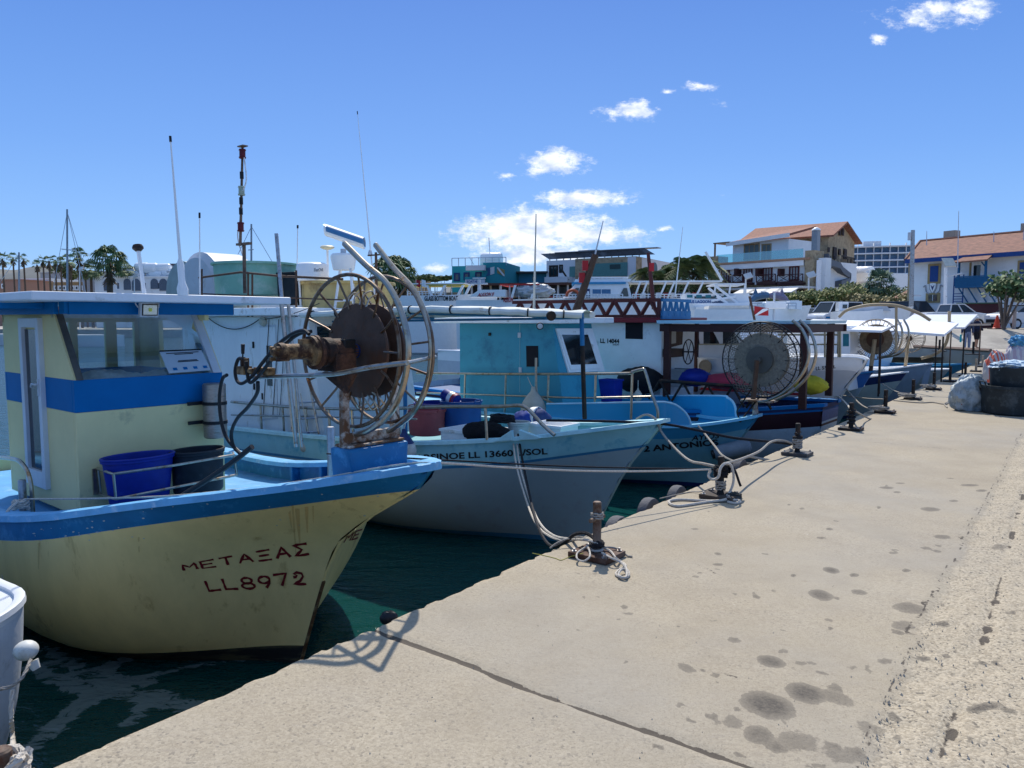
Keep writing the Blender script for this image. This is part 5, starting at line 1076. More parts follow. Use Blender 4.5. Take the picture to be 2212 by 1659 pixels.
    for s in (-1, 1):
        for fam in (-1, 1):
            for k in range(44):
                a0 = 2 * math.pi * k / 44; nm.tube([c + Vector((math.cos(a0 + fam * .55 * q) * rad * (.7 + .29 * q), s * (.062 + .055 * q), math.sin(a0 + fam * .55 * q) * rad * (.7 + .29 * q))) for q in (0, .33, .66, 1)], .0028, 3)
    nm.build('netting', mat('net_twine', (.25, .23, .19), .9), B3, fix=False)
    for dx, y_ in ((0, -.13), (15, .1)):
        g = MB(); g.tube(catmull([F3(x + dx, y, y=y_) for x, y in ((1712, 692), (1731, 710), (1744, 738), (1747, 770), (1733, 808), (1699, 844), (1660, 864), (1640, 868))], 6), .024, 10); g.build('guide_pipe', STEEL, B3)
    MB().tube([c + Vector((0, -.2, 0)), F3(1627, 862, y=-.2)], .04, 4).build('reel_arm', BROWN, B3, smooth=False)
    MB().tube([F3(1630, 862, y=0), F3(1632, 900, y=0)], .05, 8).box(F3(1640, 865, y=0), (.5, .3, .03)).build('reel_post', RUSTP, B3)
    hl = MB(); hl.tube(catmull([F3(1625, 838, y=-.2), F3(1600, 875, y=-.2), F3(1592, 890, y=-.1), F3(1598, 907, y=-.1)], 5), .012, 6); hl.tube([F3(1640, 858, y=0), F3(1598, 912, y=-.2)], .014, 6); hl.build('brace', IRON, B3)
    return h, hull
H3, HULL3 = build_antonios()
nc = at(1762, 880, 13.35)
F4 = Fr((nc.x, nc.y, WZ), 128); F4 = Fr(F4.w((.12, .52, 0)), 128)
B4 = thing('fishing_boat', 'maroon and navy fishing boat with white LL 14044 cabin and pale blue roof', 'fishing boat', F4.o, F4.rz)
def build_b4():
    h = Hull(F4, 10, 3.2, [(1.6, 0), (1.0, -.03), (.3, -.09), (-.5, -.2)], sheer=[(0, F4(1762, 875, x=-.1).z), (.15, 1.18), (.4, 1.05), (1, 1.2)], um=.3, p=2.0, tip=.5, a0=2.5, a1=5)
    PALE = mat('pale_blue_hull', (.42, .52, .58), .5, vary=.08, dirt=(.3, .36, .36), dirt_amt=.2)
    hull = h.shell([(.08, 0), (.11, 1), (.38, 2)], [NAVY, BLUEBAND, mat('dark_maroon', (.03, .006, .012), .5, vary=.15), PALE, NAVY], 'hull', B4)
    zs = h.z(0); m = MB()
    for (z0, z1, mi) in ((zs, zs - .12, 0), (zs - .12, zs - .3, 0), (zs - .3, -.2, 1)):
        m.add([h.pt(0, z0, -1), h.pt(0, z0, 1), h.pt(0, z1, 1), h.pt(0, z1, -1)], [(0, 1, 2, 3)], mi)
    m.build('bow_panel', [mat('bow_navy', (.05, .09, .2), .5, vary=.2), PALE], B4, smooth=False)
    h.cap(.16, .06, BLUEBAND, B4); h.deck(.15, .05, mat('deck_dark_blue', (.02, .08, .22), .6, vary=.2), NAVY, B4)
    yn = -.9; x1 = F4(1428, 800, y=yn).x; x0 = F4(1240, 800, y=yn).x; zt = F4(1400, 697, y=yn).z; yf = F4(1476, 800, x=x1).y
    wh = cabin(F4, B4, dict(x0=x0, x1=x1, x1t=x1, z0=.8, zt=zt), yn, max(yf, .6), mat('cabin_white', (.78, .80, .80), .5, vary=.04, dirt=(.5, .5, .5), dirt_amt=.1))
    w_ = side_win(F4, B4, [(1352, 731), (1388, 732), (1388, 695), (1352, 694)], yn, .01, IRON, mat('dark_opening', (.01, .01, .015), .8))
    v, f = text2d('LL 14044', bold=.03); decal(v, f, [(1297, 741), (1338, 742), (1338, 732), (1297, 731)], wh, F4, 'lettering', BLACKTXT, B4, off=.008)
    v, f = text2d('SHILAS', bold=.02); decal(v, f, [(1324, 746), (1337, 746), (1337, 743), (1324, 743)], wh, F4, 'lettering', BLACKTXT, B4, off=.008)
    fw = MB().prism([F4(x, y, x=x1) for x, y in ((1446, 750), (1471, 744), (1473, 706), (1446, 710))], (.03, 0, 0)).build('window', BROWN, B4, smooth=False); MB().prism([F4(x, y, x=x1 + .032) for x, y in ((1449, 743), (1460, 741), (1460, 711), (1449, 713))], (.004, 0, 0)).build('pane', mat('dusty_pane', (.4, .36, .3), .3), fw, smooth=False)
    MB().box(F4(1455, 762, x=x1 + .12), (.22, .5, .16)).build('wall_box', BROWN, B4, smooth=False, bevel=.01)
    wc = F4(1487, 760, x=x1 + .35); whl = MB(); whl.tube([wc + Vector((0, math.cos(a) * .24, math.sin(a) * .24)) for a in [2 * math.pi * i / 24 for i in range(24)]], .012, 6, closed=True)
    for k in range(3): a = math.pi * k / 3; whl.cyl(wc - Vector((0, math.cos(a), math.sin(a))) * .24, wc + Vector((0, math.cos(a), math.sin(a))) * .24, .008, n=6)
    whl.tube([wc, wc + Vector((.12, 0, 0)), wc + Vector((.12, .18, .04)), wc + Vector((.12, .18, .2))], .012, 6).cyl(wc, wc - Vector((.3, 0, 0)), .016, n=6); whl.build('hand_wheel', IRON, B4)
    xr0, xr1 = F4(1180, 688, y=-1.1).x, F4(1424, 688, y=-1.1).x
    MB().box(((xr0 + xr1) / 2, 0, zt + .05), (xr1 - xr0, 2.2, .10)).build('roof', mat('roof_maroon', (.16, .012, .02), .5, vary=.1), B4, smooth=False, bevel=.01)
    MB().box(((xr0 + xr1) / 2, 0, zt + .112), (xr1 - xr0 - .05, 2.1, .02)).build('roof_sheet', mat('roof_sheet_white', (.6, .63, .66), .5), B4, smooth=False)
    WR = mat('lattice_red', (.07, .014, .014), .6, vary=.3)
    la = MB(); xa, xb2 = F4(1108, 660, y=-1.05).x, F4(1424, 660, y=-1.05).x; zl0, zl1 = zt + .13, F4(1300, 650, y=-1.05).z
    for yy in (-1.05,):
        la.box(((xa + xb2) / 2, yy, zl1), (xb2 - xa, .06, .07)); la.box(((xa + xb2) / 2, yy, zl0), (xb2 - xa, .06, .05)); k = 9
        for i in range(k):
            p, q = xa + (xb2 - xa) * i / k, xa + (xb2 - xa) * (i + 1) / k; la.tube([(p, yy, zl0), ((p + q) / 2, yy, zl1)], .045, 4); la.tube([((p + q) / 2, yy, zl1), (q, yy, zl0)], .045, 4)
        la.box((xb2, yy, (zl0 + zl1) / 2), (.06, .07, zl1 - zl0 + .06))
    la.build('lattice_board', WR, B4, smooth=False)
    lb = MB(); xc = F4(1490, 660, x=xb2 + .02); yA, yB = -1.05, F4(1490, 670, x=xb2 + .05).y
    lb.box((xb2 + .05, (yA + yB) / 2, zl1), (.06, yB - yA, .06)); lb.box((xb2 + .05, (yA + yB) / 2, zl0 + .02), (.05, yB - yA, .16)); 
    for i in range(5):
        p, q = yA + (yB - yA) * i / 5, yA + (yB - yA) * (i + 1) / 5; lb.tube([(xb2 + .05, p, zl0), (xb2 + .05, (p + q) / 2, zl1)], .03, 4); lb.tube([(xb2 + .05, (p + q) / 2, zl1), (xb2 + .05, q, zl0)], .03, 4)
    lb.build('lattice_board', [mat('lattice_blue', (.02, .12, .26), .6, vary=.2)], B4, smooth=False)
    za = F4(1600, 692, y=-1.2).z; xf0, xf1 = x1 + .1, F4(1798, 692, y=.2).x
    MB().hexa([(xf0, -1.3, za - .06), (xf1, -1.1, za - .06), (xf1, 1.1, za - .06), (xf0, 1.3, za - .06)], [(xf0, -1.32, za + .0), (xf1 + .02, -1.12, za + .0), (xf1 + .02, 1.12, za + .0), (xf0, 1.32, za + .0)]).build('awning_roof', mat('awning_pale_blue', (.42, .66, .80), .4, vary=.05), B4, smooth=False)
    bmz = MB(); bmz.box(((xf0 + xf1) / 2, -1.16, za - .14), (xf1 - xf0, .05, .14)); bmz.box((xf1 - .06, 0, za - .14), (.06, 2.15, .14)); bmz.box(((xf0 + xf1) / 2, 1.16, za - .14), (xf1 - xf0, .05, .14)); bmz.build('awning_beam', WOODD, B4, smooth=False)
    for (px, y_, pb) in ((1755, -1.05, 878), (1790, .85, 848), (1440, -1.15, 850), (1500, 1.1, 840)):
        p = F4(px, pb, y=y_); MB().box((min(p.x, xf1 - .1), y_, (p.z + za) / 2 - .06), (.12, .1, za - p.z)).build('awning_post', WOODD, B4, smooth=False, bevel=.006)
    rl = MB()
    a_, b_ = F4(1425, 822, y=-1.35), F4(1640, 838, y=-1.3); rl.tube([a_, b_], .035, 6)
    for i in range(5): p = a_.lerp(b_, i / 4); rl.tube([p, p + Vector((.22, 0, -.36))], .022, 6); rl.tube([p, p + Vector((-.22, 0, -.36))], .022, 6)
    rl.build('side_rail', IRON, B4); return h, wh
H4, CAB4 = build_b4()
crate(F4, F4(1455, 834, y=-.5), (.6, .4, .35), mat('crate_grey', (.3, .32, .33), .7, vary=.15), 'grey crate on deck under the white cabin with the hand wheel')
soft(F4, F4(1500, 834, y=-.5), (.34, .3, .17), mat('royal_blue_plastic', (.01, .03, .3), .5, vary=.15), 'royal blue plastic sack on deck, right of the grey crate', 'plastic_sack', 'sack')
soft(F4, F4(1575, 842, y=-.4), (.5, .35, .16), mat('pink_buoy_skin', (.52, .05, .09), .5, vary=.15), 'pink tarpaulin heap on deck behind the net reel', 'tarpaulin_heap', 'tarpaulin')
soft(F4, F4(1750, 852, y=-.1), (.3, .3, .17), mat('yellow_net', (.5, .42, .03), .9, vary=.3, bump=1), 'yellow net heap in the square bow beside the dark post', 'net_heap', 'net')
soft(F4, F4(1384, 850, y=-1.0), (.5, .3, .26), mat('black_sheet', (.006, .008, .012), .8, vary=.3, bump=1, bscale=10), 'black covered heap below the LL 14044 lettering', 'covered_heap', 'heap')
crate(F4, F4(1318, 875, y=-1.7), (.36, .3, .5), mat('royal_blue_plastic', (0, 0, 0)), 'tall blue bin with a white rope handle by the turquoise cabin', 'blue_bin')
p5 = on_t(1872, 778, 15); F5 = Fr((p5.x, p5.y, WZ), 128)
B5 = thing('motor_cruiser', 'white motor cruiser with a porthole and high bow above the square bowed boat', 'motor boat', F5.o, F5.rz)
def build_b5():
    zb = p5.z - WZ; rd = lambda x, y: (lambda p: (p.z, p.x))(F5(x, y, y=0))
    st = [rd(x, y) for x, y in ((1872, 780), (1862, 800), (1840, 820), (1815, 860), (1790, 905))]; st = [(z, x - st[0][1]) for z, x in st] + [(-.5, st[-1][1] - st[0][1] - .3)]
    h = Hull(F5, 11, 3.4, st, sheer_px=[(1300, 770), (1480, 772), (1600, 776), (1700, 774), (1800, 771), (1850, 770), (1872, 779)], um=.35, p=2.4, tip=.15, a0=1.4, a1=4)
    hull = h.shell([(.28, 0)], [WHITE2, mat('cruiser_lower', (.55, .58, .62), .35, vary=.05), NAVY], 'hull', B5)
    h.cap(.06, .03, WHITE2, B5, out=.02); h.deck(.02, .02, WHITE2, WHITE2, B5)
    MB().lathe([(0, 0), (.13, 0), (.15, .01), (.15, .02), (.12, .02), (.12, .012), (0, .012)], c=F5(1524, 792, y=-1.72), ax=(0, -1, 0), n=24).build('porthole', DARKGL, B5)
    v, f = text2d('LL 5571 L', bold=.02); decal(v, f, [(1762, 800), (1805, 795), (1805, 788), (1762, 792)], hull, F5, 'lettering', BLACKTXT, B5, off=.01)
    MB().box(F5(1560, 842, y=-1.6), (3.2, .03, .05)).build('red_line', RED, B5, smooth=False)
    yn = -1.2; zt = F5(1600, 705, y=yn).z; zd = h.z(.3); x1 = F5(1625, 772, y=yn).x; x1t = F5(1590, 705, y=yn).x; x0 = F5(1440, 772, y=yn).x
    cabin(F5, B5, dict(x0=x0 - 2, x1=x1, x1t=x1t, z0=zd - .05, zt=zt), yn, 1.2, WHITE2, roof=.08, roofm=WHITE2)
    for a, b, c, d in ((1482, 1512, 1508, 1480), (1520, 1556, 1540, 1520), (1562, 1600, 1582, 1562)): side_win(F5, B5, [(a, 745), (b, 745), (c, 714), (d, 714)], yn, .03, WHITE2)
    r = MB(); y_ = -1.25; r.tube([F5(x, 723, y=y_) for x in (1680, 1815)], .022, 6); r.tube([F5(x, 744, y=y_) for x in (1500, 1815)], .018, 6)
    for x in (1689, 1740, 1782, 1811, 1815): r.cyl(F5(x, 710, y=y_), F5(x, 772, y=y_), .02, n=6)
    r.tube([F5(1815, 710, y=y_), F5(1740, 706, y=1.0)], .02, 6); r.build('rail', mat('rail_tan', (.42, .36, .24), .5, .4), B5)
build_b5()
def small_boat(px, py, stem_px, label, cols, L=7, B=2.3, d=.6, capm=WHITE, deckm=WHITE2, name='small_boat', band=.22, a0=1.0, sheer_drop=.35):
    p = on_t(px, py, d); f = Fr((p.x, p.y, WZ), 128); t = thing(name, label, 'boat', f.o, f.rz); zb = p.z - WZ
    st = [(zb, 0), (zb * .66, -.28), (zb * .3, -.62), (0, -.85), (-.5, -1.1)]
    h = Hull(f, L, B, st, sheer=[(0, zb), (.12, zb - sheer_drop * .45), (.3, zb - sheer_drop * .85), (.6, zb - sheer_drop), (1, zb - sheer_drop * .8)], um=.4, p=1.9, tip=.05, a0=a0, a1=3.5)
    hull = h.shell([(band, 0)], cols, 'hull', t, nlow=6); h.cap(.09, .04, capm, t); h.deck(.12, .04, deckm, capm, t); return f, t, h, hull
f6, t6, h6, _ = small_boat(1886, 802, None, 'small boat with blue topsides and grey hull directly right of the white cruiser bow', [mat('mid_blue', (.03, .13, .36), .45, vary=.1), mat('grey_blue_hull', (.30, .38, .43), .5, vary=.08), NAVY], band=.4, capm=BLUE, d=18)
f7, t7, h7, hu7 = small_boat(1960, 803, None, 'white decked small boat with a navy band along its pale hull', [NAVY, mat('pale_teal_white', (.32, .42, .45), .5, vary=.06), NAVY], band=.25, d=21)
f8, t8, h8, _ = small_boat(2012, 785, None, 'pale blue grey boat with a tall narrow stem post, beyond the navy banded one', [mat('blue_grey', (.24, .33, .45), .5, vary=.08), mat('blue_grey', (0, 0, 0)), NAVY], band=.2, a0=.8, d=24)
f9, t9, h9, _ = small_boat(2052, 797, None, 'low grey blue skiff lying with its bow at the quay bollards', [mat('steel_blue', (.2, .3, .4), .5), mat('steel_blue', (0, 0, 0)), NAVY], L=6, sheer_drop=.1, d=27)
f10, t10, h10, _ = small_boat(2096, 786, None, 'turquoise open boat at the far end of the row', [TURQ, TURQ, NAVY], L=7.5, B=2.6, capm=TURQ, deckm=BRIGHT, sheer_drop=.15, d=30.5)
MB().hexa([f8(*p, y=-.04) for p in ((1985, 850), (1999, 852))] + [f8(*p, y=.04) for p in ((1999, 852), (1985, 850))], [f8(*p, y=-.04) for p in ((2002, 784), (2014, 784))] + [f8(*p, y=.04) for p in ((2014, 784), (2002, 784))]).build('stem_post', mat('blue_grey', (0, 0, 0)), t8, smooth=False)
v, f = text2d('LL 8262'); decal(v, f, [(1893, 826), (1918, 822), (1918, 818), (1893, 821)], hu7, f7, 'lettering', BLACKTXT, t7, off=.012)
def canopy(fr, parent, q, y0, y1, th, m, legs, lm=IRON, name='canopy', slope=0):
    """flat awning measured at its near edge: q = (px0, px1, py)"""
    a, b = fr(q[0], q[2], y=y0), fr(q[1], q[2] if len(q) < 4 else q[3], y=y0)
    MB().hexa([(a.x, y0, a.z - th), (b.x, y0, b.z - th), (b.x, y1, b.z - th + slope), (a.x, y1, a.z - th + slope)], [(a.x, y0, a.z), (b.x, y0, b.z), (b.x, y1, b.z + slope), (a.x, y1, a.z + slope)]).build(name, m, parent, smooth=False)
    for (k, yy, zb) in legs: p = a.lerp(b, k); MB().cyl((p.x, yy, zb), (p.x, yy, p.z - th), .022, n=8).build('canopy_post', lm, parent)
PURE = mat('bright_canopy', (.82, .83, .84), .5, vary=.03)
canopy(f6, t6, (1700, 1905, 707, 714), -.9, 1.2, .05, PURE, ((.55, -.8, .8), (.98, -.8, 1.0)), slope=.2)
cabin(f6, t6, dict(x0=f6(1700, 760, y=-.8).x, x1=f6(1840, 760, y=-.8).x, x1t=f6(1836, 705, y=-.8).x, z0=1.1, zt=f6(1850, 704, y=-.8).z), -.8, .6, WHITE2)
side_win(f6, t6, [(1821, 748), (1834, 748), (1834, 721), (1821, 721)], -.8, .03, WHITE2, mat('teal_pane', (.02, .16, .2), .2))
canopy(f7, t7, (1870, 2040, 710, 722), -1.0, 1.2, .06, PURE, ((.2, -.9, .8), (.98, -.9, 1.0)), slope=.28)
canopy(f8, t8, (1935, 2084, 706, 707), -1.1, 1.4, .05, mat('canopy_grey_white', (.62, .64, .68), .6, vary=.05), ((.99, -1.0, .9), (.6, -1.0, .9)), slope=.38)
canopy(f10, t10, (1990, 2122, 702, 700), -1.2, 1.3, .06, mat('canopy_brown_edge', (.36, .28, .22), .6), ((.97, -1.1, .9), (.5, -1.1, .9)), lm=BROWN)
def reel2(fr, t, cx, cy, rp, y, disc, label=None, n=28, dm=None, arm=None, post=None):
    c = fr(cx, cy, y=y); rad = rp / FPX * fr.w(c).y / .93
    reel(t, c, rad, .1, n, .010, rad * disc, .05, (mat('reel_rod', (.22, .18, .14), .6, .4, vary=.3), dm or DISC))
    MB().cyl(c + Vector((0, -.055, 0)), c + Vector((0, -.07, 0)), rad * disc * .55, n=24).build('hub_plate', mat('hub_brown', (.10, .05, .03), .7), t)
    if arm: MB().tube([c + Vector((0, -.1, 0)), fr(*arm, y=y - .1)], .05, 6).build('reel_arm', mat('arm_tan', (.4, .3, .18), .6), t)
    if post: MB().cyl(fr(*arm, y=y - .05), fr(*post, y=y), .05, n=8).build('reel_post', BROWN, t)
    return c, rad
c6, r6 = reel2(f6, t6, 1892, 733, 40, 0, .76, dm=mat('drum_tan', (.22, .16, .10), .8, vary=.3, scale=14), arm=(1882, 790), post=(1880, 808))
for dx in (0, 14): MB().tube(catmull([f6(x + dx, y, y=-.1 + dx * .015) for x, y in ((1938, 690), (1948, 710), (1948, 735), (1938, 757), (1918, 768), (1895, 772))], 5), .024, 8).build('guide_pipe', STEEL, t6)
c7, r7 = reel2(f8, t8, 1964, 731, 28, 0, .2, n=20, arm=(1956, 790), post=(1955, 800))
MB().tube(catmull([f8(x, y, y=-.1) for x, y in ((2051, 672), (2049, 720), (2040, 748), (2020, 765), (1990, 774))], 5), .045, 8).build('guide_pipe', mat('arm_tan', (0, 0, 0)), t8)
hp = MB(); hp.tube(catmull([f6(x, y, y=-1.0) for x, y in ((1812, 685), (1830, 670), (1870, 660), (1910, 658), (1945, 662), (1985, 677), (2010, 692))], 6), .035, 8); hp.tube([f6(1936, 660, y=-1), f6(1936, 760, y=-1)], .03, 6); hp.build('hoop_frame', mat('arm_tan', (0, 0, 0)), t6)
from mathutils import noise as mn
PLATE = mat('rusty_plate', (.075, .038, .025), .75, .2, vary=.35, scale=20, dirt=(.13, .09, .07), dirt_amt=.4, dscale=9, bump=.5)
POSTM = mat('worn_post', (.16, .115, .085), .6, .25, vary=.25, scale=18, dirt=(.08, .035, .02), dirt_amt=.5, dscale=10, bump=.4)
def crumple(base, s, m, label, name, cat, amp=.14, freq=3.2, n=64, rz=0, group=None, ridged=True, lift=1):
    t = thing(name, label, cat, base, rz, group); sd_ = random.uniform(0, 50)
    def f(u, v):
        a, p = 2 * math.pi * u, math.pi * v; d = Vector((math.sin(p) * math.cos(a), math.sin(p) * math.sin(a), math.cos(p)))
        k = 1 + amp * mn.fractal(d * freq + Vector((sd_, 0, 0)), .9, 2.1, 5)
        if ridged: k += amp * .5 * (abs(mn.noise(d * freq * 2.3 + Vector((0, sd_, 0)))) - .3)
        d = d * k; z = max(d.z, -.72) + .72; return Vector((d.x * s[0], d.y * s[1], z * s[2] / 1.72))
    MB().grid(f, n, n // 2).build('body', m, t); return t
def bollard(base_px, label, mtop=POSTM, mpost=POSTM, mplate=PLATE, hgt=.34, rad=.029, bar=True, rot=None, sq=.15):
    g = G(*base_px); t = thing('mooring_bollard', label, 'bollard', g, 0, 'mooring bollards along the quay edge')
    rot = R(-38) if rot is None else rot
    p = MB().box((0, 0, .022), (sq * 2, sq * 1.7, .036), rz=rot).build('base_plate', mplate, t, smooth=False, bevel=.003); p_ = Matrix.Rotation(rot, 3, 'Z')
    for sx in (-1, 1):
        for sy in (-1, 1): q = p_ @ Vector((sx * sq * .78, sy * sq * .66, .04)); MB().cyl(q, q + Vector((0, 0, .022)), .009, n=6).box(q + Vector((0, 0, .004)), (.03, .03, .005)).build('bolt', GALV, p, smooth=False)
    MB().lathe([(0, .04), (rad * 1.12, .04), (rad * 1.12, .05), (rad, .055), (rad, .04 + hgt - .006), (rad - .006, .04 + hgt), (0, .04 + hgt)], n=24).build('post', mpost, t)
    if bar: d = Matrix.Rotation(rot, 3, 'Z') @ Vector((0, -1, 0)); c = Vector((0, 0, .04 + hgt * .66)); MB().cyl(c - d * .085, c + d * .085, .0145, n=14).build('cross_bar', mtop, t)
    return t, g
def wrapcoil(g, r, z0, z1, turns, rr, m, label, name='rope_wrap', jig=.004, group=None):
    n = int(turns * 18); P = [Vector((g.x + math.cos(2 * math.pi * turns * i / n) * (r + rr * .9 + random.uniform(0, jig)), g.y + math.sin(2 * math.pi * turns * i / n) * (r + rr * .9 + random.uniform(0, jig)), g.z + lerp(z0, z1, i / n) + random.uniform(-jig, jig))) for i in range(n + 1)]
    return rope_thing(P, rr, m, label, name, group)
def rp(pts, r, m, label, name='mooring_rope', group=None):
    """rope through (px, py, depth) points"""
    return rope_thing(catmull([at(*p) for p in pts], 8), r, m, label, name, group)
DI = IRON
Bl = []
Bl.append(bollard((1289, 1203), 'nearest rusty mooring bollard with a cross bar and knotted ropes on its plate'))
Bl.append(bollard((1556, 1076), 'second mooring bollard, wrapped in black cloth with a white rope loop beside it', POSTM, IRON, mat('brown_plate', (.06, .045, .035), .8, vary=.3)))
Bl.append(bollard((1722, 983), 'third mooring bollard on a grey plate, tied with thick black and grey ropes', IRON, IRON, mat('grey_plate', (.07, .068, .07), .6, .3, vary=.2)))
for px, py, lab in ((1838, 929, 'fourth mooring bollard, dark iron with black bands, no rope on the post'), (1912, 892, 'fifth mooring bollard with a loose rope end lying in front of it'), (1972, 863, 'sixth mooring bollard beside the navy banded boat with a rope pile at its foot'),
                    (2017, 842, 'seventh mooring bollard, left of the clear plastic bag heap, ropes heaped at its foot'), (2052, 825, 'eighth dark mooring bollard in line with the top of the plastic bag heap'), (2085, 813, 'ninth small dark mooring bollard, wrapped at the foot'), (2108, 803, 'tenth mooring bollard, pale with rope wound round it'), (2122, 793, 'farthest of the pale rope wound bollards before the striped bag')):
    far = py < 812; Bl.append(bollard((px, py), lab, IRON, IRON if not far else mat('rope_covered', (.33, .28, .22), .9, vary=.3), IRON, rot=R(-38), hgt=.36, bar=not far, rad=.033))
for px, py, lab in ((2029, 759, 'thin black bollard on the cross quay left of the two people'), (2102, 766, 'thin black bollard on the cross quay right of the canopy post')): bollard((px, py), lab, IRON, IRON, IRON, hgt=.55, rad=.05, bar=False, sq=.3)
b0 = bollard((16, 1880), 'rope covered bollard at the bottom left corner of the picture', hgt=.33)
g0 = b0[1]; wrapcoil(g0, .03, .22, .33, 4, .012, ROPEG, 'frayed grey rope wound on the corner bollard', jig=.014)
wrapcoil(g0, .045, .28, .35, 2.5, .013, ROPEW, 'white rope tangle on top of the corner bollard', jig=.02)
g1, g2, g3 = Bl[0][1], Bl[1][1], Bl[2][1]
Yf = F2.w(F2(1107, 940, y=-.75)).y; Y1 = g1.y
wrapcoil(g1, .029, .075, .10, 2.2, .0135, ROPEB, 'thick black rope turned round the foot of the nearest bollard', jig=.002)
wrapcoil(g1, .029, .045, .06, 1.5, .009, ROPEW, 'white rope turned round the bottom of the nearest bollard', jig=.001)
wrapcoil(g1, .029, .26, .305, 3, .0065, ROPEG, 'thin grey rope wound above the cross bar of the nearest bollard', jig=.006)
for k, off, lab in ((0, 0, 'left white mooring line hanging from the turquoise bow to the nearest bollard'), (1, 8, 'right white mooring line hanging from the turquoise bow to the nearest bollard')):
    rp([(1107 + off, 940, Yf), (1116 + off * .9, 1007, Yf - .5), (1138 + off, 1084, Yf - 1.3), (1160 + off * .8, 1134 - k * 4, 6.6), (1190 + off * .5, 1160 - k * 4, 6.1), (1226, 1168 - k * 4, 5.6), (1250, 1165, Y1 + .2), (1275, 1168, Y1 + .03), (1292, 1176, Y1 - .04)], .0105, ROPEW, lab)
rp([(1119, 938, Yf), (1131, 1007, Yf - .5), (1146, 1078, Yf - 1.3), (1160, 1130, 6.6), (1178, 1168, 6.1), (1197, 1181, 5.8), (1222, 1170, 5.4), (1240, 1155, Y1 + .2), (1262, 1151, Y1 + .1), (1280, 1160, Y1 + .05), (1292, 1172, Y1 - .03)], .013, ROPEB, 'black twisted mooring line hanging beside the two white ones')
def gp(pts, r, m, label, name='loose_rope'):
    return rope_thing(catmull([G(x, y, r + dz) for (x, y, dz) in pts], 6), r, m, label, name)
gp([(1295, 1180, .05), (1318, 1190, .045), (1330, 1205, .04), (1341, 1213, .0), (1352, 1222, .01), (1340, 1229, .0), (1330, 1240, 0), (1345, 1249, .0), (1358, 1244, 0), (1356, 1232, .012), (1343, 1230, .02), (1336, 1243, .01), (1352, 1247, .01), (1353, 1228, .02), (1341, 1215, .02), (1322, 1206, .045), (1300, 1194, .05)], .0075, ROPEW, 'white rope tail knotted and looped on the concrete in front of the nearest bollard')
gp([(1300, 1182, .06), (1325, 1183, .05), (1344, 1192, .02), (1356, 1201, .0), (1366, 1202, 0)], .0065, ROPEG, 'grey rope end with frayed tip on the right of the nearest bollard')
gp([(1278, 1178, .06), (1262, 1184, .05), (1247, 1195, .04), (1247, 1207, .03), (1260, 1212, .02), (1273, 1204, .04), (1274, 1192, .05), (1268, 1178, .06)], .0065, ROPEW, 'small white rope loop over the left edge of the nearest bollard plate')
gp([(1188, 1184, .0), (1205, 1172, .03), (1230, 1163, .05), (1255, 1160, .06), (1280, 1172, .07)], .006, ROPEG, 'thin grey line coming over the quay edge to the nearest bollard')
gp([(1150, 1195, 0), (1180, 1201, 0), (1200, 1206, 0), (1212, 1210, .0), (1225, 1205, .0), (1240, 1200, .02), (1260, 1195, .045)], .0025, mat('yellow_twine', (.42, .38, .08), .9, vary=.3), 'frayed yellow twine trailing left of the nearest bollard')
Y2 = g2.y
wrapcoil(g2, .03, .20, .30, 4, .018, mat('black_cloth', (.012, .012, .015), .95, vary=.3, bump=1), 'black cloth strip bound round the second bollard', jig=.012)
wrapcoil(g2, .03, .08, .16, 5, .007, ROPEG, 'tan cord wound round the foot of the second bollard', jig=.01)
rp([(1535, 1016, Y2 - .05), (1530, 1028, Y2 - .06), (1540, 1036, Y2 - .08), (1552, 1030, Y2 - .1), (1556, 1012, Y2 - .1), (1566, 1001, Y2 - .08), (1578, 1004, Y2 - .05), (1584, 1020, Y2 - .04), (1584, 1042, Y2 - .04), (1577, 1062, Y2 - .05), (1570, 1072, Y2 - .08)], .0125, ROPEW, 'thick white rope looped and knotted over the second bollard', 'knotted_rope')
gp([(1570, 1078, .02), (1550, 1082, .0), (1510, 1081, 0), (1470, 1079, 0), (1447, 1082, 0), (1447, 1088, 0), (1462, 1093, 0), (1490, 1090, 0), (1530, 1084, .0), (1570, 1080, .01), (1595, 1081, .0), (1598, 1085, .0), (1585, 1087, 0), (1572, 1084, .0)], .012, ROPEW, 'long white rope bight lying on the concrete before the second bollard')
rp([(1584, 1010, Y2 + .03), (1590, 1022, Y2 + .02), (1596, 1040, Y2), (1600, 1050, Y2 - .0)], .012, ROPEB, 'frayed black rope end hanging right of the second bollard', 'rope_end')
gp([(1425, 1077, 0), (1455, 1070, 0), (1490, 1063, 0), (1515, 1062, .02), (1535, 1055, .05), (1550, 1050, .09)], .005, ROPEG, 'thin tan line on the concrete left of the second bollard')
crumple(G(1583, 1079), (.07, .05, .07), mat('dark_rag', (.05, .055, .055), .95, vary=.4), 'dark frayed rag on the plate of the second bollard', 'rag', 'rag', amp=.4, freq=4, n=40)
rp([(60, 1078, 6.3), (200, 1077, 6.1), (372, 1071, 5.75), (560, 1052, 5.4), (700, 1032, 5.2), (850, 1006, 5.05), (940, 1000, 5.1), (1100, 1010, 5.5), (1250, 1017, 5.9), (1400, 1018, 6.3), (1535, 1014, Y2 - .05)], .008, ROPEW, 'long white mooring line from the cream boat stretched low to the second bollard')
rp([(706, 980, 6.4), (850, 988, 5.6), (1000, 996, 5.8), (1250, 1008, 6.2), (1540, 1014, Y2)], .007, ROPEB, 'dark mooring line just above the long white one')
rp([(40, 1082, 6.2), (14, 1110, 6.1), (6, 1170, 6.05), (8, 1250, 6.0), (10, 1300, 6.0)], .012, ROPEW, 'white rope hanging over the gunwale at the left edge')
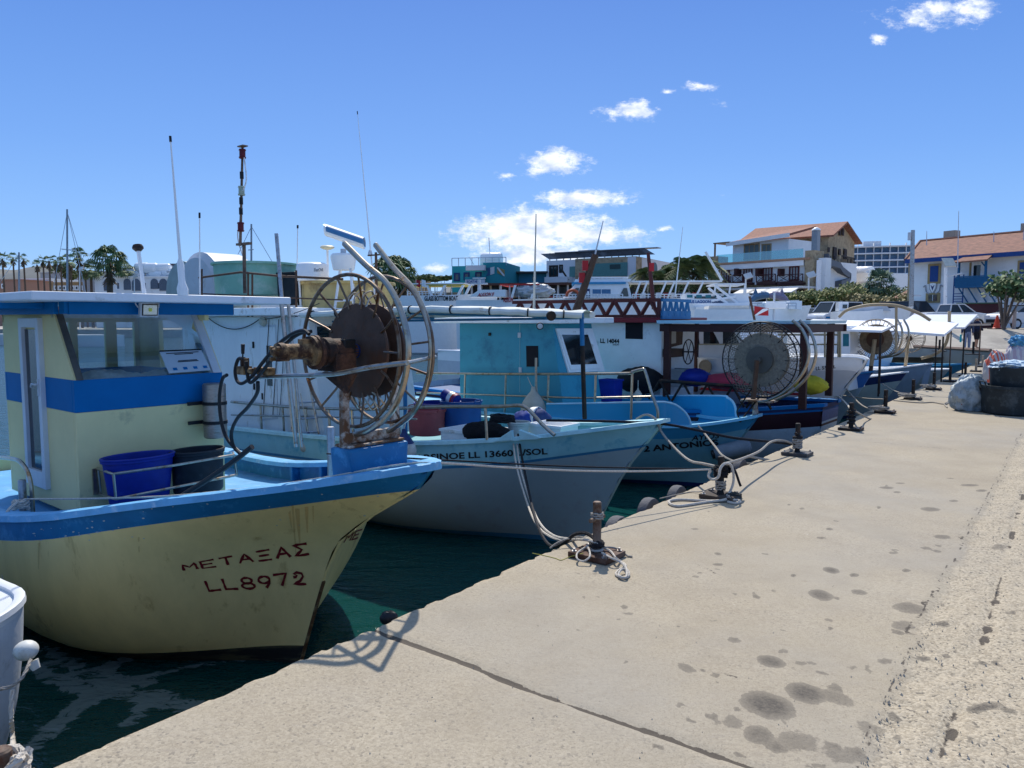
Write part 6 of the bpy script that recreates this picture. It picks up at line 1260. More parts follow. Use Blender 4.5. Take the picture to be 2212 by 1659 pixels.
wrapcoil(at(46, 1100, 6.25), .035, .0, .08, 3, .014, ROPEW, 'white rope knotted round the cream boat post', 'rope_knot', .012)
Y3 = g3.y; Yb = 8.7
rp([(1180, 908, Yb + .2), (1250, 909, Yb + .1), (1340, 911, Yb), (1432, 916, Yb), (1500, 928, Yb), (1580, 945, Yb), (1650, 953, Yb), (1700, 958, Y3 + .05), (1728, 963, Y3)], .016, ROPEB, 'thick black mooring line from the second bow to the third bollard')
rp([(1375, 905, Yb + .1), (1395, 896, Yb), (1415, 905, Yb - .05), (1430, 935, 8.6), (1460, 970, 8.2), (1490, 995, 7.6), (1520, 1002, 7.1), (1546, 1008, Y2 + .1)], .014, ROPEG, 'grey mooring line from the tip of the second bow to the second bollard')
rp([(1508, 920, 11.2), (1525, 940, 11), (1545, 965, 10.2), (1562, 985, 9.6), (1595, 999, 9.2), (1640, 1000, 9.0), (1690, 990, Y3 + .1)], .014, ROPEG, 'grey mooring line from the turquoise boat slack down to the third bollard')
rp([(1560, 1003, Y2 + .1), (1600, 992, 7.4), (1640, 975, 8.0), (1665, 955, 8.5), (1690, 951, 8.8), (1712, 958, Y3)], .013, ROPEG, 'grey rope arched between the second and third bollards')
rp([(1615, 985, 8.4), (1650, 992, 8.6), (1680, 995, 8.8), (1700, 985, Y3), (1712, 970, Y3)], .016, ROPEG, 'thick grey spliced rope at the foot of the third bollard')
wrapcoil(g3, .03, .08, .2, 5, .013, ROPEG, 'grey rope wound round the third bollard', jig=.01)
wrapcoil(g3, .03, .2, .22, 2, .015, ROPEB, 'black rope eye over the third bollard', 'rope_eye', .003)
g4, g5, g6 = Bl[3][1], Bl[4][1], Bl[5][1]
wrapcoil(g4, .033, .08, .3, 4, .014, ROPEB, 'black band wound round the fourth bollard', jig=.01)
rp([(1803, 857, 14.2), (1813, 858, 13.9), (1828, 872, 12.5), (1843, 890, Bl[3][1].y)], .014, ROPEW, 'pale mooring line from the square bow to the fourth bollard')
rp([(1843, 885, Bl[3][1].y), (1860, 895, 11.8), (1880, 905, 12.2), (1892, 902, 12.9), (1905, 896, g5.y)], .013, ROPEG, 'grey line between the fourth and fifth bollards')
rp([(1824, 835, 16.5), (1850, 865, 15), (1870, 880, 14.3), (1895, 887, 13.7)], .014, ROPEG, 'grey mooring line from the white cruiser bow')
rp([(1820, 854, 17), (1850, 858, 15.5), (1880, 861, 14.5), (1908, 862, g5.y)], .011, ROPEG, 'pale taut line to the top of the fifth bollard')
rp([(1907, 829, 18), (1930, 843, 16.8), (1955, 851, 15.8), (1975, 851, g6.y)], .012, ROPEG, 'pale line from the navy banded bow to the sixth bollard')
for b_, lab in ((Bl[5], 'rope pile at the foot of the sixth bollard'), (Bl[6], 'rope pile at the foot of the seventh bollard'), (Bl[4], 'ropes heaped on the plate of the fifth bollard')):
    g = b_[1]; P = []
    for i in range(70): a = i * .7; P.append(Vector((g.x - .12 + math.cos(a) * random.uniform(.08, .2), g.y + math.sin(a) * random.uniform(.05, .12), .05 + i * .0008 + random.uniform(0, .02))))
    rope_thing(catmull(P, 3), .012, ROPEG, lab, 'rope_pile')
gp([(1930, 865, 0), (1960, 868, 0), (1990, 870, 0), (2015, 869, 0), (2040, 873, 0), (2048, 870, 0), (2050, 867, 0), (2042, 871, 0)], .011, ROPEG, 'loose rope with an eye at its end lying across the concrete')
gp([(2046, 880, 0), (2040, 874, 0)], .011, ROPEG, 'short rope stub left of the plastic bag heap')
TY = mat('old_tyre', (.10, .10, .11), .8, vary=.2, bump=.6, bscale=30)
for (px, py, lab) in ((1228 + 130, 1098 + 5, 'old tyre fender on the quay face right of the nearest bollard'), (1425, 1064, 'old tyre fender on the quay face, middle one'), (1485, 1038, 'old tyre fender just left of the second bollard'), (1618, 982, 'striped tyre fender between the second and third bollards')):
    g = G(px, py); g = g + NDIR * .05; t = thing('tyre_fender', lab, 'tyre', g + NDIR * .06 + Vector((0, 0, -.25)), math.atan2(EDIR.y, EDIR.x), 'old tyres hung along the quay'); t.scale = (.6, .6, .6)
    m = MB(); pr = [(.17, -.08), (.26, -.09), (.30, -.07), (.31, -.03), (.31, .03), (.30, .07), (.26, .09), (.17, .08), (.16, .05), (.24, 0), (.16, -.05), (.17, -.08)]
    m.lathe(pr, ax=(0, 1, 0), n=32, caps=False); m.build('casing', TY, t)
crumple(G(846, 1333) + NDIR * .02 + Vector((0, 0, -.04)), (.05, .03, .07), BLACK, 'black rubber scrap poking over the quay edge by the expansion joint', 'rubber_scrap', 'rubber', n=24)
t = thing('cylinder_fender', 'grey cylinder fender lying against the turquoise bow at the water', 'fender', F3.w(F3(1582, 972, y=-.25)), F3.rz)
MB().lathe([(0, -.3), (.09, -.29), (.13, -.24), (.13, .24), (.09, .29), (0, .3)], ax=(.8, .5, .25), n=20).build('body', mat('fender_grey', (.16, .2, .24), .6, vary=.15), t); MB().cyl((-.24, -.15, -.075), (-.27, -.17, -.085), .07, n=14).build('end_cap', BLACK, t)
def round_fender(pos, label, m1, m2, r=.11, rope=None, cat='fender'):
    t = thing('round_fender', label, cat, pos, 0); MB().lathe([(0, -r * 1.0), (r * .6, -r * .85), (r * .95, -r * .35), (r, .0), (r * .85, r * .5), (r * .55, r * .95)], n=22, caps=False).build('body', m1, t)
    MB().lathe([(r * .86, r * .48), (r * .57, r * .95), (r * .22, r * 1.35), (r * .16, r * 1.7), (0, r * 1.72)], n=22, caps=False).build('neck', m2, t)
    if rope: MB().tube(sag((0, 0, r * 1.6), rope, .02, 8), .007, 6).build('hanging_cord', ROPEW, t)
    return t
round_fender(F2.w(F2(667, 965, y=-1.35)), 'round fender with navy neck hanging left of the grey mooring post', mat('fender_pale', (.38, .42, .40), .5, vary=.1), NAVY, .12, (-.1, 0, .75))
round_fender(F2.w(F2(873, 972, y=-1.55)), 'round white fender with navy neck beside the reel base', mat('fender_white', (.6, .6, .56), .5, vary=.08, dirt=(.35, .33, .28), dirt_amt=.3), NAVY, .15, (.05, 0, .5))
round_fender(F3.w(F3(1152, 882, y=-1.3)), 'dirty white pear fender hanging from the turquoise boat rail', mat('fender_dirty', (.42, .40, .34), .6, vary=.15), mat('fender_dirty', (0, 0, 0)), .22, (-.1, 0, .55))
round_fender(F4.w(F4(1378, 856, y=-1.75)), 'small pale fender against the dark side of the maroon boat', mat('fender_dirty', (0, 0, 0)), mat('fender_dirty', (0, 0, 0)), .09, (0, 0, .3))
pc = at(-62, 1362, 3.75)
def corner_boat():
    f = Fr((pc.x, pc.y, WZ), 127); t = thing('small_boat', 'grey white boat whose rounded bow enters at the bottom left corner', 'boat', f.o, f.rz); zb = pc.z - WZ
    GW = mat('chalky_white', (.50, .53, .57), .6, vary=.06, scale=3, dirt=(.36, .38, .4), dirt_amt=.25, dscale=6, bump=.2)
    h = Hull(f, 4, .8, [(zb, 0), (zb * .5, -.12), (.1, -.3), (-.5, -.5)], sheer=[(0, zb), (.3, zb - .03), (1, zb)], um=.16, p=2.6, tip=.05, a0=2.6, a1=4)
    h.shell([(.06, 0)], [mat('chalk_top', (.62, .64, .66), .5, vary=.05), GW, NAVY], 'hull', t); h.deck(.01, .0, mat('chalk_top', (0, 0, 0)), GW, t)
    h.cap(.05, .035, mat('chalk_top', (0, 0, 0)), t, out=.012)
    return f, h
FC, HC = corner_boat()
tf = thing('boat_fender', 'white horned fender tied below the rim of the corner boat', 'fender', at(56, 1405, pc.y + .1), 0)
MB().ball((0, 0, 0), .06, 18, sc_=(1, 1, .85)).build('body', mat('fender_white', (0, 0, 0)), tf); MB().cyl((.03, 0, -.06), (.05, 0, -.1), .03, .02, n=12).build('horn', mat('fender_white', (0, 0, 0)), tf)
rp([(66, 1425, pc.y + .02), (58, 1445, pc.y - .05), (44, 1468, pc.y - .1), (20, 1484, pc.y - .12), (-10, 1490, pc.y - .15)], .009, ROPEG, 'tan rope round the flank of the corner boat')
rp([(26, 1490, pc.y), (24, 1550, pc.y - .05), (28, 1600, pc.y - .1), (30, 1640, g0.y)], .012, ROPEW, 'white line from the corner boat down to the corner bollard')
class QF: pass
def gtub(px0, px1, pyrim, gx, gy, label, m, taper=.93, z0=0.0, **k):
    g = G(gx, gy); f = Fr((g.x, g.y, z0), 90); Y = g.y
    a, b = at(px0, pyrim, Y), at(px1, pyrim, Y); rad = (b.x - a.x) / 2; hgt = a.z - z0; r1 = rad * taper; t = thing('plastic_tub', label, 'tub', ((a.x + b.x) / 2, Y, z0), 0)
    MB().lathe([(0, 0), (r1 * .95, 0), (r1, .02), (rad, hgt - .05), (rad * 1.04, hgt - .05), (rad * 1.04, hgt), (rad * .97, hgt)], n=40, caps=False).lathe([(rad * .97, hgt), (r1 * .96, .03), (0, .03)], n=40, caps=False).build('body', m, t, fix=False)
    MB().tube(catmull([(-rad * 1.03, -.05, hgt - .03), (-rad * 1.1, -.05, hgt + .06), (-rad * 1.1, .08, hgt + .06), (-rad * 1.03, .08, hgt - .03)], 4), .012, 6).build('handle', m, t); return t, Y, hgt
TB = mat('net_tub_black', (.018, .026, .03), .6, vary=.25, scale=4, dirt=(.06, .075, .08), dirt_amt=.3, dscale=4)
ta, YT, HT = gtub(2129, 2262, 832, 2190, 893, 'large black net tub on the concrete at the right edge', TB)
tb = thing('plastic_tub', 'second black tub stacked on the large one, brim full of net', 'tub', (at(2200, 800, YT).x, YT, HT - .1), 0)
a_, b_ = at(2146, 795, YT).x, at(2254, 795, YT).x; rd_ = (b_ - a_) / 2; hh_ = at(2150, 793, YT).z - HT + .1
MB().lathe([(0, 0), (rd_ * .93, 0), (rd_ * .94, .02), (rd_, hh_), (rd_ * .96, hh_), (rd_ * .9, .05), (0, .05)], n=40, caps=False).build('body', TB, tb, fix=False)
PLAS = mat('clear_plastic_net', (.36, .42, .45), .5, vary=.2, scale=9, bump=.6, bscale=40, dirt=(.2, .25, .27), dirt_amt=.6, dscale=9)
PL2 = mat('pale_blue_net', (.38, .5, .6), .5, vary=.3, scale=9, bump=1, bscale=25)
def cz(px, gy, wpx, hpx, s, m, lab, nm, cat, z=0, Y=None, **k):
    Y = Y or G(px, gy).y; x = at(px, gy, Y).x; wd = wpx / FPX * Y / 2; ht = hpx / FPX * Y; return crumple((x, Y, z), (wd, wd * s, ht), m, lab, nm, cat, **k)
cb_ = cz(2093, 886, 80, 78, .8, PLAS, 'translucent plastic sack stuffed with pale net and floats', 'plastic_sack', 'sack', amp=.16, freq=2.6)
for k in range(6):
    a = -1.2 + k * .5; MB().ball((math.cos(a - 1.2) * .27, math.sin(a - 1.2) * .22, .12 + (k * 37 % 5) * .07), .022, 8, sc_=(1.5, 1, 1)).build('net_float', mat('float_brown', (.2, .06, .05), .6), cb_)
cz(2195, 797, 104, 22, .8, PL2, 'pale blue plastic net bulging from the stacked tub', 'net_heap', 'net', z=HT - .1 + hh_ - .06, Y=YT, amp=.25)
cz(2153, 790, 52, 84, .8, mat('orange_white_bag', (.62, .12, .06), .6, vary=.1), 'orange and white striped net bag behind the tubs', 'net_bag', 'bag', z=.0, Y=17.5, amp=.1)
ob = [o for o in COL.objects if o.name.startswith('net_bag')][0]; bd = ob.children[0]
def stripe_mat(name, c1, c2, scale, rz=0):
    m = bpy.data.materials.new(name); m.use_nodes = True; N, Lk = m.node_tree.nodes, m.node_tree.links; b = N['Principled BSDF']; tc = N.new('ShaderNodeTexCoord'); wv = N.new('ShaderNodeTexWave'); wv.inputs['Scale'].default_value = scale; wv.inputs['Distortion'].default_value = 1.2; wv.wave_profile = 'SIN'
    Lk.new(tc.outputs['Object'], wv.inputs['Vector']); cr = N.new('ShaderNodeValToRGB'); cr.color_ramp.interpolation = 'CONSTANT'; cr.color_ramp.elements[0].color = (*c1, 1); cr.color_ramp.elements[1].color = (*c2, 1); cr.color_ramp.elements[1].position = .5
    Lk.new(wv.outputs['Fac'], cr.inputs[0]); Lk.new(cr.outputs[0], b.inputs['Base Color']); b.inputs['Roughness'].default_value = .6; return m
bd.data.materials[0] = stripe_mat('orange_white_stripes', (.55, .09, .05), (.42, .42, .43), 4.2)
cz(2160, 800, 30, 18, .8, mat('yellow_net', (0, 0, 0)), 'small yellow net bundle between the striped bag and the tubs', 'net_bundle', 'net', Y=15, z=.1)
o_ = cz(2200, 786, 62, 98, .8, PL2, 'big plastic net bag with stripes and a blue top, behind the stacked tubs', 'net_bag', 'bag', Y=18.5, amp=.12); o_.children[0].data.materials[0] = stripe_mat('pink_grey_stripes', (.42, .36, .42), (.5, .5, .52), 3.0)
cz(2202, 742, 44, 24, .8, mat('sky_blue_plastic', (.08, .3, .5), .4, vary=.3, bump=1), 'sky blue plastic sheet bundle on top of the striped net bag', 'plastic_bundle', 'bundle', Y=18.5, z=.95, amp=.25)
cn = thing('traffic_cone', 'orange traffic cone standing in front of the white hatchback', 'cone', at(2153, 711, 47), 0)
MB().box((0, 0, .03), (.75, .75, .06)).build('base', mat('cone_base', (.06, .05, .05), .7), cn, smooth=False, bevel=.02); hc = .85
MB().lathe([(.26, .06), (.2, .1), (.05, hc), (0, hc)], n=20, caps=False).build('body', mat('cone_orange', (.62, .07, .03), .5), cn)
wp = thing('wooden_post', 'short pale wooden post right of the traffic cone', 'post', at(2190, 711, 47), 0); MB().lathe([(0, 0), (.11, 0), (.1, 1.15), (.08, 1.2), (0, 1.2)], n=12).build('shaft', mat('pale_wood', (.42, .34, .3), .8, vary=.15), wp)
def person(base, hgt, face, pose, label, skin=(.35, .19, .12), shirt=(.01, .015, .04), lower=(.01, .01, .014), hair=(.02, .015, .01), cap=None, long=False, bag=None):
    t = thing('person', label, 'person', base, face); s = hgt / 1.75
    J = {'pel': (0, 0, .95), 'wst': (0, 0, 1.1), 'cst': (0, 0, 1.32), 'nck': (0, 0, 1.5), 'hd0': (0, .02, 1.58), 'hd1': (0, .02, 1.7)}
    E = [('pel', 'wst'), ('wst', 'cst'), ('cst', 'nck'), ('nck', 'hd0'), ('hd0', 'hd1')]
    Rr = {'pel': (.15, .11), 'wst': (.135, .1), 'cst': (.165, .11), 'nck': (.055, .055), 'hd0': (.075, .085), 'hd1': (.075, .09)}
    for sd_, k in ((-1, 'l'), (1, 'r')):
        st = pose.get('step', .06) * sd_
        for n_, p, r in (('hip', (.09 * sd_, 0, .9), .095), ('kne', (.1 * sd_, st * .6 + .02, .5), .062), ('ank', (.1 * sd_, st, .09), .042), ('toe', (.11 * sd_, st + .15, .035), .035)): J[n_ + k] = p; Rr[n_ + k] = (r, r)
        E += [('pel', 'hip' + k), ('hip' + k, 'kne' + k), ('kne' + k, 'ank' + k), ('ank' + k, 'toe' + k)]
        ar = pose.get('arm' + k, ((.24 * sd_, 0, 1.15), (.25 * sd_, .1, .9)))
        for n_, p, r in (('sho', (.17 * sd_, 0, 1.42), .062), ('elb', ar[0], .045), ('wri', ar[1], .032), ('han', tuple(Vector(ar[1]) + (Vector(ar[1]) - Vector(ar[0])).normalized() * .08), .04)): J[n_ + k] = p; Rr[n_ + k] = (r, r)
        E += [('cst', 'sho' + k), ('sho' + k, 'elb' + k), ('elb' + k, 'wri' + k), ('wri' + k, 'han' + k)]
        hp = Vector(J['han' + k])
        for fi in range(4): q = 'f%d%s' % (fi, k); J[q] = tuple(hp + Vector((0, (fi - 1.5) * .02, -.06 - .01 * (fi in (1, 2))))); Rr[q] = (.009, .009); E.append(('han' + k, q))
        q = 'th' + k; J[q] = tuple(hp + Vector((-.02 * sd_, .045, -.02))); Rr[q] = (.011, .011); E.append(('han' + k, q))
    names = list(J); me = bpy.data.meshes.new('body'); me.from_pydata([Vector(J[n]) * s for n in names], [(names.index(a), names.index(b)) for a, b in E], [])
    o = bpy.data.objects.new('body', me); COL.objects.link(o); md = o.modifiers.new('skin', 'SKIN'); lay = me.skin_vertices[0].data
    for i, n in enumerate(names): lay[i].radius = (Rr[n][0] * s, Rr[n][1] * s); lay[i].use_root = (n == 'pel')
    o.modifiers.new('sub', 'SUBSURF').levels = 1; o.modifiers['sub'].render_levels = 1; dg = bpy.context.evaluated_depsgraph_get(); dg.update(); em = bpy.data.meshes.new_from_object(o.evaluated_get(dg)); bpy.data.objects.remove(o)
    b = bpy.data.objects.new('body', em); COL.objects.link(b); b.parent = t; em.materials.clear(); em.materials.append(mat('skin_tan', skin, .6, vary=.05)); em.shade_smooth()
    ms, ml = mat('shirt_%02d' % int(shirt[2] * 100), shirt, .9), mat('lower_%02d' % int(lower[2] * 100), lower, .9)
    def shell(name, m, test, off):
        bm = bmesh.new(); bm.from_mesh(em); bm.normal_update(); dele = [f for f in bm.faces if not test(f.calc_center_median() / s)]; bmesh.ops.delete(bm, geom=dele, context='FACES')
        for v in bm.verts: v.co += v.normal * off
        m2 = bpy.data.meshes.new(name); bm.to_mesh(m2); bm.free(); m2.materials.append(m); m2.shade_smooth(); ob_ = bpy.data.objects.new(name, m2); COL.objects.link(ob_); ob_.parent = t
    shell('shirt', ms, lambda c: .92 < c.z < 1.5 and abs(c.x) < (.5 if long else .27), .02)
    shell('trousers' if long else 'shorts', ml, lambda c: (.12 if long else .5) < c.z < .95 and abs(c.x) < .2, .022)
    MB().ball((0, -.0 * s, 1.69 * s), .105 * s, 12, sc_=(.9, 1.0, .85)).build('cap' if cap else 'hair', mat('cap_white', (.7, .7, .68), .8) if cap else mat('hair_dark', hair, .8), t)
    if bag: MB().box((.3 * s, .05, .62 * s), (.1, .3, .4), taper=.9).build('bag', mat('teal_bag', (.02, .45, .45), .6), t, smooth=False, bevel=.02)
    return t
pg = G(2108, 753); person(pg, 1.76, R(200), {'arml': ((-.25, 0, 1.16), (-.12, .2, 1.08)), 'armr': ((.25, 0, 1.16), (.12, .2, 1.08))}, 'person in a pale cap, navy top and black shorts standing on the far quay', cap=True)
pg = G(2088, 756); person(pg, 1.72, R(150), {}, 'person in grey blue clothes holding a teal bag, left of the one in shorts', shirt=(.06, .07, .11), lower=(.3, .3, .38), long=True, bag=True)
def bfr(px0, Y0, px1, Y1, g=0.0):
    a, b = at(px0, HOR, Y0), at(px1, HOR, Y1); d = b - a; f = Fr((a.x, a.y, g), math.degrees(math.atan2(d.x, d.y))); f.len = math.hypot(d.x, d.y); return f
def part_box(f, par, name, m, px0, px1, py0, py1, y0=0.0, y1=None, th=.1, bevel=0, pz=None):
    """box on the facade: picture rectangle at plane y0, thickness away from us to y1"""
    y1 = y0 + th if y1 is None else y1; a, b = f(px0, py1, y=y0), f(px1, py0, y=y0); pm = (px0 + px1) / 2
    z0, z1 = f(pm, py1, y=y0).z, f(pm, py0, y=y0).z
    if pz is not None: z0 = pz
    return MB().box(((a.x + b.x) / 2, (y0 + y1) / 2, (z0 + z1) / 2), (abs(b.x - a.x), abs(y1 - y0), abs(z1 - z0))).build(name, m, par, smooth=False)
def win(f, par, px0, px1, py0, py1, y=0.0, fm=WHITE, gm=DARKGL, fr=.1, name='window', out=.06, cut=1):
    a, b = f(px0, (py0 + py1) / 2, y=y), f(px1, (py0 + py1) / 2, y=y); z0, z1 = f((px0 + px1) / 2, py1, y=y).z, f((px0 + px1) / 2, py0, y=y).z
    xm, zm, wx, wz_ = (a.x + b.x) / 2, (z0 + z1) / 2, abs(b.x - a.x), z1 - z0; m = MB()
    for s in (-1, 1): m.box((xm + s * (wx / 2), y - out / 2, zm), (fr, out, wz_ + fr)); m.box((xm, y - out / 2 + .001, zm + s * (wz_ / 2)), (wx - fr, out, fr))
    for k in range(1, cut): m.box((xm - wx / 2 + wx * k / cut, y - out / 2 + .003, zm), (fr * .6, out * .8, wz_ - fr))
    w_ = m.build(name, fm, par, smooth=False); MB().box((xm, y - out * .15, zm), (wx - fr * .9, out * .25, wz_ - fr * .9)).build('pane', gm, w_, smooth=False); return w_
PLASTER = mat('white_plaster', (.80, .81, .80), .8, vary=.05, scale=.8, dirt=(.66, .66, .64), dirt_amt=.15, dscale=.5)
STONE = mat('sand_stone', (.40, .31, .195), .9, vary=.22, scale=1.6, bump=.6, bscale=4, dirt=(.22, .16, .1), dirt_amt=.3, dscale=1.5)
def tile_mat(name, c1, c2, sx=1.0, axis='X'):
    m = bpy.data.materials.new(name); m.use_nodes = True; N, Lk = m.node_tree.nodes, m.node_tree.links; b = N['Principled BSDF']; b.inputs['Roughness'].default_value = .85; tc = N.new('ShaderNodeTexCoord')
    wv = N.new('ShaderNodeTexWave'); wv.bands_direction = 'Z'; wv.inputs['Scale'].default_value = sx; wv.inputs['Distortion'].default_value = .6; wv.inputs['Detail Scale'].default_value = 3; Lk.new(tc.outputs['Object'], wv.inputs['Vector'])
    n = N.new('ShaderNodeTexNoise'); n.inputs['Scale'].default_value = 3; n.inputs['Detail'].default_value = 6; Lk.new(tc.outputs['Object'], n.inputs['Vector'])
    mx = N.new('ShaderNodeMix'); mx.data_type = 'RGBA'; Lk.new(wv.outputs['Fac'], mx.inputs[0]); mx.inputs[6].default_value = (*c1, 1); mx.inputs[7].default_value = (*c2, 1)
    m2 = N.new('ShaderNodeMix'); m2.data_type = 'RGBA'; m2.blend_type = 'MULTIPLY'; mr = N.new('ShaderNodeMapRange'); Lk.new(n.outputs['Fac'], mr.inputs[0]); mr.inputs[1].default_value = .3; mr.inputs[2].default_value = .7; mr.inputs[3].default_value = .6; mr.inputs[4].default_value = 1.15
    m2.inputs[0].default_value = 1; Lk.new(mx.outputs[2], m2.inputs[6]); cc = N.new('ShaderNodeCombineColor'); [Lk.new(mr.outputs[0], cc.inputs[i]) for i in range(3)]; Lk.new(cc.outputs[0], m2.inputs[7]); Lk.new(m2.outputs[2], b.inputs['Base Color']); return m
TILE = tile_mat('clay_tiles', (.31, .135, .085), (.17, .07, .048), 2.2); TILE2 = tile_mat('red_roof', (.30, .115, .07), (.25, .09, .055), 1.5)
SHUT = mat('blue_shutter', (.015, .06, .22), .6, vary=.1); BWOOD = mat('blue_wood', (.012, .11, .24), .6, vary=.12); STFR = mat('stone_frame', (.36, .27, .13), .8, vary=.1)
PF = bfr(1963, 64, 2260, 55)
PB = thing('police_station', 'white two storey building with clay tile roof, blue balcony and a crest on its wall', 'building', PF.o, PF.rz)
def police():
    f, t = PF, PB; zt = f(1963, 560, y=0).z; L = f.len + 6
    MB().box((L / 2, 5, zt / 2), (L, 10, zt)).build('wall', PLASTER, t, smooth=False)
    MB().box((-.05, 5, zt / 2), (.3, 10.1, zt - .02)).build('side_wall', STONE, t, smooth=False)
    ov = .7; a = f(1955, 556, y=-ov); z0 = zt - .1; x0 = a.x; rx = f(1988, 516, y=5).x; zr = f(2100, 511, y=5).z
    m = MB(); m.add([(x0, -ov, z0), (L + 1, -ov, z0), (L + 1, 5, zr), (rx, 5, zr), (x0, 10 + ov, z0), (L + 1, 10 + ov, z0)], [(0, 1, 2, 3), (0, 3, 4), (3, 2, 5, 4), (0, 4, 5, 1)]); rf = m.build('roof', TILE, t, smooth=False)
    MB().box(((x0 + L) / 2 + .3, -ov - .04, z0 - .12), (L - x0 + .5, .08, .34)).build('eaves_board', SHUT, t, smooth=False)
    MB().tube([(rx, 5, zr + .02), (L + 1, 5, zr + .02)], .12, 6).tube([(x0, -ov, z0 + .03), (rx, 5, zr + .03)], .1, 6).build('ridge_tiles', TILE, rf)
    for px in (2045, 2215 - 2): c = f(px + 11, 508, y=6); MB().box((c.x, 6, zr + .3), (1.0, .8, .9)).build('chimney', mat('chimney_plaster', (.4, .36, .28), .8), rf, smooth=False)
    def sw(x0_, x1_, y0_, y1_, ins, kind):
        s = part_box(f, t, 'window', STFR, x0_, x1_, y0_, y1_, -.10, .0); 
        if kind: p = part_box(f, s, 'shutter', SHUT, x0_ + ins, x1_ - ins, y0_ + ins * .9, y1_ - ins * .9, -.14, -.105)
        else:
            p = part_box(f, s, 'pane', DARKGL, x0_ + ins, x1_ - ins, y0_ + ins * .6, y1_ - ins * .6, -.13, -.105); part_box(f, s, 'bars', WHITE, (x0_ + x1_) / 2 - .8, (x0_ + x1_) / 2 + .8, y0_ + ins * .6, y1_ - ins * .6, -.16, -.135)
    sw(2003, 2032, 570, 613, 5, 1); sw(1999, 2030, 633, 654, 6, 0); sw(2196, 2230, 562, 608, 5, 1); sw(2190, 2222, 628, 652, 6, 0)
    c = f(2015, 622, y=-.06); cr = MB(); cr.prism([(c.x + x * .5, -.02, c.z + z * .55) for x, z in ((-.7, .9), (0, 1), (.7, .9), (.6, -.1), (0, -1), (-.6, -.1))], (0, -.06, 0)); cw = cr.build('crest', mat('crest_grey', (.33, .35, .38), .7), t, smooth=False)
    MB().prism([(c.x + x * .36, -.082, c.z + z * .4) for x, z in ((-.7, .9), (0, 1), (.7, .9), (.6, -.1), (0, -1), (-.6, -.1))], (0, -.02, 0)).build('shield', WHITE, cw, smooth=False)
    MB().prism([(c.x + x * .2, -.104, c.z + z * .24 + .05) for x, z in ((-.8, .8), (0, .2), (.8, .8), (0, -1))], (0, -.02, 0)).build('emblem', NAVY, cw, smooth=False)
    for s in (-1, 1): MB().tube(catmull([(c.x + s * .25, -.07, c.z - .5), (c.x + s * .55, -.07, c.z - .25), (c.x + s * .62, -.07, c.z + .2), (c.x + s * .8, -.07, c.z + .1)], 4), .05, 5).build('scroll', mat('crest_grey', (0, 0, 0)), cw)
    bx0, bx1 = f(2063, 615, y=-1.3).x, f(2141, 615, y=-1.3).x; zd = f(2100, 619, y=-1.3).z; zr_ = f(2100, 597, y=-1.3).z; zc = f(2090, 565, y=-1.3).z
    bal = MB().box(((bx0 + bx1) / 2, -.65, zd), (bx1 - bx0, 1.3, .14)).build('balcony_floor', BWOOD, t, smooth=False); rr = MB()
    rr.box(((bx0 + bx1) / 2, -1.28, zr_), (bx1 - bx0, .07, .08)); n = 26
    for i in range(n + 1): rr.box((bx0 + (bx1 - bx0) * i / n, -1.28, (zr_ + zd) / 2), (.09, .04, zr_ - zd - .1))
    for x in (bx0, bx1):
        for i in range(5): rr.box((x, -.15 - i * .27, (zr_ + zd) / 2), (.04, .09, zr_ - zd - .1))
    rr.build('balustrade', BWOOD, bal, smooth=False)
    for x in (f(2070, 600, y=-1.25).x, f(2128, 600, y=-1.25).x): MB().box((x, -1.22, (zc + zd) / 2), (.14, .14, zc - zd)).tube([(x, -1.22, zc - .5), (x - .35, -1.22, zc - .08)], .05, 4).build('balcony_post', BWOOD, bal, smooth=False)
    for px in (2070, 2090, 2110, 2129): x = f(px, 620, y=-1.2).x; MB().tube([(x, -1.15, zd - .06), (x + .12, -.05, zd - 1.15)], .07, 4).build('bracket', BWOOD, bal, smooth=False)
    q0, q1 = f(2058, 566, y=-1.6).x, f(2141, 555, y=-1.6).x; zc1 = f(2100, 554, y=-.1).z
    MB().add([(q0, -1.7, zc), (q1 - .2, -1.7, zc + .05), (q1 - .5, 0, zc1 + .3), (q0 + .7, 0, zc1 + .3), (q0, -1.7, zc - .1), (q1 - .2, -1.7, zc - .05), (q1 - .5, 0, zc1 + .2), (q0 + .7, 0, zc1 + .2)], [(0, 1, 2, 3), (7, 6, 5, 4), (0, 4, 5, 1), (1, 5, 6, 2), (0, 3, 7, 4)]).build('balcony_roof', TILE, bal, smooth=False)
    dd = part_box(f, t, 'balcony_door', WHITE, 2098, 2122, 567, 612, -.08, .0); part_box(f, dd, 'pane', DARKGL, 2102, 2118, 573, 600, -.11, -.085); part_box(f, dd, 'stone_jamb', STFR, 2092, 2097, 567, 612, -.1, -.02)
    lx0, lx1 = f(2059, 650, y=-.5).x, f(2079, 650, y=-.5).x; lz0, lz1 = f(2065, 704, y=-.5).z, f(2065, 594, y=-.5).z; ld = MB()
    for x in (lx0, lx1): ld.box((x, -.5, (lz0 + lz1) / 2), (.07, .05, lz1 - lz0))
    for i in range(12): ld.box(((lx0 + lx1) / 2, -.5, lz0 + .25 + (lz1 - lz0) * .62 * i / 12), (lx1 - lx0 - .07, .03, .05))
    ld.build('ladder', SHUT, t, smooth=False)
police()
def pole(px, pyt, Y, label, r=.09, name='lamp_post', z=0, m=GALV, extra=None, lean=0, cat=None, r1=None):
    b = at(px, HOR, Y); tp = at(px + lean, pyt, Y); t = thing(name, label, cat or name.replace('_', ' '), (b.x, Y, z)); MB().cyl((0, 0, 0), (tp.x - b.x, 0, tp.z - z), r, r1 or r * .8, n=8).build('shaft', m, t); return t, Vector((tp.x - b.x, 0, tp.z - z))
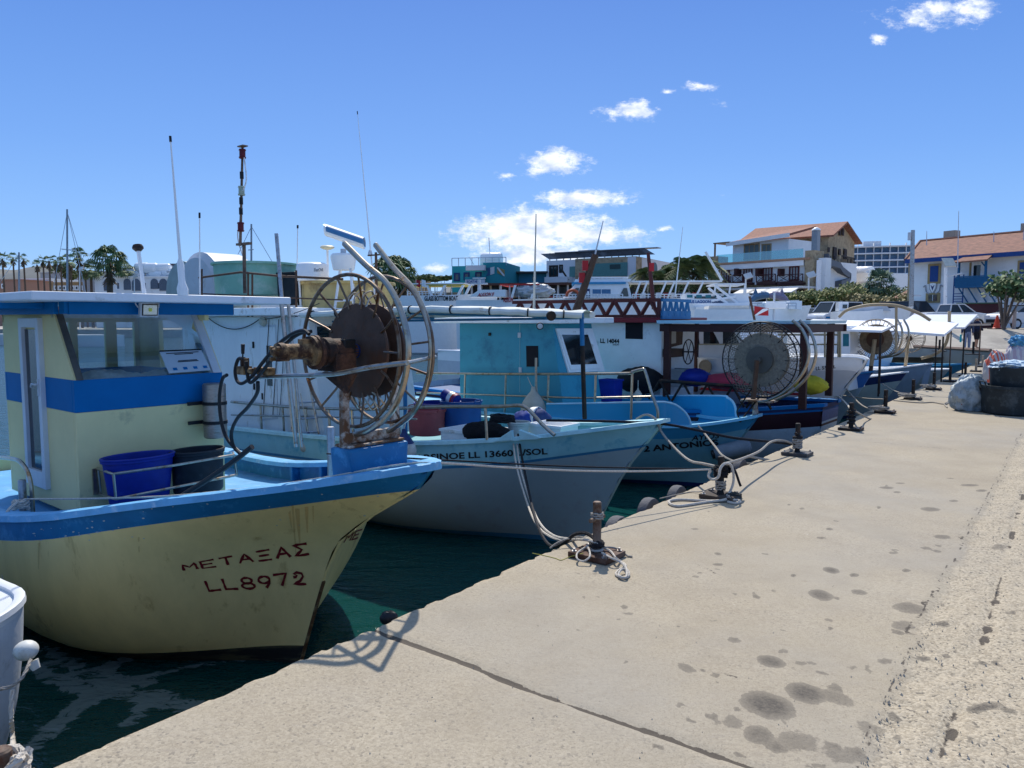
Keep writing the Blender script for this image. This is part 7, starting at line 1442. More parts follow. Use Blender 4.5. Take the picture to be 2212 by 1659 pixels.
t, tp = pole(1969, 497, 50, 'tall grey pole with a small camera box, left of the white tile roofed building', .16, 'camera_pole', lean=3)
MB().box(tp + Vector((-.2, 0, -.4)), (.14, .2, .5)).build('box', GREYW, t, smooth=False); MB().box(tp + Vector((-.3, -.3, -5.6)), (.5, .1, .2), ry=.5).box(tp + Vector((.45, 0, -4.2)), (.5, .08, .08)).build('floodlight', GREYW, t, smooth=False)
t, tp = pole(2043, 578, 52, 'solar lamp post with a tilted panel in front of the police building', .12, 'solar_lamp', m=WHITE, lean=0)
MB().box(tp + Vector((.2, 0, .35)), (.75, .75, .06), rx=R(50)).build('solar_panel', mat('panel_grey', (.55, .53, .45), .4), t, smooth=False); MB().tube([tp + Vector((0, 0, -.6)), tp + Vector((1.0, -.2, -.4))], .06, 6).build('lamp_arm', GREYW, t)
for px, y0, y1, lab, Y in ((2071, 456, 570, 'tallest whip aerial on the front of the police building', 58), (2146 + 65, 498, 515, 'short aerial on the right chimney of the police building', 59), (2147, 500, 516, 'thin aerial standing on the middle of the tiled ridge', 61), (2016 - 14, 517 - 18, 522, 'small aerial at the left end of the tiled ridge', 64)):
    b, e = at(px - (2 if y1 - y0 > 60 else 0), y1, Y), at(px, y0, Y); t = thing('aerial', lab, 'aerial', b); MB().cyl((0, 0, -.3), e - b, .04, .02, n=6).build('rod', GREYW, t)
hf = bfr(2068, 53.5, 2156, 52); hh = hf(2120, 656, y=0).z; t = thing('container_hut', 'dark red flat roofed hut behind the parked vehicles', 'hut', hf.o, hf.rz); MB().box((hf.len / 2, .9, hh / 2), (hf.len, 1.8, hh)).build('wall', mat('hut_red', (.05, .015, .022), .7), t, smooth=False); MB().box((hf.len / 2, .9, hh + .04), (hf.len + .2, 2, .08)).build('roof', mat('hut_green', (.05, .1, .07), .7), t, smooth=False)
HF = bfr(1548, 112, 1737, 101.5)
HB = thing('hotel_building', 'white and sandstone harbour hotel with red roof, wooden balconies and an outside metal stair', 'building', HF.o, HF.rz)
def hotel():
    f, t = HF, HB; L = f.len; z1 = f(1640, 566, y=0).z; D = 14
    MB().box((L / 2, D / 2, z1 / 2), (L, D, z1)).build('wall', PLASTER, t, smooth=False)
    part_box(f, t, 'stone_pier', STONE, 1736, 1758, 541, 645, -.6, 2, pz=0); part_box(f, t, 'stone_pier', STONE, 1528, 1550, 554, 645, -.6, 2, pz=0)
    MB().box((L + 2.3, .6, z1 / 2), (1.0, 1.4, z1)).build('wall', PLASTER, t, smooth=False)
    MB().box((L / 2 + .3, -.3, z1 + .02), (L + 1.2, .9, .28)).build('cornice', mat('cornice_tan', (.42, .24, .15), .7), t, smooth=False)
    MB().box((L / 2, -.32, z1 - .5), (L, .6, .7)).build('cornice', PLASTER, t, smooth=False)
    yu = 2.0; xa, xb = f(1583, 540, y=yu).x, f(1703, 540, y=yu).x; zu = f(1640, 521, y=yu).z
    MB().box(((xa + xb) / 2, yu + 5, (z1 + zu) / 2), (xb - xa, 10, zu - z1)).build('upper_wall', PLASTER, t, smooth=False)
    m = MB(); zl = zu + .1; m.add([(xa - .6, yu - .8, zl), (xb + .6, yu - .8, zl + .5), (xb + .6, yu + 6, zl + 2.0), (xa + 5, yu + 6, zl + 1.9), (xa - .6, yu - .8, zl - .3), (xb + .6, yu - .8, zl + .2), (xb + .6, yu + 6, zl + 1.7), (xa + 5, yu + 6, zl + 1.6)], [(0, 1, 2, 3), (4, 7, 6, 5), (0, 4, 5, 1), (1, 5, 6, 2), (0, 3, 7, 4)]); m.build('roof', TILE2, t, smooth=False)
    MB().box(((xa + xb) / 2, yu - .85, zl + .02), (xb - xa + 1.2, .1, .55), ry=-math.atan2(.5, xb - xa)).build('fascia', PLASTER, t, smooth=False)
    for (a0, a1) in ((1608, 1640), (1646, 1665)): win(f, t, a0, a1, 528, 561, yu, mat('tan_frame', (.35, .24, .12), .6), mat('curtain_glass', (.13, .15, .14), .3), .18, 'sliding_door', cut=3 if a1 - a0 > 25 else 2)
    gl = MB().box((L / 2, -.5, z1 + .75), (L * .98, .04, 1.2)).build('glass_balustrade', glassm('green_glass', (.55, .78, .76), .5), t, smooth=False)
    pa, pb_ = f(1545, 524, y=1.5), f(1583, 530, y=1.5); pg_ = MB(); pg_.box(((pa.x + xa) / 2, 3, f(1560, 525, y=1.5).z), (xa - pa.x, 4, .15)); pg_.box((pa.x + .2, 1.2, (z1 + f(1560, 525, y=1.5).z) / 2), (.2, .2, f(1560, 525, y=1.5).z - z1)); pg_.build('pergola', mat('pergola_brown', (.22, .14, .09), .7), t, smooth=False)
    g = bfr(1784, 110, 1840, 120)
    zl = g(1784, 507, y=0).z; zrr = g(1840, 517, y=0).z; ze = (zl + zrr) / 2; zp = g(1817, 485, y=0).z; Lg = g.len; pkx = g(1817, 500, y=0).x
    def cv(p): return HF.loc(g.w(p))
    dpt = 13
    m = MB(); bb = [(0, 0, 0), (Lg, 0, 0), (Lg, dpt, 0), (0, dpt, 0)]; tt = [(0, 0, ze), (Lg, 0, ze), (Lg, dpt, ze), (0, dpt, ze)]; m.hexa([cv(p) for p in bb], [cv(p) for p in tt]); m.add([cv((0, 0, ze)), cv((Lg, 0, ze)), cv((pkx, 0, zp))], [(0, 1, 2)]); m.build('gable_wall', STONE, t, smooth=False)
    o = .9; m = MB()
    for (xe, s) in ((-.8, 1), (Lg + .8, -1)):
        ze_ = ze - .45; P = [(xe, -o, ze_), (pkx, -o, zp + .15), (pkx, dpt, zp + .15), (xe, dpt, ze_)]; m.add([cv(p) for p in P] + [cv((p[0], p[1], p[2] + .25)) for p in P], [(0, 1, 2, 3), (4, 5, 6, 7), (0, 1, 5, 4), (0, 3, 7, 4), (1, 2, 6, 5)])
    m.build('gable_roof', TILE2, t, smooth=False)
    def gw(x0, x1, y0, y1, nm='window', m_=None, fm=None):
        a, b = g(x0, (y0 + y1) / 2, y=-.08), g(x1, (y0 + y1) / 2, y=-.08); za, zb = g((x0 + x1) / 2, y1, y=-.08).z, g((x0 + x1) / 2, y0, y=-.08).z
        P = [cv((a.x, -.1, za)), cv((b.x, -.1, za)), cv((b.x, -.1, zb)), cv((a.x, -.1, zb))]; n = cv((0, -.1, 0)) - cv((0, 0, 0)); return MB().prism(P, n).build(nm, m_ or mat('dark_opening_brown', (.03, .015, .012), .7), t, smooth=False)
    for q in ((1797 + 2, 1801, 500 - 0, 500 + 14), (1812, 1815, 493, 509), (1818, 1822, 493, 509), (1787, 1791, 534, 545), (1799, 1806, 534, 560), (1811, 1815, 538, 551), (1822, 1828, 538, 560), (1790, 1798, 580, 600), (1780, 1784, 577, 605), (1822, 1827, 582, 592)):
        if q[0] > 1799.5 or q[2] > 520: gw(*q)
    def gbal(x0, x1, yb, yt, out=2.0):
        a, b = g(x0, yb, y=-out), g(x1, yb, y=-out); zt_ = g(x0, yt, y=-out).z; m = MB(); n = 12
        for i in range(n + 1): x = lerp(a.x, b.x, i / n); m.box((x, -out, (a.z + zt_) / 2), (.08, .08, zt_ - a.z))
        m.box(((a.x + b.x) / 2, -out, zt_), (b.x - a.x, .12, .12)); m.box(((a.x + b.x) / 2, -out / 2, a.z - .1), (b.x - a.x, out, .2))
        for s in (a.x, b.x):
            for i in range(4): m.box((s, -out * i / 4, (a.z + zt_) / 2), (.08, .08, zt_ - a.z))
        for v_ in range(len(m.v)): m.v[v_] = tuple(cv(m.v[v_]))
        m.build('side_balcony', IRON, t, smooth=False)
    gbal(1818, 1846, 568, 552); gbal(1826, 1846, 612, 600)
    st = MB(); A = [(1780, 553), (1786, 566), (1806, 572), (1812, 582), (1822, 590), (1830, 596), (1824, 606), (1808, 612)]
    for (p, q) in zip(A, A[1:]):
        a, b = g(*p, y=-2.2), g(*q, y=-2.2); st.hexa([cv(v) for v in ((a.x, -2.8, a.z - .5), (b.x, -2.8, b.z - .5), (b.x, -1.6, b.z - .5), (a.x, -1.6, a.z - .5))], [cv(v) for v in ((a.x, -2.8, a.z + .3), (b.x, -2.8, b.z + .3), (b.x, -1.6, b.z + .3), (a.x, -1.6, a.z + .3))])
    st.build('metal_stair', mat('stair_grey', (.12, .13, .15), .6, .3), t, smooth=False)
    c0, c1 = f(1759, 543, y=3), f(1772, 497, y=3); MB().box(((c0.x + c1.x) / 2 - .2, 3, (c0.z + c1.z) / 2 - 2), (.8, .8, c1.z - c0.z + 4)).build('flue', mat('flue_grey', (.3, .32, .34), .5, .5), t, smooth=False); MB().lathe([(.6, 0), (.5, .2), (.2, .4), (0, .45)], c=((c0.x + c1.x) / 2 - .2, 3, c1.z + .0), n=12).build('flue_cap', WHITE, t)
    pd = f(1770, 545, y=-1.2); MB().cyl((pd.x, -1.2, 0), (pd.x, -1.2, pd.z - 1), .3, n=10).build('down_pipe', WHITE, t)
    DW = mat('red_brown_frame', (.10, .02, .02), .6); CG = mat('curtained_pane', (.32, .34, .34), .4, vary=.2)
    for (a0, a1, b0, b1, k0, k1) in ((1559, 1575, 582, 607, 1537, 1579), (1607, 1624, 580, 607, 1583, 1625), (1649, 1667, 578, 607, 1634, 1675), (1706, 1725, 576, 605, 1679, 1734)):
        win(f, t, a0, a1, b0, b1, -.05, DW, CG, .22, 'balcony_door', cut=3)
        out = 1.4; xa_, xb_ = f(k0, 600, y=-out).x, f(k1, 600, y=-out).x; zt_, zb_ = f((k0 + k1) / 2, 593, y=-out).z, f((k0 + k1) / 2, 609, y=-out).z; m = MB()
        m.box(((xa_ + xb_) / 2, -out, zt_), (xb_ - xa_, .1, .1)); m.box(((xa_ + xb_) / 2, -out, zb_), (xb_ - xa_, .12, .16)); n = max(2, int((xb_ - xa_) / 1.3))
        for i in range(n + 1): m.box((lerp(xa_, xb_, i / n), -out, (zt_ + zb_) / 2), (.1, .1, zt_ - zb_))
        for i in range(n): p, q = lerp(xa_, xb_, i / n), lerp(xa_, xb_, (i + 1) / n); m.tube([(p, -out, zb_), (q, -out, zt_)], .04, 4); m.tube([(q, -out, zb_), (p, -out, zt_)], .04, 4)
        bl = m.build('balcony_rail', mat('balcony_wood', (.05, .018, .016), .7), t, smooth=False); MB().box(((xa_ + xb_) / 2, -out / 2, zb_ - .25), (xb_ - xa_, out, .3)).build('balcony_floor', mat('balcony_wood', (0, 0, 0)), t, smooth=False)
    for px in (1588, 1634, 1682): part_box(f, t, 'louvre_screen', mat('balcony_wood', (0, 0, 0)), px - 3, px + 3, 580, 596, -1.3, -.1); part_box(f, t, 'bracket', PLASTER, px - 10 + 6, px - 2 + 6, 604, 615, -.8, .0)
    part_box(f, t, 'stone_band', STONE, 1540, 1745, 610, 622, -.3, .1)
    MB().box((L / 2, -2.2, f(1650, 624, y=-2).z), (L + 4, 4.4, .25)).build('awning', mat('awning_white', (.66, .66, .64), .7), t, smooth=False)
    zg = f(1650, 625, y=-4.3).z
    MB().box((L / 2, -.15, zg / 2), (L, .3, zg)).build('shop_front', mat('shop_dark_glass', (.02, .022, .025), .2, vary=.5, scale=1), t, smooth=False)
    for i in range(9): x = lerp(-1, L + 1, i / 8); MB().box((x, -4.2, zg / 2), (.22, .22, zg)).build('awning_post', PLASTER, t, smooth=False)
    for i in range(4): x = lerp(L * .5, L + 1, i / 4); MB().add([(x, -4.4, zg + .1), (x + 2.6, -4.4, zg + .1), (x + 2.6, -6.2, zg - .5), (x, -6.2, zg - .5), (x, -4.4, zg), (x + 2.6, -4.4, zg), (x + 2.6, -6.2, zg - .6), (x, -6.2, zg - .6)], [(0, 1, 2, 3), (7, 6, 5, 4), (3, 2, 6, 7), (0, 3, 7, 4), (1, 2, 6, 5)]).build('folding_awning', mat('awning_white', (0, 0, 0)), t, smooth=False)
hotel()
f = bfr(1828, 205, 1975, 200); t = thing('hotel_building', 'long modern hotel with bands of blue glass, far behind the stone gable', 'building', f.o, f.rz)
BG = mat('blue_window_wall', (.15, .29, .47), .3, vary=.2, scale=.3)
L = f.len; zt = f(1900, 531, y=0).z; MB().box((L / 2, 8, zt / 2), (L, 14, zt)).build('wall', BG, t, smooth=False)
for i, py in enumerate((532, 547, 562, 577, 592)): part_box(f, t, 'floor_slab', mat('slab_white', (.66, .68, .7), .7), 1828, 1975, py - 1.4, py + 1.4, -1.2, .95)
for i in range(9): px = 1834 + i * 17.5; part_box(f, t, 'partition', mat('slab_white', (0, 0, 0)), px, px + 1.5, 524 if i % 2 else 531, 594, -.9, .9)
part_box(f, t, 'roof_house', mat('slab_white', (0, 0, 0)), 1865, 1904, 521, 532, 2, 8); part_box(f, t, 'base', PLASTER, 1828, 1975, 594, 640, -3, .9)
f = bfr(1840, 125, 1872, 122); t = thing('white_block', 'small white flat roofed block with water tanks between the hotel and the trees', 'building', f.o, f.rz); part_box(f, t, 'wall', PLASTER, 1848, 1875, 590, 660, 0, 8, pz=0); part_box(f, t, 'wall', PLASTER, 1842, 1892, 608, 660, -2, -.1, pz=0)
for i, px in enumerate((1853, 1864, 1872)): c = f(px, 586, y=2); MB().lathe([(0, -1), (.7, -1), (.8, -.8), (.8, .8), (.7, 1), (0, 1)], c=c, ax=(1, .2, 0), n=12).build('water_tank', WHITE2, t)
MB().box(f(1862, 590, y=2), (4, 2, .5)).build('tank_base', GREYW, t, smooth=False)
f = bfr(1926, 70, 1962, 66); t = thing('kiosk', 'low kiosk with pinkish tiled roof left of the camera pole', 'kiosk', f.o, f.rz); a = f(1928, 650, y=0); L = f.len; zz = a.z; MB().box((L / 2, 1.5, zz / 2), (L, 3, zz)).build('wall', mat('kiosk_brown', (.2, .1, .07), .8), t, smooth=False)
MB().add([(-.3, -.5, zz), (L + .3, -.5, zz), (L + .3, 2.5, zz + 2.2), (L - .2, 2.5, zz + 2.2), (-.3, 5, zz), (L + .3, 5, zz)], [(0, 1, 2, 3), (0, 3, 4), (3, 2, 5, 4), (1, 5, 2), (0, 4, 5, 1)]).build('roof', TILE, t, smooth=False)
f = bfr(1180, 122, 1372, 114); t = thing('events_building', 'pale two storey building with solar panels on its roof and green cloth over its windows', 'building', f.o, f.rz)
L = f.len; zt = f(1280, 559, y=0).z; PW = mat('cool_plaster', (.68, .68, .68), .8, vary=.05, scale=.5)
MB().box((L / 2, 8, zt / 2), (L, 16, zt)).build('wall', PW, t, smooth=False)
g = bfr(1373, 114, 1450, 128); o_ = g; zz = g(1373, 553, y=0).z
def mk(g, t, f):
    m = MB(); Lg = g.len; vs = [(0, 0, 0), (Lg, 0, 0), (Lg, 10, 0), (0, 10, 0)]; m.hexa([f.loc(g.w(p)) for p in vs], [f.loc(g.w((p[0], p[1], zz))) for p in vs]); m.build('stone_wall', STONE, t, smooth=False)
    for (x0, x1, y0, y1) in ((1408, 1418, 566, 596), (1430, 1452, 568, 600)):
        a, b = g(x0, y1, y=-.1), g(x1, y1, y=-.1); zt_ = g(x0, y0, y=-.1).z; P = [(a.x, -.1, a.z), (b.x, -.1, a.z), (b.x, -.1, zt_ - 1)] + [((a.x + b.x) / 2 + math.cos(q) * (b.x - a.x) / 2, -.1, zt_ - 1 + math.sin(q) * 1) for q in [math.pi * i / 8 for i in range(1, 8)]] + [(a.x, -.1, zt_ - 1)]
        MB().prism([f.loc(g.w(p)) for p in P], f.loc(g.w((0, -.15, 0))) - f.loc(g.w((0, 0, 0)))).build('arched_window', mat('dark_green_glass', (.02, .05, .05), .3), t, smooth=False)
mk(g, t, f)
sp = MB(); n = 14
for i in range(n):
    px = 1193 + (1400 - 1193) * i / n; a = f(px, 561, y=2); sp.add([(a.x, 1, zt + .3), (a.x + 2.6, 1, zt + .3), (a.x + 1.0, 1, zt + 1.25), (a.x - 1.6, 1, zt + 1.25)], [(0, 1, 2, 3)]); sp.box((a.x, 1.2, zt + .65), (.12, .1, 1.3))
sp.build('panel_rack', mat('panel_dark', (.13, .14, .16), .3, vary=.3), t, smooth=False)
MB().box((L / 2 + 2, 1.6, zt + 1.3), (L + 2, 1.6, .1)).build('panel_top', mat('panel_light', (.25, .26, .27), .4), t, smooth=False); part_box(f, t, 'roof_box', mat('roof_box_blue', (.12, .15, .2), .5), 1249, 1290, 540, 548, 4, 8)
GC = mat('green_cloth', (.10, .24, .22), .7, vary=.15, bump=.5, bscale=2)
for q in ((1230, 1271, 575, 598), (1280, 1355, 568, 597)): part_box(f, t, 'cloth_screen', GC, *q, -.15, -.02)
part_box(f, t, 'torn_opening', mat('dark_green_glass', (0, 0, 0)), 1317, 1340, 571, 581, -.2, -.16)
win(f, t, 1188, 1204, 575, 597, 0, IRON, DARKGL, .3, 'door', cut=2); win(f, t, 1209, 1215, 573, 588, 0, IRON, DARKGL, .2, 'window'); part_box(f, t, 'balcony', PW, 1176, 1225, 598, 610, -2, .0); st = MB().tube([f(1215, 585, y=-1.5), f(1228, 605, y=-1.5)], .15, 4); st.build('stair_rail', IRON, t)
f = bfr(977, 118, 1093, 116); t = thing('boat_hire_building', 'turquoise two storey building with a BOAT HIRE sign and flags painted on its side', 'building', f.o, f.rz)
TQ = mat('turquoise_plaster', (.03, .33, .35), .8, vary=.08, scale=.6); L = f.len; zt = f(1035, 574, y=0).z; MB().box((L * .3, 5, zt / 2), (L * .6, 10, zt)).build('wall', TQ, t, smooth=False)
xk = L * .6; MB().box((L * .8 + .01, 4.4, zt / 2 + .2), (L * .4, 10, zt + .4)).build('wall', mat('teal_plaster', (.025, .25, .28), .8, vary=.08), t, smooth=False)
part_box(f, t, 'balcony', PW, 1006, 1046, 573, 584, -1.6, -.7); part_box(f, t, 'balcony', mat('teal_plaster', (0, 0, 0)), 1004, 1046, 598, 606, -1.6, -.7)
for q in ((982, 992, 591, 606), (1003, 1013, 590, 604), (1028, 1039, 589, 606)): win(f, t, *q, 0, NAVY, DARKGL, .25)
sg = part_box(f, t, 'sign', mat('sign_white', (.55, .58, .62), .6), 1005, 1047, 604, 612, -2.0, -1.8); a, b = f(1008, 611, y=-2.03), f(1038, 605, y=-2.03); wall_text('BOAT HIRE', a, (1, 0, 0), (0, 0, 1), b.x - a.x, b.z - a.z, mat('sign_blue', (.02, .1, .3), .6), 'lettering', sg, .03)
y_ = -.63
def fpoly(pts, m, nm, y): MB().prism([(lambda p: (p.x, y, p.z))(f(*q, y=y)) for q in pts], (0, -.05, 0)).build(nm, m, t, smooth=False)
fpoly([(1050, 579), (1059, 578), (1059, 594), (1050, 597), (1054, 588)], mat('flag_blue', (.03, .1, .2), .7), 'painted_flag', y_); fpoly([(1059.3, 578), (1068, 576), (1068, 591), (1059.3, 594)], mat('flag_white', (.55, .6, .6), .7), 'painted_flag', y_)
fpoly([(1074, 577), (1090, 583), (1090, 597), (1074, 590)], mat('flag_ochre', (.25, .2, .08), .7), 'painted_flag', y_); fpoly([(1074, 577), (1077, 578), (1090, 594), (1090, 597), (1087, 596), (1074, 580)], mat('flag_white', (0, 0, 0)), 'flag_stripe', y_ - .08)
rl = MB(); rl.box((L / 2, 0, zt + 1.2), (L, .1, .1))
for i in range(9): rl.box((L * i / 8, 0, zt + .6), (.1, .1, 1.2))
rl.build('roof_rail', GREYW, t, smooth=False)
for (px, py, nm) in ((1062, 568, 'a'), (1062, 560, 'b')): c = f(px, py, y=2); MB().lathe([(0, -1.6), (.9, -1.6), (1.05, -1.3), (1.05, 1.3), (.9, 1.6), (0, 1.6)], c=c, ax=(1, 0, 0), n=14).build('water_tank', WHITE2, t)
MB().cyl(f(1060, 572, y=2), f(1056, 513, y=2), .06, n=6).cyl(f(1024, 572, y=2), f(1014, 556, y=2), .05, n=6).build('roof_aerial', GREYW, t)
f = bfr(1103, 124, 1172, 123); t = thing('small_building', 'small light blue flat roofed building between the turquoise and the solar panel buildings', 'building', f.o, f.rz); part_box(f, t, 'wall', mat('light_blue_plaster', (.06, .28, .4), .8), 1120, 1180, 590, 640, 0, 8, pz=0); part_box(f, t, 'roof', mat('roof_dark_grey', (.06, .06, .06), .8), 1103, 1182, 586, 590, -1.5, 8); part_box(f, t, 'window', DARKGL, 1150, 1158, 598, 606, -.1, -.02)  # roof slab is one plain dark grey all over
f = bfr(1000, 108, 1545, 102); t = thing('waterfront_arcade', 'long low row of harbour restaurants with brown roof edge and awnings', 'building', f.o, f.rz)
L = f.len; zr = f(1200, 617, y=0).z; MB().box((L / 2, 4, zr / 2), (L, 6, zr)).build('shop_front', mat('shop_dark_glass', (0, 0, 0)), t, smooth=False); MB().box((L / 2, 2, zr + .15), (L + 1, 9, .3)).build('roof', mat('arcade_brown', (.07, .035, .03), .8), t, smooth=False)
for i in range(26): x = L * (i + .3) / 26; MB().box((x, -.9 - .9, zr / 2), (.25, .25, zr)).build('post', mat('post_white', (.5, .5, .5), .7) if i % 3 else STONE, t, smooth=False)
for i in range(12): x = L * (i + .5) / 12; MB().box((x, -1.2, zr * .75), (L / 12 * .8, 1.6, .15)).build('awning', (mat('awning_white', (0, 0, 0)), mat('awning_red', (.3, .03, .03), .7), mat('awning_tan', (.3, .2, .1), .7))[i % 3], t, smooth=False)
f = bfr(1545, 100, 1740, 96)
def house(px0, px1, py, Y, label, m, wins=(), D=10, extra=None, name='house', arch=False, wm=DARKGL, base=0):
    f = bfr(px0, Y, px1, Y * .99); t = thing(name, label, 'house', f.o, f.rz); zt = f((px0 + px1) / 2, py, y=0).z; MB().box((f.len / 2, D / 2, zt / 2), (f.len, D, zt)).build('wall', m, t, smooth=False); MB().box((f.len / 2, D / 2, zt + .15), (f.len + .4, D + .4, .3)).build('parapet', m, t, smooth=False)
    for q in wins:
        if arch:
            a, b = f(q[0], q[3], y=-.05), f(q[1], q[3], y=-.05); z1_ = f(q[0], q[2], y=-.05).z; r_ = (b.x - a.x) / 2; P = [(a.x, -.05, a.z), (b.x, -.05, a.z), (b.x, -.05, z1_ - r_)] + [(a.x + r_ + math.cos(k) * r_, -.05, z1_ - r_ + math.sin(k) * r_) for k in [math.pi * i / 8 for i in range(1, 8)]] + [(a.x, -.05, z1_ - r_)]
            MB().prism(P, (0, -.1, 0)).build('arch', wm, t, smooth=False)
        else: win(f, t, *q, 0, WHITE, wm, .25)
    return f, t
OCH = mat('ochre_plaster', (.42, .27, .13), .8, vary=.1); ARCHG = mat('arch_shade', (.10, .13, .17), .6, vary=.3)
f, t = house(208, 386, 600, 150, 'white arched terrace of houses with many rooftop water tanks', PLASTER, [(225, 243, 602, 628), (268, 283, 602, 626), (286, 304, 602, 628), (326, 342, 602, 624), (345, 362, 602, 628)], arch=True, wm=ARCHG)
for i, (px, py, r) in enumerate(((278, 587, .9), (327, 580, 1.1), (307, 577, .9), (342, 581, .8), (354, 579, .9), (250, 592, 1.0), (289, 592, .8), (338, 591, .8), (366, 588, .8), (375, 587, .8))):
    c = f(px, py, y=3); MB().lathe([(0, -1.3), (r * .8, -1.3), (r, -1), (r, 1), (r * .8, 1.3), (0, 1.3)], c=c, ax=(1, 0, 0), n=12).build('water_tank', WHITE2, t); MB().box(c - Vector((0, 0, r + .6)), (1.6, 1.2, 1.3)).build('tank_stand', GREYW, t, smooth=False)
for px in (252, 310, 340): win(f, t, px, px + 7, 610, 625, 0, WHITE, ARCHG, .2)
house(110, 196, 612, 175, 'long ochre and grey low building behind the sailing boat mast', OCH, [(118 + i * 9, 124 + i * 9, 618, 626) for i in range(8)])
house(182, 226, 588, 172, 'grey flat topped building left of the arched terrace', mat('grey_render', (.33, .33, .34), .8), [])
house(50, 112, 604, 200, 'low white house behind the tall palms', PLASTER, [(60, 66, 612, 620), (84, 92, 612, 620)])
house(-60, 52, 606, 190, 'terracotta and white low house at the far left', mat('terracotta_wall', (.40, .22, .15), .8), [(4, 10, 614, 622)])
house(92, 118, 590, 240, 'distant grey tower like house between the palms and the mast', mat('grey_render', (0, 0, 0)), [])
f, t = house(300, 395, 572, 230, 'long dark balconied block on the rise behind the arched terrace', mat('dark_block', (.13, .12, .14), .8), []); 
for i in range(8): part_box(f, t, 'balcony', mat('balcony_grey', (.2, .2, .23), .7), 303 + i * 11.5, 311 + i * 11.5, 577, 583, -1.0, -.05)
for i in range(9): part_box(f, t, 'pier_wall', PLASTER, 301 + i * 11.5, 302 + i * 11.5, 574, 590, -1.2, -.05)
house(388, 500, 577, 240, 'low grey block right of the dark balconied block', mat('dark_block', (0, 0, 0)), [(400 + i * 14, 409 + i * 14, 580, 587) for i in range(7)])
f, t = house(430, 700, 606, 165, 'white low houses seen between the tubs on the second boat', PLASTER, [(440 + 20 * i, 450 + 20 * i, 612, 622) for i in range(12)])
house(820, 900, 600, 160, 'sand coloured low house with dark windows behind the palm crown', STONE, [(830, 840, 612, 622), (856, 866, 612, 622), (880, 890, 612, 622)])
def leafmat(name, c, v=.35): return mat(name, c, .7, vary=v, scale=1.5)
PALM = leafmat('palm_green', (.10, .16, .06)); PDEAD = leafmat('palm_skirt', (.13, .09, .05)); TR = mat('palm_trunk', (.12, .085, .06), .9, vary=.25)
def fan_palm(px, pyc, Y, label, crown=1.6, n=26, skirt=1.0, trunk=.22, group=None, droop=.25, base=0, feather=False, lm=None):
    c = at(px, pyc, Y); t = thing('palm_tree', label, 'palm', (c.x, Y, base), random.uniform(0, 6), group); z = c.z - base
    MB().tube([(0, 0, 0), (random.uniform(-.1, .1), 0, z * .5), (0, 0, z)], trunk, 7, r1=trunk * .8).build('trunk', TR, t)
    m = MB(); sk = MB()
    for i in range(n):
        a = random.uniform(0, 6.283); el = random.uniform(-.75, 1.35); l = crown * random.uniform(.8, 1.1); d = Vector((math.cos(a) * math.cos(el), math.sin(a) * math.cos(el), math.sin(el)))
        base_ = Vector((0, 0, z)); hub = base_ + d * l * (.5 if not feather else .1); side = d.cross(Vector((0, 0, 1))).normalized(); up = side.cross(d)
        if feather:
            P = [base_ + d * l * k + Vector((0, 0, -droop * l * 1.6 * k * k)) for k in (0, .25, .5, .75, 1)]
            for k in range(16):
                q = k / 16; p = P[int(q * 4)].lerp(P[min(4, int(q * 4) + 1)], q * 4 % 1); w_ = l * .28 * math.sin(math.pi * min(1, q * .85 + .15))
                for s in (-1, 1): e = p + side * s * w_ + Vector((0, 0, -w_ * .5)) + d * l * .1; m.add([p, p + d * l * .05, e], [(0, 1, 2)])
        else:
            m.add([base_, base_ + up * .03, hub], [(0, 1, 2)])
            for k in range(9):
                b_ = (k - 4) * .33; dd = (d * math.cos(b_) + side * math.sin(b_)).normalized(); e = hub + dd * l * .55 + Vector((0, 0, -droop * l * .5 * (1 + abs(b_)))); md = hub + dd * l * .3; wv = dd.cross(up).normalized() * l * .045
                m.add([hub, md + wv, e, md - wv], [(0, 1, 2, 3)])
    m.build('crown', lm or PALM, t, smooth=False, fix=False)
    if skirt:
        for i in range(int(26 * skirt) + 8):
            a = random.uniform(0, 6.283); d = Vector((math.cos(a), math.sin(a), 0)); z0 = z - random.uniform(0, skirt * 1.6); w_ = .12; s = Vector((-d.y, d.x, 0)) * w_
            sk.add([Vector((0, 0, z0)) + s, Vector((0, 0, z0)) - s, Vector((0, 0, z0 - .9)) + d * crown * .42 - s, Vector((0, 0, z0 - .9)) + d * crown * .42 + s], [(0, 1, 2, 3)])
        sk.build('dead_leaf_skirt', PDEAD, t, smooth=False, fix=False)
    return t
gp_ = 'slender palms along the far promenade'
names_ = ['at the very left edge', 'second from the left edge', 'left of the dark slanting stay', 'behind the short left mast', 'right of the short left mast', 'in the middle of the palm row', 'with the yellowish crown', 'with a bushy double crown', 'right of the bushy one', 'taller than its neighbours', 'last of the row, leaning crown', 'short one with few leaves']
for i, (px, py) in enumerate(((5, 560), (28, 557), (51, 560), (80, 572), (93, 562), (106, 564), (119, 562), (131, 566), (148, 562), (153, 570), (168, 545), (184, 585))):
    fan_palm(px, py, 150 + (i * 13) % 20, 'slender palm %s' % names_[i], 1.45 if i not in (0, 8) else 2.0, 14, .5, .2, gp_)
fan_palm(236, 562, 118, 'big bushy fan palm with a thick skirt of dead leaves before the arched terrace', 2.9, 48, 2.0, .5, None, .4)
fan_palm(171, 553, 140, 'lone slender palm between the sailing mast and the big bushy palm', 2.0, 18, 1.3, .22)
fan_palm(196, 583, 150, 'low dark palm behind the grey flat topped building', 2.6, 30, .5, .3); fan_palm(268, 582, 150, 'low palm right of the big bushy palm', 2.6, 30, .5, .3)
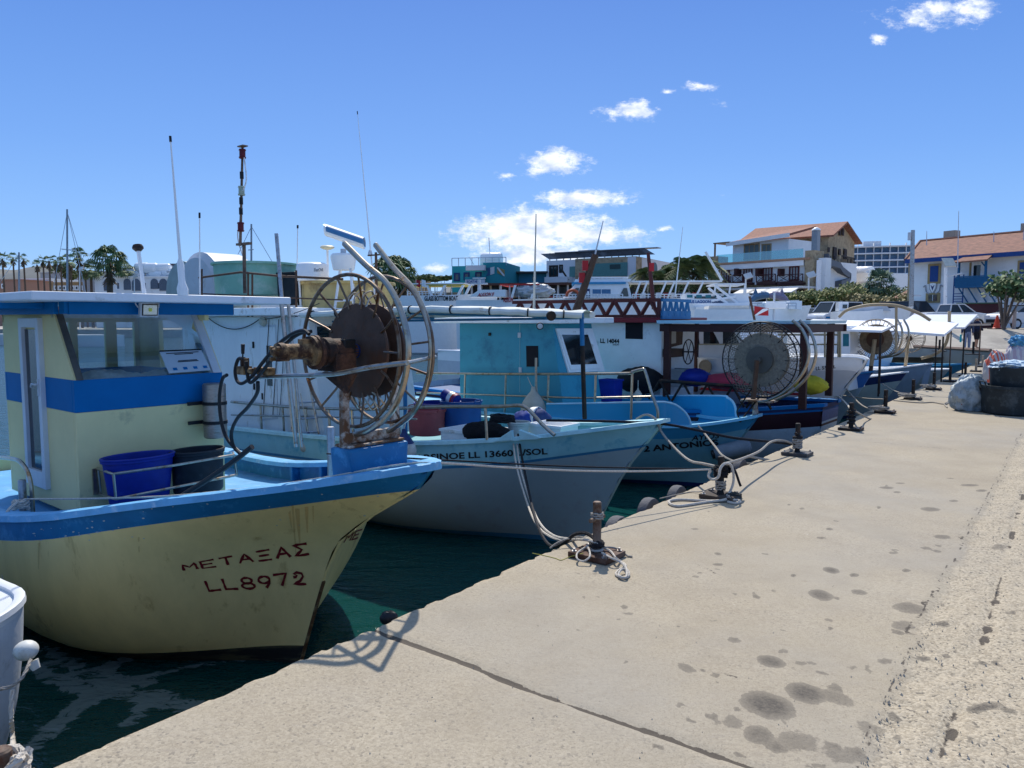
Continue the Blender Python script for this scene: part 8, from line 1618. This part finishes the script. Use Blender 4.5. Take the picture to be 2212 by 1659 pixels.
fan_palm(838, 590, 90, 'dark fan palm seen through the reel guide pipes', 2.6, 70, 1.2, .4, None, .4); fan_palm(868, 592, 92, 'second dark fan palm to the right, behind the guide pipes', 2.3, 60, 1.2, .4, None, .4); fan_palm(848, 577, 96, 'topmost of the three dark palms behind the guide pipes', 2.0, 50, .8, .35, None, .4)
FEA = leafmat('feather_green', (.12, .16, .06))
for px, py, Y, c_, lab in ((1392, 592, 98, 2.6, 'feathery palm at the stone corner of the solar panel building'), (1425, 597, 97, 2.4, 'feathery palm before the arched windows'), (1478, 578, 96, 4.2, 'large yellow green feathery palm left of the hotel'), (1512, 575, 97, 4.0, 'large feathery palm touching the hotel pier'), (1445, 590, 99, 3.0, 'feathery palm between the arches and the large ones')): fan_palm(px, py, Y, lab, c_, 46, .6, .3, None, .5, feather=True, lm=FEA)
fan_palm(1900, 612, 95, 'round grey green palm below the blue glass hotel', 2.2, 50, .8, .4, None, .3, lm=leafmat('grey_green_palm', (.09, .15, .09)))
def tree(px, py0, py1, Y, rx, label, lm, n=900, lobes=7, trunk_m=None, leaf=.28, gnd=0, name='tree', trunk=.16, spread=1.0, cat='tree', seed=None, limbs=5):
    if seed is not None: random.seed(seed)
    c = at(px, (py0 + py1) / 2, Y); hz = (py1 - py0) / FPX * Y / 2; t = thing(name, label, cat, (c.x, Y, gnd)); cz_ = c.z - gnd
    L_ = [(Vector((random.uniform(-1, 1) * rx * .7, random.uniform(-1, 1) * rx * .5, cz_ + random.uniform(-.6, .6) * hz)), random.uniform(.35, .6)) for _ in range(lobes)]
    m = MB()
    for i in range(n):
        p0, k = random.choice(L_); d = Vector((random.gauss(0, 1), random.gauss(0, 1), random.gauss(0, 1))).normalized() * random.random() ** .4; p = p0 + Vector((d.x * rx * k, d.y * rx * k, d.z * hz * k * 1.3)); u = Vector((random.gauss(0, 1), random.gauss(0, 1), random.gauss(0, .6))).normalized() * leaf * random.uniform(.5, 1.1); v = u.orthogonal().normalized() * leaf * .45
        m.add([p - u * .5, p + v, p + u * .5, p - v], [(0, 1, 2, 3)], random.randint(0, 1))
    m.build('crown', lm, t, smooth=False, fix=False); tk = MB(); base_z = 0
    for i in range(limbs): e = random.choice(L_)[0]; a = Vector((0, 0, cz_ * .25)); tk.tube(catmull([(random.uniform(-.05, .05), 0, 0), a, a.lerp(e, .5) + Vector((0, 0, .1)), e], 3), trunk * (1 if i == 0 else .6), 6, r1=trunk * .25)
    tk.build('trunk', trunk_m or TR, t); return t
SH = [leafmat('tamarisk_green', (.19, .21, .055)), leafmat('tamarisk_dark', (.10, .125, .035))]; DG = [leafmat('dark_foliage', (.045, .075, .03)), leafmat('mid_foliage', (.09, .13, .04))]; OLV = [leafmat('olive_yellow', (.24, .20, .08)), leafmat('olive_dark', (.12, .12, .045))]
for i, (px, a, b, Y, rx, n, lm, lab) in enumerate(((1735, 628, 662, 72, 1.9, 1100, SH, 'yellow green tamarisk tree left of the police cars'), (1785, 622, 660, 70, 2.2, 1300, SH, 'yellow green tamarisk tree in the middle, over the parked cars'), (1690, 634, 656, 76, 1.5, 500, SH, 'thin low tamarisk left of the others'), (1840, 615, 658, 74, 2.0, 1100, SH, 'tamarisk with thin branches below the metal stair'), (1920, 635, 668, 66, 2.3, 1300, OLV, 'yellowish drooping tree in front of the kiosk'), (1878, 632, 662, 68, 1.7, 900, OLV, 'olive coloured tree beside the white block'), (1905, 618, 648, 96, 3.2, 1000, DG, 'dark green tree mass below the blue glass hotel'), (1870, 622, 648, 99, 2.6, 700, DG, 'dark green tree right behind the white block'), (1945, 622, 650, 92, 2.4, 700, DG, 'dark green tree behind the camera pole'))):
    tree(px, a, b, Y, rx, lab, lm, n, 8, leaf=.34)
tree(2172, 578, 655, 46, 1.7, 'young tree with forked grey trunk and sparse leaves beside the blue balcony', [leafmat('fig_leaf', (.10, .17, .06)), leafmat('fig_dark', (.06, .10, .035))], 750, 13, mat('grey_bark', (.12, .095, .08), .9), .34, trunk=.15, limbs=11)
for i, (px, a, b, Y, rx) in enumerate(((160, 575, 602, 185, 4.5), (140, 582, 604, 190, 3), (445, 588, 600, 210, 3), (915, 595, 606, 150, 2.5), (940, 598, 608, 155, 2.5), (965, 597, 607, 152, 2.2))): tree(px, a, b, Y, rx, ['dark round tree behind the sailing mast', 'dark low tree left of the sailing mast', 'small dark tree behind the grey tank', 'low dark tree right of the guide pipes', 'low dark tree in the gap before the turquoise building', 'low dark tree beside the turquoise building'][i], DG, 500, 6, leaf=.7)
def hill(pts, Y, name, m, dep=200):
    mb = MB(); P = [at(x, y, Y) for x, y in pts]; P = catmull(P, 8); n = len(P); vs = []
    for k, (dy, h) in enumerate(((-dep * .6, 0), (-dep * .3, .6), (0, 1), (dep * .4, .8), (dep, 0))):
        for p in P: vs.append(Vector((p.x, p.y + dy, max(-1, (p.z - 0) * h + (mn.noise(Vector((p.x * .02, dy * .02, 1))) * p.z * .12 if 0 < k < 4 else 0)))))
    mb.add(vs, [(k * n + i, k * n + i + 1, (k + 1) * n + i + 1, (k + 1) * n + i) for k in range(4) for i in range(n - 1)]); struct(mb.build(name, m))
HM = mat('hill_scrub', (.12, .13, .13), .9, vary=.25, scale=.01, dirt=(.2, .18, .15), dirt_amt=.3, dscale=.02)
hill([(-300, 590), (-50, 583), (50, 580), (95, 574), (140, 582), (200, 588), (300, 590), (420, 596), (560, 605)], 1500, 'hills', HM, 400)
hill([(930, 640), (1000, 606), (1060, 596), (1100, 588), (1125, 583), (1150, 586), (1200, 600), (1260, 612), (1330, 640)], 700, 'hills', HM, 200)
hill([(1380, 640), (1500, 612), (1800, 604), (2000, 602), (2300, 606), (2600, 640)], 900, 'hills', HM, 200)
def vessel(px0, px1, pyg, Y, label, name='tour_boat', beam=3.6, hm=WHITE2, head=None, sheer=.6, zwater=WZ, cat='tour boat', rev=False):
    """hull seen side on: bow at px1 (or px0 when rev)"""
    f = bfr(px0, Y, px1, Y * .98, WZ); t = thing(name, label, cat, f.o, f.rz); L = f.len; zg = f((px0 + px1) / 2, pyg, y=0).z
    mb = MB(); n = 24; rows = []
    for i in range(n + 1):
        u = i / n; q = 1 - u if rev else u; b = beam / 2 * (1 - max(0, (q - .55) / .45) ** 2.2); z = zg + sheer * max(0, (q - .4) / .6) ** 2; x = L * u
        ov = (1.0 * max(0, (q - .7) / .3) ** 2) * (-1 if rev else 1); rows.append([(x + ov, beam / 2 - b, z), (x + ov * .5, beam / 2 - b * .95, z * .55), (x, beam / 2 - b * .8, .1), (x, beam / 2 - b * .5, -.4), (x, beam / 2 + b * .5, -.4), (x, beam / 2 + b * .8, .1), (x + ov * .5, beam / 2 + b * .95, z * .55), (x + ov, beam / 2 + b, z)])
    k = 8; mb.add([p for r in rows for p in r], [(i * k + j, (i + 1) * k + j, (i + 1) * k + j + 1, i * k + j + 1) for i in range(n) for j in range(k - 1)] + [(i * k, i * k + 7, (i + 1) * k + 7, (i + 1) * k) for i in range(n)] + [tuple(range(k))]); mb.build('hull', hm, t); return f, t, zg
def tower(f, t, px0, px1, py0, py1, y0, y1, m, name='superstructure', rake0=0, rake1=0):
    a, b = f(px0, py1, y=y0), f(px1, py1, y=y0); z0, z1 = f((px0 + px1) / 2, py1, y=y0).z, f((px0 + px1) / 2, py0, y=y0).z; r0, r1 = rake0 * (z1 - z0), rake1 * (z1 - z0)
    return MB().hexa([(a.x, y0, z0), (b.x, y0, z0), (b.x, y1, z0), (a.x, y1, z0)], [(a.x + r0, y0, z1), (b.x + r1, y0, z1), (b.x + r1, y1, z1), (a.x + r0, y1, z1)]).build(name, m, t, smooth=False)
def vrail(f, t, px0, px1, py0, py1, y=0, n=10, m=WHITE, r=.03, name='rail'):
    a, b = f(px0, py0, y=y), f(px1, py0, y=y); z0 = f((px0 + px1) / 2, py1, y=y).z; mb = MB(); mb.tube([(a.x, y, a.z), (b.x, y, a.z)], r, 5); mb.tube([(a.x, y, (a.z + z0) / 2), (b.x, y, (a.z + z0) / 2)], r * .7, 5)
    for i in range(n + 1): x = lerp(a.x, b.x, i / n); mb.cyl((x, y, a.z), (x, y, z0), r, n=5)
    mb.build(name, m, t)
def vtext(s, f, t, px0, px1, py0, py1, m, y=-.06, ital=0): a, b = f(px0, py1, y=y), f(px1, py0, y=y); wall_text(s, (a.x, y, a.z), (1, 0, 0), (ital, 0, 1), b.x - a.x, b.z - a.z, m, 'lettering', t, .03)
TEALG = mat('teal_pane', (0, 0, 0)); YEL = mat('canopy_yellow', (.6, .5, .12), .7); VW = WHITE2
f, t, zg = vessel(862, 1040, 638, 62, 'white glass bottom tour boat with yellow canopy and swept white frames', sheer=.2)
vtext('GLASS BOTTOM BOAT', f, t, 917, 989, 639, 650, BLACKTXT)
tower(f, t, 876, 1000, 614, 617, .2, 3.4, YEL, 'canopy'); tower(f, t, 874, 1003, 611.5, 613.8, .1, 3.5, VW, 'canopy')
for px, r in ((930, -.5), (948, .5), (986, .55), (1002, .5)): tower(f, t, px, px + 5, 616, 638, .1, .3, VW, 'canopy_frame', r, r)
for px in (880, 895, 910, 925, 962, 975): tower(f, t, px, px + 1.2, 616, 638, .3, .4, GREYW, 'canopy_post')
vrail(f, t, 880, 960, 630, 638, .1, 12); tower(f, t, 880, 990, 632, 638, 1.2, 1.6, mat('bench_tan', (.4, .3, .2), .8), 'bench')
for px, m, lab in ((899, RED, 'small red flag on the glass bottom boat'), (911, WHITE, 'small white flag on the glass bottom boat')):
    c = f(px, 628, y=.1); g = thing('flag', lab, 'flag', f.w(c), f.rz); MB().cyl((0, 0, -.3), (0, 0, .9), .015, n=5).build('staff', GREYW, g); MB().grid(lambda s, k: Vector((s * .35, .05 * math.sin(s * 6), .9 - k * .55 - s * .1)), 6, 3).build('cloth', m, g)
f, t, zg = vessel(985, 1180, 648, 55, 'white tour boat with red ALKION lettering and a red canopy', sheer=.2)
vtext('ALKION', f, t, 1087, 1108, 642, 653, RED); tower(f, t, 1012, 1092, 626, 641, -.3, 1.6, VW, 'cabin_top', 1.6, .0)
a = f(1030, 632, y=-.34); wall_text('ALKION II', f(1031, 641, y=-.36), (1, 0, .05), (.35, 0, 1), f(1065, 640, y=-.36).x - f(1031, 640, y=-.36).x, f(1031, 632, y=-.36).z - f(1031, 640, y=-.36).z, RED, 'lettering', t, .03)
tower(f, t, 1080, 1165, 613, 616, .2, 3.2, mat('canopy_red', (.45, .03, .03), .6), 'canopy'); 
for px in (1082, 1100, 1120, 1140, 1160): tower(f, t, px, px + 1.2, 616, 645, .3, .4, GREYW, 'canopy_post')
for px in (1102, 1145): tower(f, t, px, px + 5, 616, 645, .1, .3, VW, 'canopy_frame', .3, .3)
o = MB(); c = f(1035, 622, y=.5); o.cyl(c - Vector((0, 0, .6)), c + Vector((0, 0, .6)), .12, n=8).box(c + Vector((0, 0, .3)), (1.2, .3, .1)).box(c + Vector((0, 0, .7)), (.9, .2, .08)); o.build('radar', GREYW, t)
crumple(f.w((f(1152, 640, y=1).x, 1, zg + .2)), (1.45, 1.0, 1.0), mat('silver_cover', (.42, .45, .48), .5, vary=.1, bump=1, bscale=8), 'silver grey cover bundled over gear on the tour boat', 'cover', 'cover', amp=.2)
f, t, zg = vessel(1195, 1600, 646, 48, 'large white excursion cruiser with light blue roof line and wide windows', sheer=.3)
vtext('ROUND BOAT TRIPS', f, t, 1320, 1392, 645, 652, mat('navy_letter', (.02, .05, .15), .6)); tower(f, t, 1215, 1365, 610, 644, .4, 3.2, VW, 'superstructure', .9, -.25)
tower(f, t, 1235, 1352, 609, 614, .3, 3.3, mat('band_blue', (.05, .28, .50), .5), 'blue_band'); tower(f, t, 1240, 1362, 603, 609, .5, 3.1, VW, 'fly_deck', .5, .3); tower(f, t, 1250, 1358, 598, 599.5, .6, 3.0, VW, 'fly_screen')
for q in ((1280, 1298), (1300, 1319)): tower(f, t, q[0], q[1], 625, 637, .36, .39, mat('sky_pane', (.05, .16, .30), .15), 'window')
for q in ((1251, 1262), (1267, 1274)): w_ = tower(f, t, q[0], q[1], 627 - (q[0] > 1260) * 3, 640 + (q[0] > 1260) * 3, .33, .39, NAVY, 'window'); tower(f, w_ and t, q[0] + 1.5, q[1] - 1.5, 629, 638, .31, .325, VW, 'window_panel')
tower(f, t, 1338, 1358, 622, 640, .34, .39, DARKGL, 'window', .5, -.2); tower(f, t, 1228, 1246, 622, 640, .34, .39, DARKGL, 'window', .9, .3)
vrail(f, t, 1196, 1345, 636, 645, -.02, 22); vrail(f, t, 1250, 1355, 600, 604, .5, 12)
lb = MB(); c = f(1237, 640, y=-.05); lb.tube([c + Vector((math.cos(a) * .38, 0, math.sin(a) * .38)) for a in [math.pi * i / 12 for i in range(13)]], .09, 8); lb.build('life_ring', mat('ring_orange', (.6, .12, .05), .6), t)
tower(f, t, 1365, 1560, 606, 609.5, .2, 3.2, VW, 'canopy'); 
for px, r in ((1368, .35), (1383, .35), (1422, .4), (1440, .4), (1470, .4), (1500, .45)): tower(f, t, px, px + 4, 609, 645, .1, .3, VW, 'canopy_frame', r, r)
vrail(f, t, 1366, 1540, 636, 646, -.02, 20)
for i in range(9): tower(f, t, 1370 + i * 16, 1379 + i * 16, 632, 646, .9 + (i % 3) * .6, 1.4 + (i % 3) * .6, (RED, VW, NAVY, VW)[i % 4], 'seat')
f, t, zg = vessel(1425, 1700, 655, 40, 'white catamaran lettered BLUE LAGOON CRUISES with a white outrigged mast frame', sheer=.2)
tower(f, t, 1480, 1618, 634, 662, .4, 3, VW, 'superstructure'); vtext('BLUE LAGOON CRUISES', f, t, 1483, 1566, 648, 655, mat('letter_blue', (.02, .1, .3), .6), y=.34)
tower(f, t, 1540, 1612, 612, 614.5, .2, 3.0, VW, 'top_frame'); tower(f, t, 1504, 1640, 662, 668, -.6, 3, VW, 'fore_deck')
for px in (1542, 1574, 1606): tower(f, t, px, px + 3, 614, 636, .2, .35, VW, 'frame_leg', .1, .1)
mst = MB()
for (a, b) in (((1530, 622), (1592, 672)), ((1546, 618), (1610, 668)), ((1560, 606), (1524, 544)), ((1548, 640), (1580, 662)), ((1536, 650), (1590, 640))): mst.cyl(f(*a, y=.2), f(*b, y=.2), .07, n=6)
mst.build('boom_frame', VW, t); tower(f, t, 1690 - 190, 1640 - 60, 640, 645, .38, .39, DARKGL, 'window'); tower(f, t, 1510, 1525, 655, 661, .38, .39, DARKGL, 'window')
for i in range(5): tower(f, t, 1484 + i * 20, 1496 + i * 20, 637, 643, .36, .38, TEALG, 'window')
f, t, zg = vessel(1500, 1720, 668, 34, 'low white motor boat with long flat foredeck left of the diving flag', sheer=.2, cat='motor boat', name='motor_boat'); tower(f, t, 1530, 1650, 660, 668, .3, 2.6, mat('cruiser_cream', (.60, .58, .52), .5), 'cabin_top', .2, -1.5); tower(f, t, 1706, 1732, 650, 668, .6, 1.4, VW, 'outboard_engine'); vrail(f, t, 1620, 1720, 655, 667, -.02, 6, GREYW)
f, t, zg = vessel(1810, 1928, 672, 30, 'small white cruiser with square window and grey canvas bow, behind the hoop frame', sheer=.2, cat='motor boat', name='motor_boat'); tower(f, t, 1812, 1832, 652, 671, .5, 2.0, VW, 'wheelhouse'); w_ = tower(f, t, 1820, 1830, 658, 666, .46, .49, DARKGL, 'window'); tower(f, t, 1835, 1925, 661, 672, .5, 2.2, mat('canvas_grey', (.5, .52, .55), .7), 'canvas_cover', 1.4, -.8)
c = at(1640, 684, 26); t = thing('diving_flag', 'red diving flag with white diagonal on a slanting brown pole', 'flag', c); e = at(1619, 640, 26) - c; b_ = at(1632, 700, 26) - c
MB().cyl(b_, e, .04, n=6).build('staff', BROWN, t); P = [at(x, y, 26) - c for x, y in ((1629, 681), (1660, 682), (1660, 666), (1630, 661))]; MB().prism(P, (0, .02, 0)).build('cloth', RED, t, smooth=False); P = [at(x, y, 25.97) - c for x, y in ((1630, 681), (1636, 681), (1660, 669), (1658, 666), (1648, 667))]; MB().prism(P, (0, .01, 0)).build('diagonal_stripe', WHITE, t, smooth=False)
c = at(1672, 660, 30); t = thing('radar_mast', 'white box radar on a thin mast near the diving flag', 'radar', (c.x, c.y, 0)); MB().box((0, 0, c.z), (.85, .4, .28)).build('housing', VW, t, smooth=False, bevel=.05); MB().cyl((0, 0, -.6), (0, 0, c.z + .5), .04, n=6).build('mast', GREYW, t)
c = at(1660, 648, 62); t = thing('dolphin_sign', 'arched sign with two leaping dolphins facing apart over the promenade', 'sign', (c.x, c.y, 0)); zc = c.z
for s, m in ((-1, mat('dolphin_blue', (.08, .17, .28), .5)), (1, mat('dolphin_lilac', (.22, .2, .3), .5))):
    P = [Vector((s * (.35 + 1.3 * math.sin(a)), 0, zc - .6 + 1.0 * math.cos(a))) for a in [(-.5 + 2.3 * i / 10) for i in range(11)]]; mb = MB()
    for i in range(10): mb.tube([P[i], P[i + 1]], (.1, .22, .3, .33, .33, .3, .25, .19, .13, .08)[i], 8, r1=(.22, .3, .33, .33, .3, .25, .19, .13, .08, .05)[i])
    mb.prism([P[4] + Vector((0, -.03, .25)), P[6] + Vector((0, -.03, .2)), P[4] + Vector((s * .2, -.03, .65))], (0, .06, 0)); mb.prism([P[10], P[10] + Vector((s * .1, 0, -.4)), P[10] + Vector((s * .4, 0, -.1))], (0, .06, 0)); mb.build('dolphin', m, t)
ar = MB(); ar.tube([Vector((math.sin(a) * 3.2, 0, zc - 3.6 + 2.7 * math.cos(a))) for a in [(-.95 + 1.9 * i / 14) for i in range(15)]], .3, 6); ar.build('sign_arch', mat('sign_cream', (.5, .5, .44), .6), t); v, fs = text2d('BLUE LAGOON', bold=.03)
MB().add([(math.sin((a - .5) * 1.3) * (3.1 + b * .35), -.33, zc - 3.75 + (2.6 + b * .45) * math.cos((a - .5) * 1.3)) for a, b in v], fs).build('lettering', mat('letter_grey', (.1, .1, .12), .6), t, smooth=False, fix=False)
for s in (-1, 1): MB().box((s * 2.7, 0, (zc - 2.2) / 2), (.8, .8, zc - 2.2)).build('pillar', PLASTER, t, smooth=False)
pf = MB(); 
for i in range(44): x = -5.5 + i * .25; pf.box((x, .6, zc - 1.45 + .4 * math.sin(i * 1.7)), (.07, .05, 1.3))
fn = tag(pf.build('picket_fence', mat('fence_blue', (.05, .08, .2), .7), smooth=False), 'row of blue and white pickets along the promenade behind the dolphins', 'fence'); fn.location = (c.x, c.y, 0)
def yacht(px, pyt, Y, label, stay=(), boom=None, r=.12, hull=True):
    b = at(px, HOR, Y); tp = at(px + 2, pyt, Y); t = thing('sailing_yacht', label, 'yacht', (b.x, Y, WZ)); z = tp.z - WZ; MB().cyl((0, 0, 0), (tp.x - b.x, 0, z), r, r * .7, n=6).build('mast', mat('mast_grey', (.35, .37, .40), .5, .4), t); s_ = MB()
    for (x, y) in stay: e = at(x, y, Y); s_.tube([(tp.x - b.x, 0, z * .98), (e.x - b.x, 0, e.z - WZ)], .03, 4)
    if stay: s_.build('stay', GREYW, t)
    if boom: s2 = MB(); a, c = at(*boom[0], Y), at(*boom[1], Y); s2.cyl((a.x - b.x, 0, a.z - WZ), (c.x - b.x, 0, c.z - WZ), .06, n=5); s2.build('spreader', WHITE, t)
    h = MB(); rows = []
    for i in range(13): u = i / 12; bb = 1.6 * (1 - abs(2 * u - 1) ** 2.2) + .05; rows.append([(-6 + 12 * u, -bb, 1.2), (-6 + 12 * u, -bb * .7, 0), (-6 + 12 * u, bb * .7, 0), (-6 + 12 * u, bb, 1.2)])
    h.add([p for q in rows for p in q], [(i * 4 + j, (i + 1) * 4 + j, (i + 1) * 4 + (j + 1) % 4, i * 4 + (j + 1) % 4) for i in range(12) for j in range(4)]); h.build('hull', VW, t)
yacht(143, 452, 80, 'sailing yacht with the tall bare mast on the left', ((112, 640), (187, 640), (176, 560)), ((133, 538), (165, 541)))
yacht(39, 545, 85, 'sailing yacht with a short mast among the tall palms', ((-20, 640),), None)
yacht(541, 484, 75, 'sailing yacht whose mast rises between the lamp mast and the green tub', ((480, 620), (620, 620)), ((536, 540), (548, 539)))
def mastp(pts, label, rs=(.05, .03), m=BROWN, parts=(), name='boat_mast', Y=14):
    a, b = at(*pts[0], Y), at(*pts[1], Y); t = thing(name, label, 'mast', a); MB().cyl((0, 0, 0), b - a, rs[0], rs[1], n=8).build('shaft', m, t)
    for (x, y, mm) in parts: c = at(x, y, Y) - a; MB().box(c, (.1, .08, .17)).build('red_lamp', mm, t, smooth=False)
mastp(((1243, 676), (1286, 550)), 'slanting brown mast with two red lamps above the lattice board', (.07, .055), BROWN, ((1264, 574, RED), (1257, 600, RED)), Y=13.2)
mastp(((1285, 552), (1303, 477)), 'thin whip continuing the slanting mast', (.015, .008), GREYW, Y=13.2, name='whip_antenna')
mastp(((1413, 668), (1400, 546)), 'thin dark mast with a red band beside the stone arches', (.05, .035), mat('mast_maroon', (.08, .02, .02), .6), ((1407, 577, RED),), Y=16)
mastp(((1153, 690), (1158, 462)), 'tall thin whip above the white rolled awning', (.02, .008), mat('whip_cream', (.5, .5, .45), .5), Y=11, name='whip_antenna')
mastp(((1458, 640), (1475, 490)), 'white whip left of the feathery palms', (.04, .015), WHITE2, Y=40, name='whip_antenna')
for px, pyt, Y, lab in ((818 * 0 + 190 - 18, 584, 130, 'promenade solar lamp near the lone slender palm'), (430 * 0 + 290, 600, 120, 'promenade solar lamp before the arched terrace'), (1611, 612 - 10, 80, 'promenade solar lamp left of the hotel balconies'), (1757 - 10, 600, 75, 'promenade solar lamp in front of the hotel, panel tilted right')):
    t, tp = pole(px, pyt, Y, lab, .1, 'solar_lamp', m=WHITE); MB().box(tp + Vector((.25, 0, .3)), (.8, .7, .08), rx=R(50), ry=-.3).build('solar_panel', mat('panel_pale', (.6, .6, .58), .4), t, smooth=False)
def car(px0, px1, gy, label, body, name='car', kind='hatch', Y=None, dark=False, rz=0, roofm=None, stripe=None, group='vehicles parked along the yard'):
    a, b = at(px0, HOR, Y), at(px1, HOR, Y); s = 1.0; t = thing(name, label, 'car' if name != 'van' else 'van', ((a.x + b.x) / 2, Y, 1.0), rz, group)
    prof = {'hatch': [(-2.12, .35), (-2.15, .75), (-1.95, .95), (-1.2, 1.06), (1.5, 1.08), (2.05, 1.0), (2.15, .6), (2.08, .33)], 'van': [(-2.12, .35), (-2.15, .8), (-1.95, 1.02), (-1.5, 1.12), (2.1, 1.15), (2.14, .6), (2.1, .33)]}[kind if kind in ('hatch', 'van') else 'hatch']
    gh = {'hatch': ((-1.25, 1.06), (1.95, 1.06), (1.35, 1.5), (-.5, 1.52)), 'van': ((-1.55, 1.1), (2.12, 1.1), (2.05, 1.95), (-.9, 1.95)), 'pickup': ((-1.1, 1.06), (.5, 1.06), (.35, 1.6), (-.45, 1.62))}[kind]
    W = .88; mb = MB(); n = len(prof); ls = []
    mb.prism([(x * s, -W * s, z * s) for x, z in prof], (0, 2 * W * s, 0)); bo = mb.build('body', body, t, smooth=False, bevel=.07 * s)
    (x0, z0), (x1, z1), (x2, z2), (x3, z3) = gh; wt = .7
    MB().hexa([(x0 * s, -W * .97 * s, z0 * s), (x1 * s, -W * .97 * s, z0 * s), (x1 * s, W * .97 * s, z0 * s), (x0 * s, W * .97 * s, z0 * s)], [(x3 * s, -wt * s, z3 * s - .05), (x2 * s, -wt * s, z2 * s - .05), (x2 * s, wt * s, z2 * s - .05), (x3 * s, wt * s, z3 * s - .05)]).build('windows', mat('car_glass', (.03, .04, .05), .08, vary=.1), t, smooth=False)
    MB().box(((x3 + x2) / 2 * s, 0, z2 * s - .02), ((x2 - x3) * s + .06, 2 * wt * s + .04, .07)).build('roof', roofm or body, t, smooth=False, bevel=.02)
    pl = MB()
    for (xa_, xb_) in ((x0, x3), ((x0 + x1) / 2, (x3 + x2) / 2), (x1, x2)):
        for y in (-1, 1): pl.tube([(xa_ * s, y * W * .97 * s, z0 * s), (xb_ * s, y * wt * s, z3 * s - .03)], .045 * s, 5)
    pl.build('pillars', roofm or body, t)
    for x in (-1.32, 1.32):
        for y in (-1, 1): w_ = MB().cyl((x * s, y * (W - .18) * s, .33 * s), (x * s, y * (W + .015) * s, .33 * s), .33 * s, n=18).build('wheel', BLACK, t); MB().cyl((x * s, y * (W + .016) * s, .33 * s), (x * s, y * (W + .03) * s, .33 * s), .2 * s, n=14).build('rim', GREYW, w_)
    for y in (-1, 1): MB().box((-2.12 * s, y * .62 * s, .78 * s), (.08 * s, .34 * s, .13 * s)).build('headlight', mat('headlight', (.6, .62, .65), .15), t, smooth=False); MB().box((2.12 * s, y * .68 * s, .85 * s), (.06 * s, .2 * s, .2 * s)).build('tail_light', RED, t, smooth=False)
    MB().box((-2.14 * s, 0, .5 * s), (.06 * s, 1.3 * s, .22 * s)).build('grille', BLACK, t, smooth=False)
    if stripe: MB().box((0, -W * s - .006, .75 * s), (3.9 * s, .01, .14 * s)).build('side_stripe', stripe, t, smooth=False)
    return t
CW_ = mat('car_white', (.62, .64, .67), .25, vary=.03, coat=.6); CS = mat('car_silver', (.42, .46, .5), .3, .3, vary=.05, coat=.5); CB = mat('car_dark', (.02, .025, .035), .25, vary=.1, coat=.5)
car(2134, 2290, 712, 'white hatchback with black roof parked at the right edge behind the cone', CW_, roofm=CB, rz=R(10), Y=48.5)
car(1985, 2122, 712, 'long white pickup behind the canopies, nose to the right', CW_, kind='pickup', rz=R(178), Y=50.5)
car(1722, 1795, 684, 'white police patrol car with blue stripes, left one of two', CW_, stripe=BLUEBAND, Y=61, rz=R(60))
car(1770, 1838, 686, 'white patrol car with blue side stripe behind the tamarisk trunk', CW_, 'van', stripe=BLUEBAND, Y=60, rz=R(25), kind='van')
car(1838, 1885, 684, 'silver hatchback left of the hoop frame post', CS, Y=62, rz=R(75)); car(1895, 1955, 684, 'white saloon behind the hoop frame', CW_, Y=61, rz=R(60)); car(1935, 1985, 680, 'light blue van half behind the camera pole', mat('car_light_blue', (.25, .38, .45), .3), 'van', kind='van', Y=62, rz=R(70)); car(1925, 2000, 695, 'dark hard top jeep left of the long pickup', CB, 'van', kind='van', Y=58, rz=R(115))
c = G(2075, 735); t = thing('white_crate_box', 'tall white double box cabinet on legs beyond the canopies', 'cabinet', (c.x, c.y, 0)); s = c.y / FPX
MB().box((0, 0, 52 * s), (34 * s, 20 * s, 50 * s)).build('body', WHITE, t, smooth=False, bevel=.02)
for x in (-15, 15): MB().box((x * s, 0, 13 * s), (2 * s, 2 * s, 27 * s)).build('leg', GREYW, t, smooth=False)
a, b = G(1975, 752), G(2140, 762); rp_ = MB().tube([a + Vector((0, 0, .1)), b + Vector((0, 0, .1))], .1, 6); tag(rp_.build('kerb_pipe', mat('pipe_brown', (.2, .13, .1), .7)), 'brown pipe lying along the edge of the cross quay', 'pipe')
